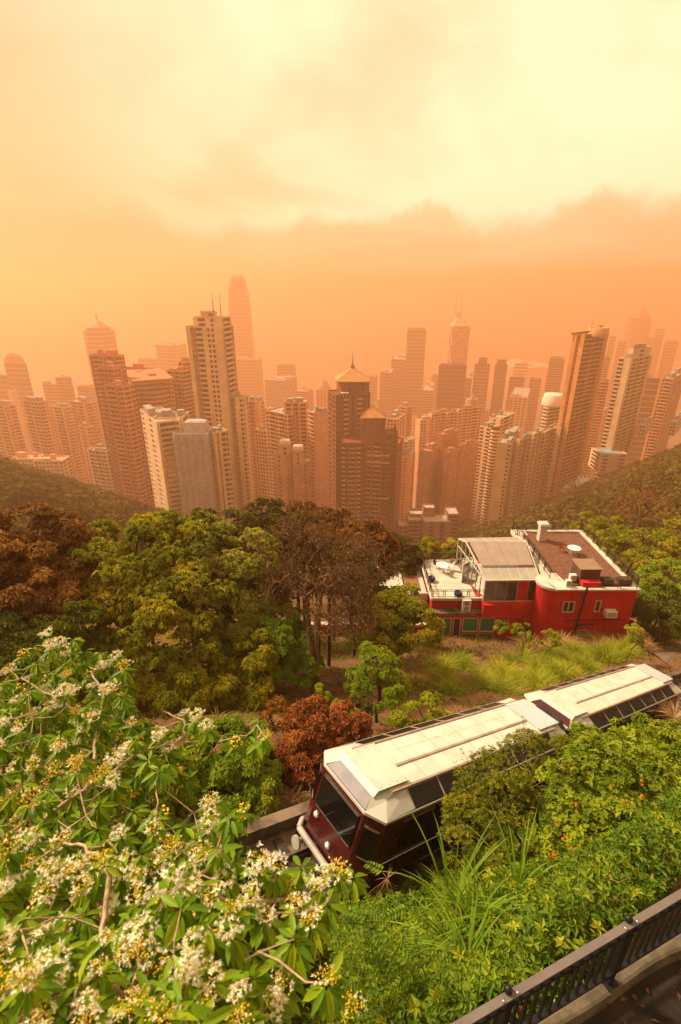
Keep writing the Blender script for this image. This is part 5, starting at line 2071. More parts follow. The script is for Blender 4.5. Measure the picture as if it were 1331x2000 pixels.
def chair(x, y, z, rot, mat, label, group=None):
    t = thing('garden_chair', label, 'chair', (x, y, z), group)
    c, s = math.cos(rot), math.sin(rot)

    def T(px_, py_, pz_):
        return (x + px_ * c - py_ * s, y + px_ * s + py_ * c, z + pz_)
    m = MB()
    m.obox(T(-.22, -.22, .42), (.44 * c, .44 * s, 0), (-.44 * s, .44 * c, 0), (0, 0, .035))
    m.build('seat', mat, t)
    m = MB()
    m.obox(T(-.21, .19, .5), (.42 * c, .42 * s, 0), (-.03 * s, .03 * c, 0), (-.08 * s, .08 * c, .4))
    m.build('backrest', mat, t)
    for ax in (-1, 1):
        for ay in (-1, 1):
            m = MB()
            m.tube([T(ax * .19, ay * .19, .42 if ay < 0 else .52), T(ax * .23, ay * .24, 0)], .018, 5)
            m.build('leg', mat, t)
    return t


table(22.75, 44.2, ZR + .035, .62, .72, 'round white garden table on the brown roof deck')
chair(21.85, 44.75, ZR + .035, 1.2, RED, 'red folding chair beside the white table on the roof deck')

# ---- terrace, conservatory and the lower front
ZT = -26.3
tr_ = MB()
tr_.prism([(8.45, 40.0), (12.9, 40.0), (18.6, 40.05), (18.6, 48.0), (12.2, 47.0), (8.45, 47.0)], ZG, ZT - .06)
hpart(tr_, 'terrace_block', RED)
tl = []
for i in range(9):
    for j in range(14):
        xa, ya = 8.55 + i * .5, 40.15 + j * .49
        if xa + .5 > 12.75:
            continue
        m = MB()
        m.box(xa + .006, xa + .494, ya + .006, ya + .484, ZT - .06, ZT + r_.uniform(-.003, .003))
        hpart(m, 'terrace_tile', TILE)
tcp = MB()
tcp.box(8.3, 12.95, 39.82, 40.12, ZT - .14, ZT + .1)
tcp.box(8.3, 8.53, 40.12, 47.1, ZT - .14, ZT + .08)
tcp.box(8.53, 12.2, 46.98, 47.15, ZT - .14, ZT + .08)
hpart(tcp, 'terrace_coping', HWH)
railing([(8.4, 39.95, ZT + .09), (12.85, 39.95, ZT + .09)], .85, 'iron railing along the near edge of the tiled terrace', gap=1.1)
railing([(8.4, 39.95, ZT + .09), (8.4, 47.05, ZT + .09)], .85, 'iron railing on the left side of the tiled terrace', gap=1.2)
railing([(8.4, 47.05, ZT + .09), (12.1, 47.05, ZT + .09)], .85, 'iron railing along the far edge of the tiled terrace', gap=1.2)
railing([(12.1, 47.05, ZT + .09), (12.1, 44.5, ZT + .09)], .85, 'short iron railing beside the conservatory doors', gap=1.2)
table(10.25, 45.0, ZT, .62, .72, 'round white table on the pale tiled terrace')
chair(10.6, 44.2, ZT, 3.3, PLASW, 'white plastic chair on the near side of the terrace table')
chair(11.1, 45.1, ZT, 4.6, PLASW, 'white plastic chair on the right side of the terrace table')
chair(9.75, 45.6, ZT, .8, NAVY, 'navy backed chair behind the terrace table')
for (x, y, lb) in ((8.85, 43.0, 'navy round pot against the left railing of the terrace'), (10.9, 40.35, 'navy round pot behind the near railing of the terrace')):
    m = MB()
    m.lathe([(.18, 0), (.33, .12), (.4, .28), (.36, .45), (.27, .52), (.24, .5), (.2, .42), (.01, .4)], (x, y, ZT), 18)
    tag(m.build('pot', NAVY), lb, 'pot', 'navy pots on the terrace')
# ledge and lower front with green windows
ld = MB()
ld.box(8.3, 12.95, 39.15, 39.98, -27.6, -27.36)
hpart(ld, 'ledge', CONC)
YL = 39.2
lw = MB()
gh = [(9.0, 10.25, -30.6, -27.9), (10.42, 11.12, -30.6, -27.9), (11.3, 12.75, -29.45, -27.9), (12.88, 14.3, -29.45, -27.9), (11.3, 12.75, -31.0, -29.6), (12.88, 14.3, -31.0, -29.6), (14.75, 15.55, -29.3, -28.1)]
wall_with_holes(lw, 8.3, 18.4, ZG, -27.6, YL, gh)
lw.quads([[(8.3, 40, ZG), (8.3, YL, ZG), (8.3, YL, -27.6), (8.3, 40, -27.6)], [(8.3, YL, -27.6), (18.4, YL, -27.6), (18.4, 40.0, -27.6), (8.3, 40, -27.6)]])
hpart(lw, 'lower_wall', RED)
for k, h in enumerate(gh):
    win(*h, YL + .05, GREEN if k in (0, 2, 3, 4, 5) else HG, 0)
# wall beneath the conservatory, jutting out
jw = MB()
jw.prism([(12.95, 38.9), (16.4, 38.9), (17.6, 39.4), (17.6, 40.1), (12.95, 40.1)], -27.55, ZT - .02, bottom=True)
hpart(jw, 'bay_wall', RED)
jm = MB()
jm.box(12.9, 16.5, 38.82, 39.0, -27.63, -27.5)
hpart(jm, 'moulding', RED)
# gloomy passage beside the stair tower
pg = MB()
pg.prism([(16.3, 38.6), (17.9, 38.4), (18.2, 39.15), (16.3, 39.15)], ZG, -29.2)
pg.quads([[(16.25, 38.85, -27.7), (17.7, 38.3, -29.1), (18.2, 39.1, -29.1), (16.3, 39.15, -27.7)]])
hpart(pg, 'passage_roof', SHEDM)
# conservatory
Kn, Mi, Rg = ((13.0, 39.5, -24.1), (13.1, 41.2, -23.57)), None, None
cons = MB()
A0 = {'b0': (13.0, 39.5, ZT), 'k0': (13.0, 39.5, -24.1), 'm0': (12.72, 41.2, -23.57), 'r0': (12.15, 44.2, -22.62), 'c0': (12.0, 46.4, -23.4), 'd0': (12.0, 46.4, ZT),
      'b1': (17.95, 39.6, ZT), 'k1': (17.95, 39.6, -24.1), 'm1': (17.95, 41.25, -23.57), 'r1': (17.95, 44.0, -22.62), 'c1': (18.1, 46.6, -23.4), 'd1': (18.1, 46.6, ZT)}
A0 = {k: np.array(v) for k, v in A0.items()}
cf = MB()
for a, b in (('b0', 'k0'), ('k0', 'm0'), ('m0', 'r0'), ('r0', 'c0'), ('c0', 'd0'), ('b1', 'k1'), ('k1', 'm1'), ('m1', 'r1'), ('r1', 'c1'), ('c1', 'd1'), ('k0', 'k1'), ('r0', 'r1'), ('c0', 'c1'), ('b0', 'b1')):
    cf.bar(A0[a], A0[b], .12, .12)
cf.build('conservatory_frame', FRAME, house)


def panes(a, b, c, d, n, mat, gap=.03, name='conservatory_pane', frame=FRAME):
    """n panes over the quad a-b (bottom) d-c (top)"""
    fb = MB()
    for k in range(n):
        f0, f1 = k / n, (k + 1) / n
        p, q = a + (b - a) * f0, a + (b - a) * f1
        r, s = d + (c - d) * f1, d + (c - d) * f0
        g = MB()
        mid = (p + q + r + s) / 4
        P = [v_ + (mid - v_) * gap for v_ in (p, q, r, s)]
        g.quads([P])
        g.build(name, mat[k] if isinstance(mat, list) else mat, house)
        if k:
            fb.bar(p, s, .055, .06)
    if fb.V:
        fb.build('glazing_bar', frame, house)


panes(A0['b0'], A0['b1'], A0['k1'], A0['k0'], 5, [DPANE, DPANE, DPANE, RED, DPANE], frame=SHADE)
panes(A0['k0'], A0['k1'], A0['m1'], A0['m0'], 6, pmat('glass_roof', (0.40, 0.33, 0.25), rough=0.25, var=0.1, scale=1, spec=0.6), name='glass_roof_pane')
shp = MB()
off = np.array([0, -.12, .16])
q4 = [A0['m0'] + [.25, 0, 0] + off, A0['m1'] + off - [.2, 0, 0], A0['r1'] + off - [.2, 0, 0], A0['r0'] + [.25, 0, 0] + off]
shp.loft([np.array(q4) - [0, 0, .08], np.array(q4)])
hpart(shp, 'sliding_shade', SHADE)
for k in range(3):
    rb = MB()
    f = (k + 1) / 4
    rb.bar(q4[0] * (1 - f) + q4[1] * f + [0, 0, .02], q4[3] * (1 - f) + q4[2] * f + [0, 0, .02], .04, .03)
    hpart(rb, 'shade_rib', SHADE)
panes(A0['r0'], A0['r1'], A0['c1'], A0['c0'], 5, SHADE, name='glass_roof_pane')
# left gable: panes under the sloping edge, with doors
pts_b = [A0['b0'] * (1 - f) + A0['d0'] * f for f in np.linspace(0, 1, 8)]


def edge_z(y):
    ys_ = [39.5, 41.2, 44.2, 46.4]
    return float(np.interp(y, ys_, [-24.1, -23.57, -22.62, -23.4]))


gb = MB()
for k in range(7):
    p, q = pts_b[k], pts_b[k + 1]
    zm = -24.2
    g = MB()
    g.quads([[p + [0, 0, .05], q + [0, 0, .05], np.array([q[0], q[1], zm]), np.array([p[0], p[1], zm])]])
    g.build('conservatory_pane', PANE, house)
    g = MB()
    g.quads([[np.array([p[0], p[1], zm + .06]), np.array([q[0], q[1], zm + .06]), np.array([q[0], q[1], edge_z(q[1])]), np.array([p[0], p[1], edge_z(p[1])])]])
    g.build('conservatory_pane', PANE, house)
    gb.bar(p, (p[0], p[1], edge_z(p[1])), .08, .08)
gb.bar((13.0, 39.5, -24.17), (12.0, 46.4, -24.17), .08, .08)
gb.build('glazing_bar', FRAME, house)
dl = thing('glass_door', 'open white framed glass door of the conservatory on the terrace', 'door', (12.4, 43.5, ZT))
m = MB()
for (a, b) in (((12.38, 43.3, ZT + .02), (12.38, 43.3, ZT + 2.0)), ((11.75, 42.75, ZT + .02), (11.75, 42.75, ZT + 2.0)), ((12.38, 43.3, ZT + 2.0), (11.75, 42.75, ZT + 2.0)), ((12.38, 43.3, ZT + .05), (11.75, 42.75, ZT + .05)), ((12.38, 43.3, ZT + .9), (11.75, 42.75, ZT + .9))):
    m.bar(a, b, .08, .06)
m.build('door_frame', FRAME, dl)
m = MB()
m.quads([[(12.38, 43.3, ZT + .05), (11.75, 42.75, ZT + .05), (11.75, 42.75, ZT + 2.0), (12.38, 43.3, ZT + 2.0)]])
m.build('pane', PANE, dl)
fl = MB()
fl.quads([[(13, 39.6, ZT + .0), (18.3, 39.7, ZT), (18.3, 46.6, ZT), (12.1, 46.4, ZT)]])
hpart(fl, 'conservatory_floor', TILE)
# lower terrace and long low wall to the left
lo = MB()
lo.box(2.6, 8.3, 41.5, 47.2, ZG, -26.95)
hpart(lo, 'lower_block', HWH)
lp = MB()
lp.box(2.6, 8.29, 41.3, 41.5, -27.3, -26.6)
lp.box(2.6, 2.8, 41.5, 47.2, -26.95, -26.6)
lp.box(5.9, 6.1, 41.5, 45.0, -26.95, -26.55)
hpart(lp, 'parapet', HWH)
pb = MB()
pb.box(6.12, 7.7, 42.4, 45.0, -26.948, -26.80)
hpart(pb, 'planting_bed', TERRA)
railing([(2.7, 47.1, -26.95), (8.2, 47.1, -26.95)], .9, 'iron railing along the back of the lower left terrace', gap=1.4)
for (x, y, z_, lb) in ((3.6, 46.4, -26.94, 'terracotta flowerpot by the back railing of the lower terrace'), (11.6, 46.6, ZT, 'terracotta statue-like pot in the far corner of the tiled terrace')):
    m = MB()
    m.lathe([(.16, 0), (.2, .15), (.26, .4), (.28, .45), (.24, .45), (.2, .38), (.01, .36)], (x, y, z_), 14)
    tag(m.build('pot', TERRA), lb, 'pot')
lowall = thing('garden_wall', 'long low red wall with white capping behind the bare tree', 'wall', (-3, 40, -31))
m = MB()
m.box(-11, 8.25, 39.7, 40.0, -33, -29.15)
m.build('wall', RED, lowall)
m = MB()
m.box(-11.05, 8.25, 39.6, 40.1, -29.15, -28.95)
m.build('capping', HWH, lowall)
# deck planters with greenery come with the plants
for (x, y, w_, lb) in ((22.95, 38.4, .9, 'brown planter box beside the roof hutch'), (24.4, 38.45, 1.1, 'brown planter box in the right front corner of the roof deck')):
    t = thing('planter', lb, 'planter', (x, y, ZR), 'planters on the roof deck')
    m = MB()
    m.box(x, x + w_, y, y + .1, ZR + .13, ZR + .62)
    m.box(x, x + w_, y + .55, y + .65, ZR + .13, ZR + .62)
    m.box(x, x + .08, y + .1, y + .55, ZR + .13, ZR + .62)
    m.box(x + w_ - .08, x + w_, y + .1, y + .55, ZR + .13, ZR + .62)
    m.build('box', SHEDM, t)
    m = MB()
    m.box(x + .08, x + w_ - .08, y + .1, y + .55, ZR + .13, ZR + .55)
    m.build('soil', SOIL, t)
# ------------------------------------------------------------------ path, kerb and fence at the foot of the view
ASPH = pmat('asphalt', (0.034, 0.022, 0.016), rough=0.9, var=0.5, scale=2.5, bump=0.6, detail=9)
KERB = pmat('kerb_concrete', (0.11, 0.08, 0.05), rough=0.95, var=0.4, scale=5, bump=0.5, detail=8)
FENCE = pmat('fence_black', (0.012, 0.010, 0.009), rough=0.45, var=0.2, scale=4)
TOPR = pmat('fence_top_rail', (0.155, 0.115, 0.10), rough=0.38, var=0.12, scale=6, spec=0.5)
FT = 3.6
_p = at_t(1225, 1795, FT)
ZRAIL = _p[2]
fp0 = at_z(900, 2000, ZRAIL)
fp1 = at_z(1331, 1745, ZRAIL)
fd = fp1 - fp0
fd /= np.linalg.norm(fd)
fn = np.array([-fd[1], fd[0], 0])          # outwards, down the slope
ZP = ZRAIL - 0.74                          # kerb top


def fpos(l, o=0.0, z=0.0):
    p = fp0 + fd * l + fn * o
    return np.array([p[0], p[1], z])


mb = MB()
us = np.linspace(-6, 14, 41)
os_ = np.linspace(-5, -0.02, 12)
UU, OO = np.meshgrid(us, os_)
pp = fp0[None, None] + UU[..., None] * fd + OO[..., None] * fn
pp[..., 2] = ZP - 0.14 + 0.02 * (vnoise(UU, OO, .7, 4) - .5)
i, j = np.meshgrid(np.arange(40), np.arange(11))
a_ = (j * 41 + i).ravel()
mb.add(pp.reshape(-1, 3), np.stack([a_, a_ + 1, a_ + 42, a_ + 41], -1), 0, True)
mb.build('path', ASPH, None, 'structure')
kb = MB()
rr = np.random.default_rng(9)
ls = np.arange(-6, 14.01, 0.16)
w0 = 0.045 + 0.035 * vnoise(ls, ls * 0, .6, 2) + .05 * sstep(ls, 1.9, 2.4)
w1 = 0.012 + 0.012 * vnoise(ls, ls * 0 + 3, .5, 8)
hz_ = 0.012 * (vnoise(ls, ls * 0 + 7, .4, 6) - .5)
ring = []
for l_, a, b, h_ in zip(ls, w0, w1, hz_):
    ring.append([fpos(l_, -a - .02, ZP - .3), fpos(l_, -a, ZP - .01 + h_), fpos(l_, -a + .02, ZP + h_), fpos(l_, b - .02, ZP + h_), fpos(l_, b, ZP - .02), fpos(l_, b + .02, ZP - 3.2)])
kb.loft(ring, 0)
kb.build('kerb', KERB, None, 'structure')

fen = thing('fence', 'black metal fence with a broad flat top rail along the path', 'fence', fpos(1, 0, ZP))
m = MB()
m.obox(fpos(-1.5, -.024, ZRAIL - .02), fd * 9, fn * .048, (0, 0, .02))
m.build('top_rail', TOPR, fen)
m = MB()
m.obox(fpos(-1.5, -.018, ZRAIL - .05), fd * 9, fn * .036, (0, 0, .028))
m.obox(fpos(-1.5, -.02, ZP + .12), fd * 9, fn * .04, (0, 0, .03))
m.obox(fpos(-1.5, -.02, ZP + .62), fd * 9, fn * .04, (0, 0, .025))
m.build('cross_rail', FENCE, fen)
bal = MB()
bal.obox(fpos(0, -.009, ZP + .1), fd * .018, fn * .018, (0, 0, ZRAIL - ZP - .14))
bme = bal.mesh('baluster', FENCE)
for k in range(70):
    o = bpy.data.objects.new('baluster', bme)
    COL.objects.link(o)
    o.parent = fen
    o.matrix_parent_inverse = world_of(fen).inverted()
    o.location = tuple(fd * (-1.0 + k * 0.085))
lpost = [float(np.dot(at_z(1225, 1795, ZRAIL) - fp0, fd)), float(np.dot(at_z(993, 1937, ZRAIL) - fp0, fd))]
gap_ = lpost[0] - lpost[1]
for l_ in (lpost[1] - gap_, lpost[1], lpost[0], lpost[0] + gap_, lpost[0] + 2 * gap_):
    m = MB()
    m.obox(fpos(l_ - .025, -.02, ZP - .05), fd * .05, fn * .05, (0, 0, ZRAIL - ZP + .02))
    po = m.build('post', FENCE, fen)
    k = MB()
    c = fpos(l_, .02, ZRAIL)
    k.lathe([(.024, 0), (.028, .014), (.024, .03), (.013, .04), (.001, .043)], (c[0], c[1], ZRAIL + .004), 12)
    k.build('post_cap', FENCE, po)
    for e in (-.06, .05):
        b = MB()
        c2 = fpos(l_ + e, -.012, ZRAIL)
        b.lathe([(.011, 0), (.009, .007), (.001, .009)], (c2[0], c2[1], ZRAIL + .006), 8)
        b.build('bolt', TCHROME, po)
    f2 = MB()
    f2.obox(fpos(l_ - .05, -.05, ZP - .01), fd * .1, fn * .1, (0, 0, .022))
    f2.build('base_plate', FENCE, po)
# ------------------------------------------------------------------ plants
G1 = np.random.default_rng(101)


def nrm(v):
    return v / (np.linalg.norm(v, axis=-1, keepdims=True) + 1e-9)


def rnd_dir(n, g=G1):
    return nrm(g.normal(size=(n, 3)))


def leaves(mb, C, A, Nn, Ln, ratio=0.42, fold=0.18, droop=0.15, a=None, m=0, fine=False):
    """leaf blades: C base, A axis, Nn upper side, Ln length"""
    C, A, Nn = np.asarray(C, float), nrm(np.asarray(A, float)), np.asarray(Nn, float)
    n = len(C)
    if n == 0:
        return
    Ln = np.broadcast_to(np.asarray(Ln, float), (n,))[:, None]
    Sd = nrm(np.cross(A, Nn))
    U = nrm(np.cross(Sd, A))
    if a is None:
        a = G1.random(n)
    dn = np.array([0, 0, -1.0])
    if not fine:
        w = Ln * ratio / 2
        B = C
        md = C + A * Ln * 0.45 + U * Ln * fold * 0.5
        Lf, Rt = md + Sd * w, md - Sd * w
        T = C + A * Ln + dn * Ln * droop
        v = np.stack([B, Rt, T, Lf], 1).reshape(-1, 3)
        i = np.arange(n)[:, None] * 4
        f = np.concatenate([i + [0, 1, 2], i + [0, 2, 3]], 0)
        mb.add(v, f, m, False, np.repeat(a, 4))
    else:
        prof = ((0.28, 0.85, 0.12), (0.62, 0.9, 0.45))
        rows = [C]
        for t_, wv, dr in prof:
            c = C + A * Ln * t_ + dn * Ln * droop * dr
            w = Ln * ratio / 2 * wv
            up = U * Ln * fold * 0.35
            rows += [c + Sd * w + up, c, c - Sd * w + up]
        rows.append(C + A * Ln * 0.98 + dn * Ln * droop)
        v = np.stack(rows, 1).reshape(-1, 3)
        i = np.arange(n)[:, None] * 8
        tr = np.concatenate([i + q for q in ([0, 3, 2], [0, 2, 1], [3, 6, 5], [3, 5, 2], [2, 5, 4], [2, 4, 1], [6, 7, 5], [5, 7, 4])], 0)
        mb.add(v, tr, m, True, np.repeat(a, 8))


def rosettes(mb, P, Up, k, Ln, ratio=0.4, tilt=0.25, droop=0.3, a=None, m=0, g=G1, fold=.18):
    """k leaves radiating about each Up axis"""
    n = len(P)
    if n == 0:
        return
    Up = nrm(np.asarray(Up, float))
    ref = np.where(np.abs(Up[:, 2:3]) > 0.9, [[1.0, 0, 0]], [[0, 0, 1.0]])
    X = nrm(np.cross(Up, ref))
    Y = np.cross(Up, X)
    ph = g.random((n, 1)) * 6.28 + np.arange(k)[None] * 6.283 / k + g.normal(size=(n, k)) * 0.25
    ti = tilt + g.normal(size=(n, k)) * 0.25
    A = np.cos(ti)[..., None] * (np.cos(ph)[..., None] * X[:, None] + np.sin(ph)[..., None] * Y[:, None]) + np.sin(ti)[..., None] * Up[:, None]
    L_ = np.broadcast_to(np.asarray(Ln, float), (n,))[:, None] * (0.7 + 0.5 * g.random((n, k)))
    aa = g.random(n) if a is None else np.asarray(a, float)
    aa = np.clip(aa[:, None] + g.normal(size=(n, k)) * 0.1, 0, 1)
    leaves(mb, np.repeat(P, k, 0), A.reshape(-1, 3), np.repeat(Up, k, 0) + 0.55 * rnd_dir(n * k, g), L_.ravel(), ratio, fold, droop, aa.ravel(), m)


def grow(trunk, tips, r_tip=0.012, r_max=0.3, wob=0.06, g=G1, power=2.3, step=None, maxn=4000):
    """branch skeleton: trunk polyline plus a limb out to every tip; returns list of (points, radii)"""
    nodes = [np.asarray(p, float) for p in trunk]
    par = [-1] + list(range(len(trunk) - 1))
    dist = [0.0]
    for i in range(1, len(nodes)):
        dist.append(dist[-1] + np.linalg.norm(nodes[i] - nodes[i - 1]))
    tips = np.asarray(tips, float)
    order = np.argsort(np.linalg.norm(tips - nodes[-1], axis=1))
    leafs = []
    for t_ in order:
        T = tips[t_]
        arr = np.array(nodes)
        d = np.linalg.norm(arr - T, axis=1)
        back = 0.35 * np.array(dist) + np.where(np.arange(len(arr)) < len(trunk) - 1, 0.6 * d, 0)
        j = int(np.argmin(d + 0.25 * back * 0.5))
        P = nodes[j]
        ln = np.linalg.norm(T - P)
        k = int(np.clip(ln / (step or max(0.25, ln / 4)), 1, 5))
        perp = np.cross(T - P, g.normal(size=3))
        perp = perp / (np.linalg.norm(perp) + 1e-9) * ln * wob
        last = j
        for q in range(1, k + 1):
            f = q / k
            c = P + (T - P) * f + np.array([0, 0, -1.0]) * ln * 0.12 * math.sin(math.pi * f) + perp * math.sin(math.pi * f) + (g.normal(size=3) * ln * wob * 0.35 if q < k else 0)
            nodes.append(c)
            par.append(last)
            dist.append(dist[last] + np.linalg.norm(c - nodes[last]))
            last = len(nodes) - 1
        leafs.append(last)
    n = len(nodes)
    wgt = np.zeros(n)
    for l_ in leafs:
        wgt[l_] += 1
    for i in range(n - 1, 0, -1):
        wgt[par[i]] += wgt[i]
    rad = np.minimum(r_tip * np.maximum(wgt, 1) ** (1 / power), r_max)
    kids = [[] for _ in range(n)]
    for i in range(1, n):
        kids[par[i]].append(i)
    chains = []
    stack = [(0, None)]
    while stack:
        i, prev = stack.pop()
        ch = [i] if prev is None else [prev, i]
        while kids[i]:
            ks = sorted(kids[i], key=lambda q: -wgt[q])
            for o in ks[1:]:
                stack.append((o, i))
            i = ks[0]
            ch.append(i)
        if len(ch) > 1:
            rr = rad[ch].copy()
            if prev is not None:
                rr[0] = min(rr[0], rr[1] * 1.25)
            chains.append((np.array([nodes[q] for q in ch]), rr))
    return chains


def tubes(mb, chains, seg=6, m=0, rmin=0.0):
    for p, r in chains:
        if r.max() < rmin:
            continue
        mb.tube(p, r, seg if r.max() > 0.03 else 4, m, cap=False)


BARK = pmat('bark', (0.10, 0.065, 0.042), rough=0.95, var=0.4, scale=7, bump=0.6)
BARKD = pmat('bark_dark', (0.045, 0.028, 0.02), rough=0.95, var=0.4, scale=6, bump=0.6)
BARKP = pmat('bark_pale', (0.42, 0.27, 0.16), rough=0.85, var=0.3, scale=20, bump=0.4)
BARKR = pmat('bark_reddish', (0.15, 0.07, 0.03), rough=0.9, var=0.3, scale=7, bump=0.5)

LF_GREEN = leafmat('leaf_green', (0.075, 0.099, 0.010), (0.158, 0.174, 0.016), (0.316, 0.281, 0.036), patch=0.5)
LF_YEL = leafmat('leaf_yellow_green', (0.144, 0.144, 0.018), (0.288, 0.261, 0.031), (0.506, 0.423, 0.071), patch=0.5)
LF_BROWN = leafmat('leaf_brown_olive', (0.091, 0.038, 0.006), (0.221, 0.090, 0.012), (0.390, 0.168, 0.025), transl=0.2, patch=0.5)
LF_OLIVE = leafmat('leaf_olive', (0.070, 0.061, 0.010), (0.132, 0.101, 0.016), (0.217, 0.162, 0.031), transl=0.25, patch=0.3)
LF_BUSH = leafmat('leaf_bush', (0.059, 0.107, 0.010), (0.116, 0.189, 0.019), (0.232, 0.278, 0.033), patch=0.8)
LF_LIME = leafmat('leaf_lime', (0.083, 0.137, 0.013), (0.165, 0.214, 0.021), (0.303, 0.332, 0.043), patch=0.8)
LF_RED = leafmat('leaf_red', (0.08, 0.04, 0.008), (0.30, 0.075, 0.018), (0.48, 0.20, 0.05), transl=0.25, patch=1.5)
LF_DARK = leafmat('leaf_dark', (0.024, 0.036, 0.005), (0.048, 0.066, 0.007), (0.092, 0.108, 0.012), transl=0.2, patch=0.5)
LF_GRASS = leafmat('leaf_grass', (0.086, 0.127, 0.013), (0.158, 0.207, 0.023), (0.304, 0.310, 0.055), transl=0.4, patch=0.4)
LF_DRY = leafmat('leaf_dry', (0.168, 0.084, 0.025), (0.312, 0.156, 0.051), (0.480, 0.276, 0.102), transl=0.2)
LF_LITTER = leafmat('leaf_litter', (0.098, 0.042, 0.017), (0.196, 0.077, 0.026), (0.336, 0.140, 0.048), transl=0.0)


def lobe(px, py, t, rpx, fx=1.0, fz=0.85):
    c = at_t(px, py, t)
    r = rpx * t / 1000.0
    return c, np.array([r * fx, r, r * fz])


def tree(label, lobes, mat, bark, name='tree', cat='tree', sub=14, sub_r=0.35, ros=40, k=6, Ln=0.15, ratio=0.4, tilt=0.15, droop=0.35,
         base=None, r_tip=0.02, r_max=0.28, group=None, zmin=-0.55, stems=1, inner=0.0, seed=1, trunk_frac=0.45, crown_name='crown', r0=0.7, tone=None, rmin=0.0):
    g = np.random.default_rng(seed * 37 + 5)
    crown = MB()
    tips = []
    for (c, r) in lobes:
        sc = float(np.mean(r))
        n = max(3, int(sub))
        d = rnd_dir(n * 3, g)
        d = d[d[:, 2] > zmin][:n]
        cen = c + d * r * (r0 + (1 - r0) * g.random((len(d), 1)) ** 0.5)
        tips.append(cen)
        sr = sub_r * sc
        for q, (cc, dd) in enumerate(zip(cen, d)):
            v = rnd_dir(ros, g)
            v[:, 2] = np.abs(v[:, 2]) * 0.9 - 0.12
            out = nrm(v + dd * 0.5)
            P = cc + out * sr * (0.45 + 0.6 * g.random((ros, 1))) * [1.15, 1.15, 0.8]
            up = nrm(out * 0.7 + [0, 0, 0.7] + 0.35 * rnd_dir(ros, g))
            t0 = 0.5 if tone is None else tone
            a = np.clip(t0 + g.normal() * 0.2 + g.normal(size=ros) * 0.22, 0, 1)
            rosettes(crown, P, up, k, Ln, ratio, tilt, droop, a, 0, g)
    allc = np.array([c for c, _ in lobes])
    mean = allc.mean(0)
    if base is None:
        base = (mean[0], mean[1])
    bz = float(ground(base[0], base[1]))
    b = np.array([base[0], base[1], bz - 0.15])
    top = b + (mean - b) * trunk_frac
    top[2] = max(top[2], bz + 0.3)
    t = thing(name, label, cat, b, group)
    wd = MB()
    tp = np.concatenate(tips)
    for s_ in range(stems):
        off = g.normal(size=3) * [0.25, 0.25, 0] * (stems > 1)
        tk = [b + off, b + (top - b) * 0.4 + g.normal(size=3) * 0.12 + off, top + off * 2]
        tubes(wd, grow(tk, tp[s_::stems], r_tip, r_max, 0.08, g), rmin=rmin)
        wd.build('trunk' if stems == 1 else 'stem', bark, t)
        wd = MB()
    crown.build(crown_name, mat, t)
    return t


# --- the stand of trees left of centre
tree('broad leafy green tree in the middle of the left slope', [lobe(250, 1115, 28, 105), lobe(335, 1075, 29, 85), lobe(195, 1205, 26.5, 80), lobe(285, 1235, 26, 105), lobe(365, 1180, 27.5, 85), lobe(250, 1310, 24.5, 75)],
     LF_GREEN, BARKD, sub=26, ros=58, k=7, Ln=0.23, ratio=.58, sub_r=0.33, seed=1, base=at_t(330, 1370, 25.5)[:2], r_max=.3, droop=.45)
tree('yellow-green tree right behind the broad green tree', [lobe(455, 1105, 30, 85), lobe(400, 1075, 30.5, 62), lobe(495, 1175, 29, 62), lobe(425, 1190, 28.5, 78), lobe(480, 1235, 28, 52), lobe(372, 1130, 29.5, 55)],
     LF_YEL, BARKD, sub=24, ros=56, k=7, Ln=0.2, ratio=.6, sub_r=0.33, seed=2, base=at_t(440, 1330, 28)[:2], r_max=.22, droop=.4)
tree('small fresh green tree below the yellow-green tree', [lobe(455, 1310, 25.5, 72), lobe(395, 1335, 24.5, 55), lobe(500, 1280, 26, 45), lobe(350, 1360, 23.5, 50)],
     LF_GREEN, BARKD, sub=20, ros=50, k=7, Ln=0.22, seed=3, r_max=.14, sub_r=.34)
tree('dark green shrub between the yellow-green tree and the bare tree', [lobe(560, 1260, 27, 48), lobe(530, 1300, 26, 42), lobe(585, 1300, 26.5, 36), lobe(545, 1215, 28, 38)],
     LF_BUSH, BARKD, 'shrub', 'shrub', sub=20, ros=46, k=6, Ln=0.2, seed=4, r_max=.1, tone=.35)
tree('dense russet brown tree at the left edge', [lobe(55, 1065, 26, 80), lobe(115, 1055, 27, 55), lobe(5, 1110, 25, 85), lobe(80, 1130, 25.5, 75), lobe(140, 1120, 27, 45), lobe(30, 1190, 24, 85), lobe(95, 1200, 24.5, 70)],
     LF_BROWN, BARKD, sub=28, ros=66, k=6, Ln=0.2, ratio=.55, sub_r=0.3, seed=5, r_max=.35, base=at_t(20, 1330, 24)[:2], droop=.25)
tree('dark shadowy tree under the russet tree', [lobe(20, 1270, 21, 70), lobe(90, 1260, 22, 60), lobe(140, 1220, 23, 45), lobe(60, 1310, 20, 60)], LF_DARK, BARKD, sub=20, ros=50, k=6, Ln=.24, seed=6)

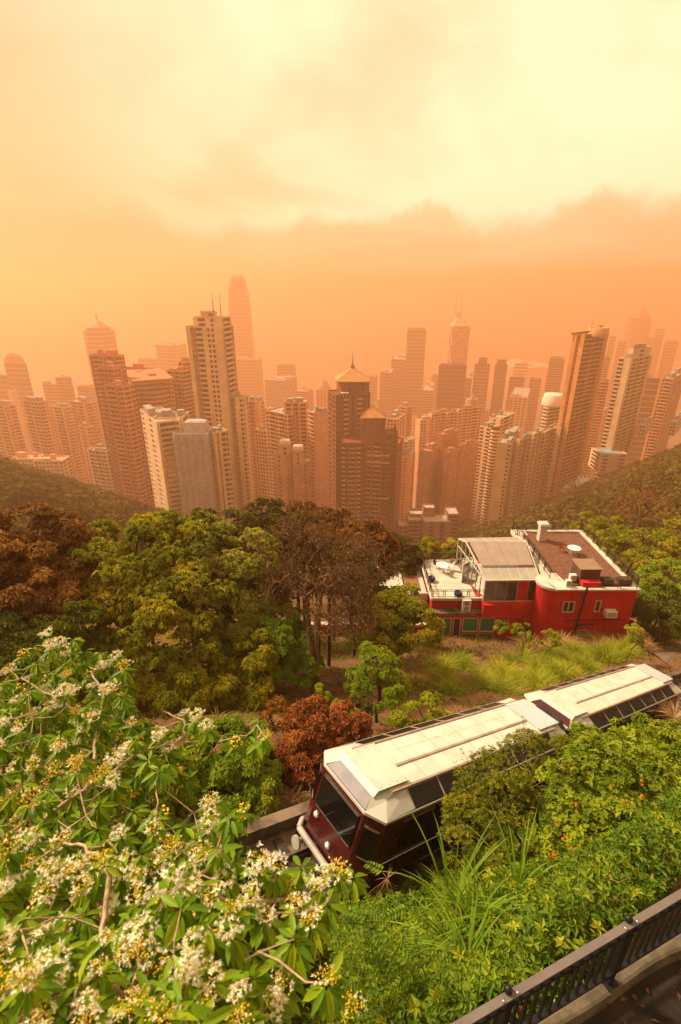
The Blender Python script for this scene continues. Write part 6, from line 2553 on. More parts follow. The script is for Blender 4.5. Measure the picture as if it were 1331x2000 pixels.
# --- bare tree
bt = thing('bare_tree', 'bare brown tree with tangled leafless branches and a dark trunk', 'tree', (*at_t(612, 1325, 26)[:2], float(ground(*at_t(612, 1325, 26)[:2]))))
g_ = np.random.default_rng(77)
b0 = np.array(bt.location) - [0, 0, .2]
f1, f2 = at_t(605, 1255, 26.3), at_t(600, 1170, 27)
tips = []
for (c, r) in [lobe(560, 1080, 28.5, 75), lobe(640, 1075, 28, 85), lobe(700, 1110, 27, 70), lobe(560, 1150, 27.5, 65), lobe(660, 1180, 26, 75), lobe(600, 1040, 29, 60), lobe(690, 1200, 25.5, 55)]:
    d = rnd_dir(46, g_)
    tips.append(c + d * r * (0.5 + 0.55 * g_.random((46, 1))))
tips = np.concatenate(tips)
wd = MB()
ch1 = grow([b0, b0 + (f1 - b0) * .5 + [.1, 0, 0], f1, f2], tips[::2], .016, .2, .13, g_)
ch2 = grow([b0 + [.25, 0, 0], f1 + [.35, .1, 0], at_t(625, 1170, 26.6), at_t(640, 1120, 27)], tips[1::2], .016, .16, .13, g_)
tubes(wd, ch1)
tubes(wd, ch2)
wd.build('trunk', BARKR, bt)
tw_m = MB()
for P in tips:
    for _ in range(13):
        d = nrm(g_.normal(size=3) + [0, 0, .3])
        q = P + d * g_.uniform(.35, .9)
        tw_m.tube([P, (P + q) / 2 + g_.normal(size=3) * .07, q], [.010, .008, .004], 3, cap=False)
tw_m.build('twigs', BARKR, bt, 'stuff')
lf = MB()
pp = tips[g_.integers(0, len(tips), 5000)] + g_.normal(size=(5000, 3)) * .4
leaves(lf, pp, rnd_dir(5000, g_), rnd_dir(5000, g_), .11 + .06 * g_.random(5000), .45)
lf.build('withered_leaves', LF_BROWN, bt, 'stuff')


def fan_palm(label, px, py, t_, size, seed, nf=13):
    g = np.random.default_rng(seed)
    hd = at_t(px, py, t_)
    gz_ = float(ground(hd[0], hd[1]))
    t = thing('fan_palm', label, 'palm', (hd[0], hd[1], gz_), 'fan palms behind the bare tree')
    m = MB()
    m.tube([(hd[0], hd[1], gz_ - .2), (hd[0] + .1, hd[1], (gz_ + hd[2]) / 2), hd], [.13, .11, .1], 7)
    m.build('trunk', BARKD, t)
    for k in range(nf):
        az = k * 2.4 + g.uniform(-.3, .3)
        el = g.uniform(-.3, 1.1)
        d = np.array([math.cos(az) * math.cos(el), math.sin(az) * math.cos(el), math.sin(el)])
        tip = hd + d * size * .55
        fm = MB()
        fm.tube([hd, (hd + tip) / 2 + [0, 0, .06], tip], [.016, .012, .01], 4, cap=False)
        s = nrm(np.cross(d, [0, 0, 1.0]))
        nb = 17
        an = np.linspace(-1.9, 1.9, nb)
        A = np.cos(an)[:, None] * d + np.sin(an)[:, None] * s
        leaves(fm, np.repeat(tip[None], nb, 0), A, np.repeat(np.cross(s, d)[None], nb, 0), size * .62 * (1 - .12 * np.abs(an)), .10, .1, .28, np.full(nb, g.uniform(.2, .8)))
        fm.build('frond', LF_OLIVE, t)


fan_palm('fan palm with splayed fronds high in the tangle of the bare tree', 575, 1040, 30, 1.5, 1)
fan_palm('fan palm low behind the bare tree, right of its trunk', 618, 1125, 29, 1.5, 2)
fan_palm('small fan palm between the bare tree and the dark conifer', 640, 1080, 31, 1.2, 3)

# --- ridge row in front of the towers
for i_, (px_, py_, t_, rp, mt, lb) in enumerate((
        (455, 1030, 40, 42, LF_OLIVE, 'olive tree on the ridge directly below the twin-mast tower'),
        (520, 1018, 42, 44, LF_OLIVE, 'olive tree on the ridge with a pointed top, left of the bare tree crown'),
        (588, 1020, 44, 40, LF_BROWN, 'brownish tree on the ridge behind the bare tree crown'),
        (650, 1035, 42, 44, LF_BROWN, 'brownish tree on the ridge below the brown pyramid tower'),
        (715, 1055, 41, 46, LF_BROWN, 'russet tree on the ridge right below the golden pyramids'),
        (780, 1072, 54, 34, LF_OLIVE, 'olive tree on the ridge left of the tiled terrace'),
        (835, 1074, 59, 24, LF_GREEN, 'small green tree behind the far terrace railing'),
        (890, 1074, 62, 22, LF_GREEN, 'small green tree behind the conservatory'),
        (385, 1030, 42, 40, LF_OLIVE, 'olive tree on the ridge below the lilac netted tower'),
        (690, 1110, 36, 46, LF_OLIVE, 'olive shrub tree behind the right branches of the bare tree'),
        (752, 1175, 35, 26, LF_OLIVE, 'olive shrub left of the lower terrace'))):
    tree(lb, [lobe(px_, py_, t_, rp), lobe(px_ - rp * .5, py_ + rp * .5, t_ - .6, rp * .75), lobe(px_ + rp * .6, py_ + rp * .5, t_ - .4, rp * .7), lobe(px_, py_ + rp * 1.2, t_ - 1, rp * .9)],
         mt, BARKD, sub=18, ros=44, k=5, Ln=.28, ratio=.45, seed=20 + i_, r_max=.14, sub_r=.32, rmin=.02)
# dark layered conifer by the lower terrace
cf_b = at_t(722, 1165, 33)
ct = thing('conifer', 'dark layered conifer beside the lower left terrace', 'tree', (cf_b[0], cf_b[1], float(ground(cf_b[0], cf_b[1]))))
g_ = np.random.default_rng(31)
zb_, zt_ = float(ground(cf_b[0], cf_b[1])), at_t(722, 1090, 33)[2]
m = MB()
m.tube([(cf_b[0], cf_b[1], zb_ - .2), (cf_b[0], cf_b[1], zt_)], [.16, .03], 6)
m.build('trunk', BARKD, ct)
m = MB()
for lv in np.linspace(.25, 1, 15):
    z = zb_ + (zt_ - zb_) * lv
    R_ = 1.9 * (1.02 - lv) ** .7 + .15
    for az in np.arange(0, 6.28, .55) + g_.uniform(0, 1):
        d = np.array([math.cos(az), math.sin(az), -.12])
        n_ = 26
        f = g_.random(n_)[:, None] ** .7
        P = np.array([cf_b[0], cf_b[1], z]) + d * R_ * f + g_.normal(size=(n_, 3)) * [.12, .12, .04]
        rosettes(m, P, np.tile([0, 0, 1.0], (n_, 1)), 4, .16, .22, .1, .1, None, 0, g_)
m.build('crown', LF_DARK, ct)

tree('light green leafy tree in front of the terrace corner', [lobe(790, 1188, 31, 44), lobe(760, 1200, 30, 40), lobe(800, 1225, 29.5, 50), lobe(760, 1235, 29, 38)],
     LF_GREEN, BARKD, sub=22, ros=50, k=6, Ln=.2, ratio=.55, seed=41, r_max=.14, tone=.55)
tree('round bright green shrub standing alone on the bare slope', [lobe(735, 1300, 22.5, 42), lobe(710, 1330, 22, 32), lobe(765, 1335, 22, 32), lobe(738, 1355, 21.5, 40)],
     LF_BUSH, BARKD, 'shrub', 'shrub', sub=14, ros=34, k=6, Ln=.12, seed=42, r_max=.07, tone=.6, trunk_frac=.3)
tree('red-leaved shrub beside the front of the tram', [lobe(612, 1445, 17.6, 66), lobe(665, 1428, 18, 48), lobe(570, 1480, 17, 46), lobe(610, 1500, 16.8, 48), lobe(655, 1470, 17.4, 40)],
     LF_RED, BARKD, 'shrub', 'shrub', sub=22, ros=54, k=6, Ln=.15, seed=43, r_max=.06, ratio=.5, droop=.3, trunk_frac=.3)
tree('deep green glossy shrub left of the red-leaved shrub', [lobe(400, 1500, 15.6, 78), lobe(478, 1505, 15.6, 58), lobe(330, 1500, 15, 66), lobe(430, 1555, 14.8, 55), lobe(500, 1550, 15, 38), lobe(440, 1455, 16.2, 45)],
     LF_BUSH, BARKD, 'shrub', 'shrub', sub=24, ros=58, k=6, Ln=.14, seed=44, r_max=.07, tone=.5, ratio=.62, trunk_frac=.3)
tree('dull brown shrub above the red-leaved shrub', [lobe(548, 1395, 19.5, 34), lobe(575, 1410, 19.2, 24)], LF_BROWN, BARKD, 'shrub', 'shrub', sub=10, ros=26, k=6, Ln=.11, seed=45, r_max=.04, trunk_frac=.3)
for i_, (px_, py_, t_, rp, lb) in enumerate((
        (628, 1355, 22, 16, 'tiny green sapling on the dirt left of the round shrub'), (665, 1388, 20, 20, 'small lime green plant just above the red-leaved shrub'),
        (690, 1402, 19.5, 16, 'small lime green plant left of the tram roof edge'), (845, 1390, 20.5, 40, 'low leafy green plant behind the tram roof'), (790, 1405, 20, 24, 'low green plant between the round shrub and the tram'),
        (700, 1375, 20.5, 22, 'low olive plant under the round green shrub'), (980, 1225, 40, 14, 'yellow-green sapling before the green windows'), (1020, 1232, 38.5, 16, 'leggy yellow-green sapling in front of the dark passage'),
        (1070, 1245, 37, 18, 'green bush at the foot of the round stair tower'), (1235, 1238, 37, 20, 'bright green shrub at the right corner of the red house'))):
    tree(lb, [lobe(px_, py_, t_, rp), lobe(px_ + rp * .4, py_ + rp * .6, t_ - .2, rp * .7)], LF_LIME if i_ != 5 else LF_OLIVE, BARKD, 'plant', 'plant', sub=9, ros=16, k=6, Ln=.13, seed=60 + i_, r_max=.03, trunk_frac=.3)

# --- trees right of the house
for i_, (lbs, mt, lb) in enumerate((
        ([lobe(1215, 1075, 64, 42), lobe(1245, 1095, 62, 40), lobe(1190, 1060, 66, 30)], LF_GREEN, 'wide green tree behind the right deck railing'),
        ([lobe(1290, 1075, 60, 50), lobe(1325, 1060, 60, 45), lobe(1270, 1110, 58, 40)], LF_GREEN, 'wide flat-topped green tree cut by the right edge'),
        ([lobe(1300, 1140, 53, 50), lobe(1270, 1160, 52, 40), lobe(1335, 1150, 52, 45)], LF_BUSH, 'dark green tree low on the right, beyond the house corner'),
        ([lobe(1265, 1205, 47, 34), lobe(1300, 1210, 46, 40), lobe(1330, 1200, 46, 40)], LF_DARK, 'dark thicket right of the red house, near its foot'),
        ([lobe(1150, 1035, 72, 34), lobe(1185, 1035, 70, 30)], LF_GREEN, 'green tree peeping over the far deck railing'))):
    tree(lb, lbs, mt, BARKD, sub=18, ros=44, k=5, Ln=.3, ratio=.5, seed=80 + i_, r_max=.2, sub_r=.3, tone=.5)
bt2 = thing('bare_tree', 'spindly bare tree with a few russet leaves on the right wooded hill', 'tree', at_t(1245, 1025, 78))
g_ = np.random.default_rng(88)
b0 = np.array([*at_t(1247, 1030, 78)[:2], float(ground(*at_t(1247, 1030, 78)[:2]))])
tp = np.concatenate([c + rnd_dir(26, g_) * r * (.4 + .6 * g_.random((26, 1))) for c, r in (lobe(1235, 960, 80, 38), lobe(1275, 970, 79, 36), lobe(1215, 990, 79, 26), lobe(1290, 1005, 78, 26))])
wd = MB()
tubes(wd, grow([b0, at_t(1250, 1010, 78.5), at_t(1248, 985, 79)], tp, .035, .28, .12, g_))
wd.build('trunk', BARKR, bt2)
lf = MB()
pp = tp[g_.integers(0, len(tp), 900)] + g_.normal(size=(900, 3)) * .7
leaves(lf, pp, rnd_dir(900, g_), rnd_dir(900, g_), .3, .45)
lf.build('withered_leaves', LF_RED, bt2, 'stuff')

# --- wooded hills: crowns too many to tell apart
WOODLF = leafmat('leaf_wood', (0.030, 0.024, 0.003), (0.075, 0.060, 0.006), (0.135, 0.105, 0.010), transl=0.1, rough=.9, spec=.03)
g_ = np.random.default_rng(55)


def wood(name, n, xr, yr, keep, rad=(3.4, 7.5), nl=85):
    mb_ = MB()
    x = g_.uniform(*xr, n)
    y = g_.uniform(*yr, n)
    z = ground(x, y, False)
    ok = []
    F = np.array(FOOT)
    for i in range(n):
        px_, py_ = project((x[i], y[i], z[i] + 4))
        if not keep(px_, py_):
            continue
        if np.any((x[i] - F[:, 0]) ** 2 + (y[i] - F[:, 1]) ** 2 < (F[:, 2] + 1.5) ** 2):
            continue
        ok.append(i)
    for i in ok:
        near = np.clip(y[i] / 180, .45, 1.2)
        r = g_.uniform(*rad) * near
        c = np.array([x[i], y[i], z[i] + r * .75])
        k = int(nl * (1.5 if near < .8 else 1))
        d = rnd_dir(k, g_)
        d[:, 2] = np.abs(d[:, 2]) * 1.1 - .25
        P = c + d * r * (.72 + .4 * g_.random((k, 1))) * [1, 1, .8]
        up = nrm(d + .45 * rnd_dir(k, g_) + [0, 0, .25])
        A = nrm(np.cross(up, rnd_dir(k, g_)))
        tone = np.clip(.45 + g_.normal() * .26, 0, 1)
        leaves(mb_, P - A * r * .16, A, up, r * (.22 + .2 * g_.random(k)), .7, .12, .1, np.clip(tone + g_.normal(size=k) * .09, 0, 1))
    mb_.build(name, WOODLF, None, 'stuff')
    return len(ok)


w1 = wood('woodland', 7000, (60, 330), (72, 420), lambda u, v: 840 < u < 1380 and 800 < v < 1260, nl=120)
w2 = wood('woodland', 4200, (-330, -25), (110, 360), lambda u, v: -60 < u < 345 and 860 < v < 1130, nl=120)
w3 = wood('woodland', 1500, (-40, 75), (75, 380), lambda u, v: 330 < u < 1180 and 940 < v < 1110, nl=120)
print('woods', w1, w2, w3)
# ------------------------------------------------------------------ low growth on the near slopes
g_ = np.random.default_rng(202)


def blades(mb, base, n, L_, w_, lean=0.5, spread=0.3, g=g_, tone=0.5, droop=0.9, seg=4):
    """arching grass blades"""
    base = np.asarray(base, float)
    az = g.random(n) * 6.283
    le = np.clip(g.normal(lean, .25, n), .05, 1.3)
    d = np.stack([np.cos(az) * np.sin(le), np.sin(az) * np.sin(le), np.cos(le)], -1)
    b = base + np.stack([np.cos(az), np.sin(az), np.zeros(n)], -1) * (spread * g.random((n, 1)))
    ln = L_ * (.55 + .55 * g.random(n))[:, None]
    hd = nrm(d * [1, 1, 0])
    rows = []
    sd = np.stack([-hd[:, 1], hd[:, 0], np.zeros(n)], -1)
    for k in range(seg + 1):
        f = k / seg
        c = b + d * ln * f + (hd * .35 - np.array([0, 0, 1.0])) * ln * droop * .5 * f ** 2.4
        w = w_ * (1 - f ** 1.6) * (.6 + .8 * min(1, f * 4)) / 1.2
        rows += [c + sd * w / 2, c - sd * w / 2]
    v = np.stack(rows, 1)
    m_ = v.shape[1]
    i = np.arange(n)[:, None] * m_
    f = np.concatenate([i + [2 * k, 2 * k + 1, 2 * k + 3, 2 * k + 2] for k in range(seg)], 0)
    a = np.clip(tone + g.normal(size=n) * .2, 0, 1)
    mb.add(v.reshape(-1, 3), f, 0, True, np.repeat(a, m_))


def gpt(px, py):
    """where the line of sight through a picture point meets the ground"""
    d = D(px, py)
    ts = np.linspace(3, 90, 700)
    P = d[None] * ts[:, None]
    gz_ = ground(P[:, 0], P[:, 1], False)
    k = np.argmax(P[:, 2] < gz_)
    return np.array([P[k, 0], P[k, 1], float(ground(P[k, 0], P[k, 1]))])


# tall grass below the house
spots = [(865, 1330), (900, 1300), (940, 1335), (880, 1345), (985, 1315), (1025, 1330), (1060, 1305), (1100, 1320), (1010, 1290), (1140, 1300), (1175, 1285), (1080, 1285), (1220, 1275),
         (1040, 1270), (1130, 1275), (1250, 1265), (860, 1300), (975, 1345), (1190, 1265), (1290, 1250), (1095, 1262), (1160, 1258), (1055, 1340)]
for i_, (px_, py_) in enumerate(spots):
    p = gpt(px_, py_ + 8)
    dry = py_ <= 1270 or (px_, py_) == (1250, 1265)
    t = thing('grass_clump', ('straw-coloured grass tuft, ' if dry else 'arching green grass clump, ') + ('under the green windows' if px_ < 905 else 'before the conservatory' if px_ < 990 else 'before the dark passage' if px_ < 1045 else 'below the round tower' if px_ < 1105 else 'below the red front wall' if px_ < 1185 else 'near the right house corner') + (', close to the tram' if py_ > 1312 else ', midway down' if py_ > 1282 else ', close to the house'), 'grass clump', p, 'dry grass tufts by the house' if dry else 'grass clumps below the house')
    m = MB()
    sc = np.linalg.norm(p) / 32
    for _ in range(7):
        blades(m, p + g_.normal(size=3) * [.35, .35, 0] - [0, 0, .05], 80, 1.45 * sc, .030 * sc, .5, .22, tone=.55 + g_.normal() * .12)
    m.build('blades', LF_DRY if dry else LF_GRASS, t)
    if not dry:
        m = MB()
        for _ in range(3):
            blades(m, p + g_.normal(size=3) * [.3, .3, 0] - [0, 0, .1], 40, .8 * sc, .02, .8, .25, tone=.5)
        m.build('dry_blades', LF_DRY, t)
# scattered dry and green grass, weeds and litter on the far slope
n = 60000
s_ = g_.uniform(-14, 46, n)
q_ = g_.uniform(-27, -1.1, n)
x, y = xy_of(s_, q_)
z = ground(x, y)
P = np.stack([x, y, z], -1)
px_ = np.array([project(p) for p in P])
vis = (px_[:, 0] > -60) & (px_[:, 0] < 1400) & (px_[:, 1] > 1150) & (px_[:, 1] < 2050)
P = P[vis]
dens = vnoise(P[:, 0], P[:, 1], 1.6, 11)
lit = P[dens < .75][:26000]
m = MB()
nl = len(lit)
up = nrm(np.tile([0, 0, 1.0], (nl, 1)) + .5 * rnd_dir(nl, g_))
leaves(m, lit + [0, 0, .02], nrm(np.cross(up, rnd_dir(nl, g_))), up, .08 + .08 * g_.random(nl), .5, .2, 0)
m.build('leaf_litter', LF_LITTER, None, 'stuff')
dw = vnoise(P[:, 0], P[:, 1], 2.3, 12)
wd = P[(dw > .6)][:3200]
m = MB()
rosettes(m, wd + [0, 0, .07], np.tile([0, 0, 1.0], (len(wd), 1)) + .3 * rnd_dir(len(wd), g_), 6, .12, .42, .45, .2, None, 0, g_)
wd2 = wd[::2] + g_.normal(size=(len(wd[::2]), 3)) * [.1, .1, .0] + [0, 0, .2]
rosettes(m, wd2, np.tile([0, 0, 1.0], (len(wd2), 1)) + .5 * rnd_dir(len(wd2), g_), 6, .12, .42, .3, .25, None, 0, g_)
m.build('ground_cover', LF_OLIVE, None, 'stuff')
m = MB()
dry = P[vnoise(P[:, 0], P[:, 1], 2.8, 15) > .56][:2600]
for p in dry[:1500]:
    blades(m, p, 7, .55, .018, .95, .2, tone=.5, seg=3)
m.build('dry_grass', LF_DRY, None, 'stuff')
m = MB()
for p in P[(vnoise(P[:, 0], P[:, 1], 2.2, 19) > .62) & (sq(P[:, 0], P[:, 1])[1] < -4)][:800]:
    blades(m, p, 9, .75, .02, .6, .2, tone=.5, seg=3)
m.build('rough_grass', LF_GRASS, None, 'stuff')
# undergrowth at the feet of the far trees and before the wall
m = MB()
for k in range(300):
    ux = g_.uniform(-20, 860)
    p = gpt(ux, g_.uniform(1235, 1330 if ux < 500 else 1268))
    if p[1] > 39:
        continue
    n_ = 26
    R_ = g_.uniform(.3, .8)
    d = rnd_dir(n_, g_)
    d[:, 2] = np.abs(d[:, 2])
    rosettes(m, p + d * R_ * [1, 1, 1.1], nrm(d + [0, 0, .6]), 6, .15, .42, .2, .3, np.clip(g_.normal(.45, .2) + g_.normal(size=n_) * .1, 0, 1), 0, g_)
m.build('undergrowth', LF_GREEN, None, 'stuff')

# dirt path on the far slope
dp = []
for (px1, py1) in ((505, 1362), (560, 1345), (620, 1332), (680, 1330), (740, 1338)):
    dp.append(gpt(px1, py1))
m = MB()
dp = np.array(dp)
tn = nrm(np.gradient(dp, axis=0))
sd = nrm(np.cross(tn, [0, 0, 1.0]))
ff = np.linspace(0, len(dp) - 1, 33)
ctr = np.stack([np.interp(ff, np.arange(len(dp)), dp[:, k]) for k in range(3)], -1)
sds = np.stack([np.interp(ff, np.arange(len(dp)), sd[:, k]) for k in range(3)], -1)
rows = []
for o in np.linspace(-.6, .6, 5):
    v = ctr + sds * (o + .1 * (vnoise(ff, ff * 0, .9, 3) - .5)[:, None])
    v[:, 2] = ground(v[:, 0], v[:, 1]) + .06 - .05 * abs(o) / .6
    rows.append(v)
R = np.array(rows)
i, j = np.meshgrid(np.arange(32), np.arange(4))
a_ = (j * 33 + i).ravel()
m.add(R.reshape(-1, 3), np.stack([a_, a_ + 33, a_ + 34, a_ + 1], -1), 0, True)
m.build('dirt_path', pmat('bare_dirt', (0.17, 0.095, 0.055), rough=.95, var=.35, scale=3, bump=.5, detail=8), None, 'structure')
# paved patch right of the house
pv_ = [gpt(*q) for q in ((1262, 1262), (1345, 1250), (1345, 1330), (1300, 1300))]
m = MB()
pv_ = np.array(pv_)
m.ngon(pv_ + [0, 0, .12])
m.build('paved_patch', pmat('paving', (0.16, 0.10, 0.07), rough=.9, var=.3, scale=3), None, 'structure')

# --- near bank: carpet of small leaves
n = 52000
s_ = g_.uniform(-9, 16, n)
q_ = g_.uniform(2.2, 7.0, n)
x, y = xy_of(s_, q_)
dd = (x - fp0[0]) * fn[0] + (y - fp0[1]) * fn[1]
ok = dd > .22
x, y = x[ok], y[ok]
hh = .25 + .55 * vnoise(x, y, .9, 21) + .25 * vnoise(x, y, .35, 22)
ln_ = (x - fp0[0]) * fd[0] + (y - fp0[1]) * fd[1]
hh = hh * sstep((x - fp0[0]) * fn[0] + (y - fp0[1]) * fn[1], .05, .9)
z = ground(x, y) + hh * (.35 + .65 * g_.random(len(x)))
P = np.stack([x, y, z], -1)
px_ = np.stack(project(P.T), -1)
vis = (px_[:, 0] > -80) & (px_[:, 0] < 1450) & (px_[:, 1] < 2120) & (px_[:, 1] > 1400)
P = P[vis]
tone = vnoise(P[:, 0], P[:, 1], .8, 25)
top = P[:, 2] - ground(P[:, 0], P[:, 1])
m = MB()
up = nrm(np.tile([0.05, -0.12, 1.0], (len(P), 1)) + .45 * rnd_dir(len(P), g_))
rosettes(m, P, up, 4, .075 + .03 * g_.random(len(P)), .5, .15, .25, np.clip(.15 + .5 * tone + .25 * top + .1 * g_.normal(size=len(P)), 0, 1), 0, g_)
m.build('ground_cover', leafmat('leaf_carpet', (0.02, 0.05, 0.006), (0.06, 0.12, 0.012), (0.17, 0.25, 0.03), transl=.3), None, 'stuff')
sel = P[g_.random(len(P)) < .045] + [0, 0, .12]
m = MB()
rosettes(m, sel, nrm(np.tile([0.05, -0.2, 1.0], (len(sel), 1)) + .6 * rnd_dir(len(sel), g_)), 6, .10, .48, .3, .2, None, 0, g_)
m.build('weeds', LF_LIME, None, 'stuff')
m = MB()
for p in P[g_.random(len(P)) < .006]:
    q = p + g_.normal(size=3) * [.12, .12, .05] + [0, 0, .22]
    m.tube([p, (p + q) / 2 + g_.normal(size=3) * .03, q], [.006, .005, .003], 4, cap=False)
m.build('dead_stems', LF_DRY, None, 'stuff')
# fallen red leaves on the path
n = 150
l_ = g_.uniform(.4, 3.4, n)
o_ = -.06 - .45 * g_.random(n) ** 2
P = fp0 + fd * l_[:, None] + fn * o_[:, None]
P[:, 2] = ZP - .11
up = nrm(np.tile([0, 0, 1.0], (n, 1)) + .5 * rnd_dir(n, g_))
m = MB()
leaves(m, P, nrm(np.cross(up, rnd_dir(n, g_))), up, .035 + .035 * g_.random(n), .5, .3, 0)
m.build('fallen_leaves', leafmat('leaf_fallen', (0.05, 0.012, 0.006), (0.10, 0.025, 0.01), (0.18, 0.06, 0.02), transl=0), None, 'stuff')

# --- shrubs on the near bank
tree('small-leaved green shrub against the side of the nearer tram car', [lobe(965, 1535, 10.6, 62), lobe(1040, 1500, 11, 62), lobe(1005, 1590, 10, 72), lobe(920, 1590, 10.2, 46), lobe(1085, 1480, 11.4, 40), lobe(930, 1650, 9.5, 55)],
     leafmat('leaf_shrub', (0.04, 0.06, 0.008), (0.10, 0.13, 0.015), (0.22, 0.22, 0.03), transl=.35), BARK, 'shrub', 'shrub', sub=22, ros=34, k=6, Ln=.062, ratio=.33, seed=91, r_max=.04, r_tip=.006, sub_r=.36, stems=3, droop=.1, tilt=.4)
# wands poking out of it in front of the roof
g2 = np.random.default_rng(93)
wt = thing('shrub', 'upright leafy wands sticking up before the white tram roof', 'shrub', (*at_t(1000, 1560, 10.2)[:2], float(ground(*at_t(1000, 1560, 10.2)[:2]))))
wm, wl = MB(), MB()
for (bx, by, tx, ty, t_) in ((960, 1530, 900, 1462, 10.4), (985, 1520, 962, 1455, 10.5), (1030, 1480, 1020, 1400, 10.9), (1040, 1480, 1050, 1425, 10.9), (1050, 1490, 1025, 1412, 10.8), (930, 1540, 890, 1490, 10.2), (1010, 1500, 985, 1440, 10.6), (1100, 1460, 1120, 1410, 11.2), (950, 1560, 925, 1480, 10.2)):
    a, b = at_t(bx, by + 60, t_), at_t(tx, ty, t_)
    pts = np.array([a + (b - a) * f + g2.normal(size=3) * .03 for f in np.linspace(0, 1, 7)])
    wm.tube(pts, np.linspace(.008, .003, 7), 4, cap=False)
    n_ = 34
    f = np.linspace(.25, 1, n_)[:, None]
    C = a + (b - a) * f + g2.normal(size=(n_, 3)) * .02
    az = np.arange(n_) * 2.4
    dn_ = nrm(b - a)
    e1 = nrm(np.cross(dn_, [0, 1, 0.2]))
    e2 = np.cross(dn_, e1)
    A = nrm(np.cos(az)[:, None] * e1 + np.sin(az)[:, None] * e2 + .6 * dn_)
    leaves(wl, C, A, np.tile(dn_, (n_, 1)), .065 + .02 * g2.random(n_), .33, .15, .1, .35 + .5 * g2.random(n_))
wm.build('stems', BARK, wt, 'stuff')
wl.build('foliage', _M['leaf_shrub'], wt)

LF_LANT = leafmat('leaf_lantana', (0.05, 0.09, 0.008), (0.12, 0.18, 0.016), (0.25, 0.31, 0.035), transl=.4, patch=1.2)
lan = tree('bright green shrub dotted with orange flowers beside the fence', [lobe(1150, 1560, 9.2, 75), lobe(1235, 1515, 9.4, 80), lobe(1200, 1630, 8.6, 85), lobe(1290, 1580, 8.7, 80), lobe(1120, 1640, 8.7, 60), lobe(1180, 1500, 9.9, 55), lobe(1310, 1660, 8.0, 60)],
           LF_LANT, BARK, 'flowering_shrub', 'shrub', sub=22, ros=17, k=5, Ln=.092, ratio=.62, seed=92, r_max=.035, r_tip=.006, sub_r=.34, stems=3, droop=.15, tilt=.25)
fm = MB()
for az in np.arange(0, 6.28, .7):
    for el in (.25, .8, 1.4):
        d = np.array([math.cos(az) * math.cos(el), math.sin(az) * math.cos(el), math.sin(el)])
        rosettes(fm, np.array([d * .016]), np.array([d]), 4, .013, .8, .1, 0, None, 0, g2)
fme = fm.mesh('flower_head', leafmat('petal_orange', (0.55, 0.12, 0.01), (0.75, 0.22, 0.015), (0.85, 0.42, 0.03), transl=.2))
lan_lobes = [lobe(1150, 1560, 9.2, 75), lobe(1200, 1630, 8.6, 85), lobe(1120, 1640, 8.7, 60), lobe(1290, 1580, 8.7, 80), lobe(1310, 1660, 8.0, 60), lobe(1235, 1515, 9.4, 80)]
for k in range(75):
    c, r = lan_lobes[int(g2.choice(6, p=[.2, .26, .26, .1, .12, .06]))]
    d = nrm(np.array([g2.normal() * .7, -0.75, 0.35 + g2.normal() * .5]))
    p = c + d * r * 1.28 + g2.normal(size=3) * .03
    for q in range(1 + (g2.random() < .4)):
        o = bpy.data.objects.new('flower_head', fme)
        COL.objects.link(o)
        o.parent = lan
        o.matrix_parent_inverse = world_of(lan).inverted()
        o.matrix_basis = Matrix.Translation(Vector(p + q * g2.normal(size=3) * .06)) @ Matrix.Rotation(g2.uniform(0, 6), 4, 'Z') @ Matrix.Rotation(g2.uniform(-.5, .5), 4, 'X') @ Matrix.Scale(g2.uniform(.9, 1.5), 4)
tree('leafy shrub before the farther tram car at the right edge', [lobe(1290, 1450, 11, 50), lobe(1240, 1450, 11.2, 45), lobe(1330, 1480, 10.6, 50), lobe(1150, 1450, 11.3, 35)],
     LF_LANT, BARK, 'shrub', 'shrub', sub=14, ros=18, k=5, Ln=.085, ratio=.55, seed=94, r_max=.03, r_tip=.006, stems=2)
# straw seed heads near the far car
sg = thing('grass_clump', 'pale straw grass plume drooping before the farther tram car', 'grass clump', at_t(1300, 1400, 11.5))
m = MB()
blades(m, at_t(1318, 1400, 11.5), 60, .55, .012, .9, .08, g2, .7, 1.0)
m.build('blades', LF_DRY, sg)
# long-leaved grass clump on the bank
gc = thing('grass_clump', 'tall bright green grass with long arching blades on the near bank', 'grass clump', gpt(905, 1790))
m = MB()
LFB = leafmat('leaf_blade', (0.05, 0.12, 0.012), (0.10, 0.20, 0.02), (0.20, 0.30, 0.04), transl=.45)
for (px1, py1, t_, n_, L_, le) in ((880, 1770, 7.4, 38, 1.8, .42), (925, 1810, 6.9, 40, 1.35, .65), (880, 1840, 6.7, 34, 1.0, .7), (1010, 1740, 7.4, 24, 1.3, .35), (960, 1790, 6.9, 26, .9, .8), (915, 1870, 6.3, 22, .8, 1.0)):
    blades(m, at_t(px1, py1, t_), n_, L_, .030, le, .12, g2, .55, .8, 6)
m.build('blades', LFB, gc)
m = MB()
blades(m, at_t(925, 1830, 6.8), 26, .75, .016, 1.0, .15, g2, .6, .9, 5)
m.build('dry_blades', LF_DRY, gc)
sg = thing('grass_clump', 'thin straw reed lying by the lower corner of the tram', 'grass clump', at_t(740, 1745, 10))
m = MB()
for k in range(5):
    a, b = at_t(715 + 2 * k, 1750 + 2 * k, 9.9), at_t(755 + 5 * k, 1718 + 3 * k, 9.8)
    m.tube([a, (a + b) / 2 + [0, 0, .03], b], [.008, .006, .004], 4)
blades(m, at_t(757, 1716, 9.8), 14, .28, .009, 1.3, .02, g2, .7, 1.2)
m.build('blades', LF_DRY, sg)
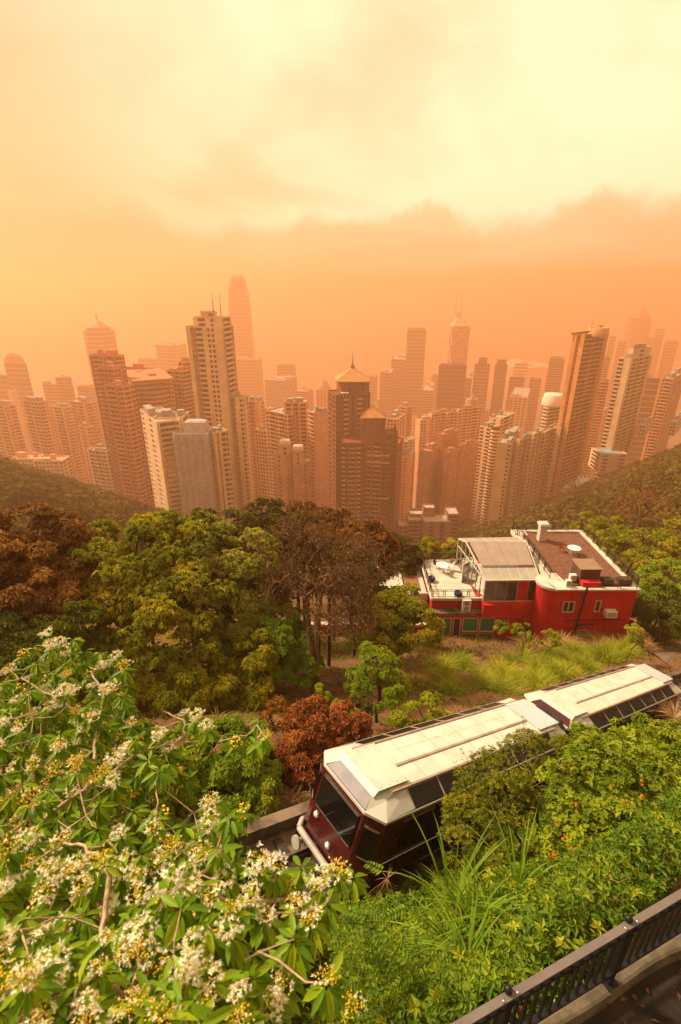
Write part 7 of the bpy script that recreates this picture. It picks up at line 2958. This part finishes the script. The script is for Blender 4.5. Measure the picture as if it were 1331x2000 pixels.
# compound-leaved plant in the lower middle
cp = thing('plant', 'bright compound-leaved plant at the bottom, left of the grass clump', 'plant', at_t(740, 1960, 5.8))
m, ms = MB(), MB()
for k in range(62):
    px1, py1 = 745 + g2.normal() * 52, 1860 + g2.normal() * 48
    p = at_t(px1, py1, 5.75 + g2.normal() * .15)
    az = g2.uniform(0, 6.28)
    d = np.array([math.cos(az), math.sin(az), g2.uniform(-.5, .1)])
    L_ = g2.uniform(.2, .34)
    nn = 6
    f = np.linspace(.15, 1, nn)[:, None]
    sp_ = p + d * L_ * f - np.array([0, 0, .25]) * L_ * f ** 2
    ms.tube(np.vstack([p - [0, 0, .05], sp_]), .003, 3, cap=False)
    s_ = nrm(np.cross(d, [0, 0, 1.0]))
    for sg_ in (-1, 1):
        leaves(m, sp_, np.tile(s_ * sg_ + d * .45 - [0, 0, .2], (nn, 1)), np.tile([0, 0, 1.0], (nn, 1)), .085 * (1 - .25 * f[:, 0]), .45, .15, .2, np.clip(.5 + .2 * g2.normal(size=nn), 0, 1))
ms.build('stems', BARK, cp, 'stuff')
m.build('foliage', LFB, cp)
# ------------------------------------------------------------------ white-flowering tree in the foreground
g_ = np.random.default_rng(303)
ft = thing('flowering_tree', 'big foreground tree with white flower clusters and drooping green leaves', 'tree', (-1.75, 1.6, -6.6))
LF_FT = leafmat('leaf_flower_tree', (0.04, 0.105, 0.004), (0.10, 0.20, 0.008), (0.22, 0.30, 0.018), transl=.42, rough=.45, spec=.25)
PET = leafmat('petal_white', (0.76, 0.62, 0.34), (0.85, 0.76, 0.52), (0.90, 0.86, 0.70), transl=.0, rough=.6, spec=.2)
BUD = leafmat('bud_yellow', (0.50, 0.27, 0.012), (0.66, 0.42, 0.02), (0.78, 0.58, 0.05), transl=.0, rough=.5)


def depth_at(px, py):
    """how far the canopy surface lies along the line of sight: it slopes away uphill"""
    return float(np.interp(py, [1225, 1330, 1450, 1560, 1680, 1800, 1900, 2010], [4.7, 4.3, 3.75, 3.15, 2.5, 2.0, 1.7, 1.5])) + .25 * max(0, (px - 350) / 350)


regions = [
    # polygon, spacing in pixels
    ([(60, 1240), (120, 1232), (190, 1262), (262, 1300), (268, 1350), (240, 1400), (160, 1420), (90, 1390), (60, 1310)], 28),
    ([(-20, 1330), (60, 1330), (110, 1400), (240, 1400), (330, 1430), (352, 1480), (330, 1520), (210, 1550), (80, 1570), (-20, 1560)], 32),
    ([(-20, 1580), (150, 1585), (300, 1590), (440, 1600), (440, 1650), (380, 1700), (200, 1700), (-20, 1700)], 40),
    ([(-20, 1700), (380, 1690), (500, 1720), (600, 1760), (585, 1850), (560, 1920), (480, 2010), (-20, 2010)], 46),
]
manual = [(362, 1395), (385, 1400), (405, 1420), (505, 1405), (520, 1440), (500, 1450), (290, 1480), (310, 1500), (330, 1490), (190, 1570), (260, 1580), (300, 1590), (360, 1610),
          (415, 1565), (450, 1592), (410, 1610), (455, 1680), (540, 1700), (590, 1690), (660, 1705), (690, 1710), (640, 1760), (560, 1735), (505, 1690), (610, 1800), (575, 1830), (630, 1720), (640, 1915), (520, 1790), (20, 1310), (100, 1262)]


def inside(p, poly):
    x, y = p
    c = False
    for (x1, y1), (x2, y2) in zip(poly, poly[1:] + poly[:1]):
        if (y1 > y) != (y2 > y) and x < (x2 - x1) * (y - y1) / (y2 - y1) + x1:
            c = not c
    return c


tips_px = list(manual)
for poly, sp_ in regions:
    xs_, ys_ = [q[0] for q in poly], [q[1] for q in poly]
    for _ in range(2500):
        p = (g_.uniform(min(xs_), max(xs_)), g_.uniform(min(ys_), max(ys_)))
        if inside(p, poly) and all((p[0] - q[0]) ** 2 + ((p[1] - q[1]) * 1.25) ** 2 < 0 or (p[0] - q[0]) ** 2 + ((p[1] - q[1]) * 1.25) ** 2 > sp_ ** 2 for q in tips_px):
            tips_px.append(p)
tips = []
for (px_, py_) in tips_px:
    tips.append(at_t(px_, py_, depth_at(px_, py_) * (1 + .05 * g_.normal())))
# a lower layer inside the crown
low = []
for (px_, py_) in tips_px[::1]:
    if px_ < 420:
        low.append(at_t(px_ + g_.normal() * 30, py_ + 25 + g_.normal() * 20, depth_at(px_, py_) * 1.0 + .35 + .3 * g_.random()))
tips, low = np.array(tips), np.array(low)
# limbs seen in the photograph seed the skeleton
b0 = np.array(ft.location)
trunk = [b0 - [0, 0, .2], b0 + [.1, -.1, 1.4], b0 + [.45, -.35, 2.9], at_t(205, 1905, 1.95)]


def limb(pts):
    return [at_t(a, b, t_) for a, b, t_ in pts]


limbs = [limb([(205, 1905, 1.95), (206, 1790, 2.12), (214, 1690, 2.3), (160, 1652, 2.6), (105, 1640, 2.8)]),
         limb([(205, 1905, 1.95), (265, 1840, 2.05), (350, 1735, 2.35), (372, 1690, 2.5)]),
         limb([(215, 1935, 1.75), (290, 1942, 1.72), (380, 1945, 1.75)]),
         limb([(206, 1790, 2.15), (160, 1700, 2.6), (60, 1640, 3.0), (90, 1590, 3.2), (170, 1540, 3.4), (185, 1470, 3.75), (188, 1420, 3.9), (205, 1360, 4.15), (178, 1312, 4.4)]),
         limb([(90, 1590, 3.2), (200, 1530, 3.5), (262, 1472, 3.7), (345, 1447, 3.85), (420, 1450, 4.0), (482, 1434, 4.1)]),
         limb([(205, 1360, 4.15), (240, 1330, 4.3)]), limb([(188, 1420, 3.9), (120, 1370, 4.1), (40, 1325, 4.3)]),
         limb([(345, 1447, 3.85), (362, 1440, 3.9), (360, 1410, 3.95), (320, 1390, 4.0)]),
         limb([(350, 1735, 2.35), (420, 1690, 2.7), (400, 1645, 2.95), (388, 1625, 3.0)]), limb([(420, 1690, 2.7), (440, 1640, 3.0), (448, 1610, 3.1)]),
         limb([(350, 1735, 2.35), (450, 1760, 2.4), (560, 1760, 2.5), (650, 1735, 2.65)])]
wd = MB()
nodes = []
for L_ in limbs:
    P = np.array(L_)
    f = np.linspace(0, len(P) - 1, len(P) * 4)
    Q = np.stack([np.interp(f, np.arange(len(P)), P[:, k]) for k in range(3)], -1)
    Q = Q + g_.normal(size=Q.shape) * .006
    nodes.append(Q)
    wd.tube(Q, np.linspace(.013, .006, len(Q)) * (1.25 if L_ is limbs[3] else 1), 7, cap=True)
wd.tube(trunk, [.10, .085, .055, .03], 9)
wd.tube([trunk[2], at_t(160, 1760, 2.6), at_t(60, 1640, 3.0)], [.05, .04, .022], 8)
nd = np.concatenate(nodes)
for T in np.concatenate([tips, low]):
    d = np.linalg.norm(nd - T, axis=1) + .4 * np.maximum(0, nd[:, 2] - T[2])
    j = int(np.argmin(d))
    P = nd[j]
    ln = np.linalg.norm(T - P)
    pts = [P, P + (T - P) * .35 + g_.normal(size=3) * .06 * ln - [0, 0, .1 * ln], P + (T - P) * .7 + g_.normal(size=3) * .05 * ln - [0, 0, .05 * ln], T - [0, 0, .015]]
    wd.tube(pts, [min(.007, .003 + .004 * ln), .0045, .0035, .0025], 5, cap=False)
    nd = np.vstack([nd, pts[1:3]])
wd.build('branches', BARKP, ft)
# leaves: a drooping whorl at every twig end
cands = []
for li, arr in enumerate((tips, low)):
    for T in arr:
        n_ = int(g_.integers(15, 23))
        az = g_.random() * 6.28 + np.arange(n_) * 2.4
        el = g_.normal(-.6, .35, n_)
        for a_, e_ in zip(az, el):
            A = np.array([math.cos(a_) * math.cos(e_), math.sin(a_) * math.cos(e_), math.sin(e_)])
            L_ = g_.uniform(.07, .118)
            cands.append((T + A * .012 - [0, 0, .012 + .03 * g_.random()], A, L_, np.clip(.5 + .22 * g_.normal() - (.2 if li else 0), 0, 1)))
size = np.array([c[2] / np.linalg.norm(c[0]) for c in cands])
order = np.argsort(-size)
pick = set(order[:290].tolist())
lm = []
for k in range(6):
    m_ = MB()
    leaves(m_, [[0, 0, 0]], [[1, 0, 0]], [[0, 0, 1]], 1.0, .27 + .03 * (k % 3), .22, .12 + .1 * (k % 2), np.array([.2 + .13 * k]), 0, True)
    lm.append(m_.mesh('leaf', LF_FT))
inv = world_of(ft).inverted()
rest = []
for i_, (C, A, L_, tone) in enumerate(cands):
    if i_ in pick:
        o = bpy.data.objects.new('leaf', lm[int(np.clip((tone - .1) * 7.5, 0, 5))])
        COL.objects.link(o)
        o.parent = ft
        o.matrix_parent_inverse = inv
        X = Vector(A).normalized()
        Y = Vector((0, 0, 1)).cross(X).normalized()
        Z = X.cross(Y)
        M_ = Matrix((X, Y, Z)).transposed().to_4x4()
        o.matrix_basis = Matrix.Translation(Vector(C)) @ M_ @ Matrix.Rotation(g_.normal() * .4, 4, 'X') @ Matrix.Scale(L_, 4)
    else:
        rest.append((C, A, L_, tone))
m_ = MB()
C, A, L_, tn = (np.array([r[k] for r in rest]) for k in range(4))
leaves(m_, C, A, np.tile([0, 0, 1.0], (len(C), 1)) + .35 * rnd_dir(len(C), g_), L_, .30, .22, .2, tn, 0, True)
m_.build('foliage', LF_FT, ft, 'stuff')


def flower_cluster(seed, nf, nb):
    """a domed cluster of open white stars with long stamens among yellow buds"""
    g = np.random.default_rng(seed)
    m = MB()

    def dome(n):
        d = rnd_dir(n, g)
        d[:, 2] = np.abs(d[:, 2]) * .8 + .05
        return nrm(d)
    D_ = dome(nf)
    P = D_ * (.035 + .028 * g.random((nf, 1))) * [1.5, 1.2, .6]
    rosettes(m, P, nrm(D_ + .3 * rnd_dir(nf, g)), 5, .020, .5, .3, .1, np.clip(.55 + .3 * g.normal(size=nf), 0, 1), 0, g, .1)
    k = 5
    ax = nrm(np.repeat(D_, k, 0) + .55 * rnd_dir(nf * k, g))
    leaves(m, np.repeat(P, k, 0), ax, rnd_dir(nf * k, g), .028, .09, 0, 0, np.full(nf * k, .8))
    Db = dome(nb)
    Pb = Db * (.02 + .045 * g.random((nb, 1))) * [1.45, 1.2, .7]
    for p, d in zip(Pb, Db):
        r = g.uniform(.0045, .008)
        e = nrm(np.cross(d, [0.3, 0.2, 0.9]))
        f = np.cross(d, e)
        V = np.array([p - d * r, p + e * r, p + f * r, p - e * r, p - f * r, p + d * r * 1.5])
        F = [[0, 2, 1], [0, 3, 2], [0, 4, 3], [0, 1, 4], [5, 1, 2], [5, 2, 3], [5, 3, 4], [5, 4, 1]]
        m.add(V, F, 1, True, np.full(6, g.random()))
    return m


fms = [flower_cluster(400 + k, nf, nb).mesh('flower_cluster', [PET, BUD]) for k, (nf, nb) in enumerate(((46, 16), (36, 30), (52, 10), (20, 50), (6, 60), (40, 22)))]
cnt = 0
for (px_, py_), T in zip(tips_px, tips):
    r_ = g_.random()
    if r_ < .45:
        continue
    k = int(g_.choice(6, p=[.11, .17, .07, .28, .20, .17]))
    for rep in range(1 + (g_.random() < .4)):
        o = bpy.data.objects.new('flower_cluster', fms[k])
        COL.objects.link(o)
        o.parent = ft
        o.matrix_parent_inverse = inv
        off = np.array([g_.normal() * .05, g_.normal() * .05, .015 + .02 * g_.random()]) if rep else np.array([0, 0, .02])
        o.matrix_basis = Matrix.Translation(Vector(T + off)) @ Matrix.Rotation(g_.uniform(0, 6.28), 4, 'Z') @ Matrix.Rotation(g_.normal() * .3, 4, 'X') @ Matrix.Scale(g_.uniform(.52, .88) * (.75 if rep else 1) * (.72 if np.linalg.norm(T) < 2.4 else 1.0), 4)
        cnt += 1
m_ = MB()
for T in low:
    if g_.random() < .6:
        continue
    n_ = 26
    P = T + rnd_dir(n_, g_) * .05
    for p in P:
        r = .006
        m_.boxes([p - r], [p + r], 0, [g_.random()])
m_.build('bud_spray', BUD, ft, 'stuff')
print('flower tips', len(tips), 'leaves', len(cands), 'clusters', cnt)
# shrubbery in the shade beneath it
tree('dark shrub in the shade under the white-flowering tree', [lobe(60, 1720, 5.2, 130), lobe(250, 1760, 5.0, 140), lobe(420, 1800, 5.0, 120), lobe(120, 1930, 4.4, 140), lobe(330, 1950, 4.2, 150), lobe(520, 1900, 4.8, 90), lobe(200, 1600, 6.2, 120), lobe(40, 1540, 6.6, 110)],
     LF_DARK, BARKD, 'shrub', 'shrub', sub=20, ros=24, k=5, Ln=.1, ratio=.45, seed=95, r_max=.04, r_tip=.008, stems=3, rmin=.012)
tree('green shrub glimpsed under the upper branches of the flowering tree', [lobe(200, 1480, 8.5, 85), lobe(110, 1440, 9, 80), lobe(290, 1530, 8.5, 70), lobe(20, 1420, 9, 80), lobe(230, 1590, 8, 70)],
     LF_BUSH, BARKD, 'shrub', 'shrub', sub=18, ros=26, k=6, Ln=.11, seed=96, r_max=.05, r_tip=.008, stems=2, rmin=.012)
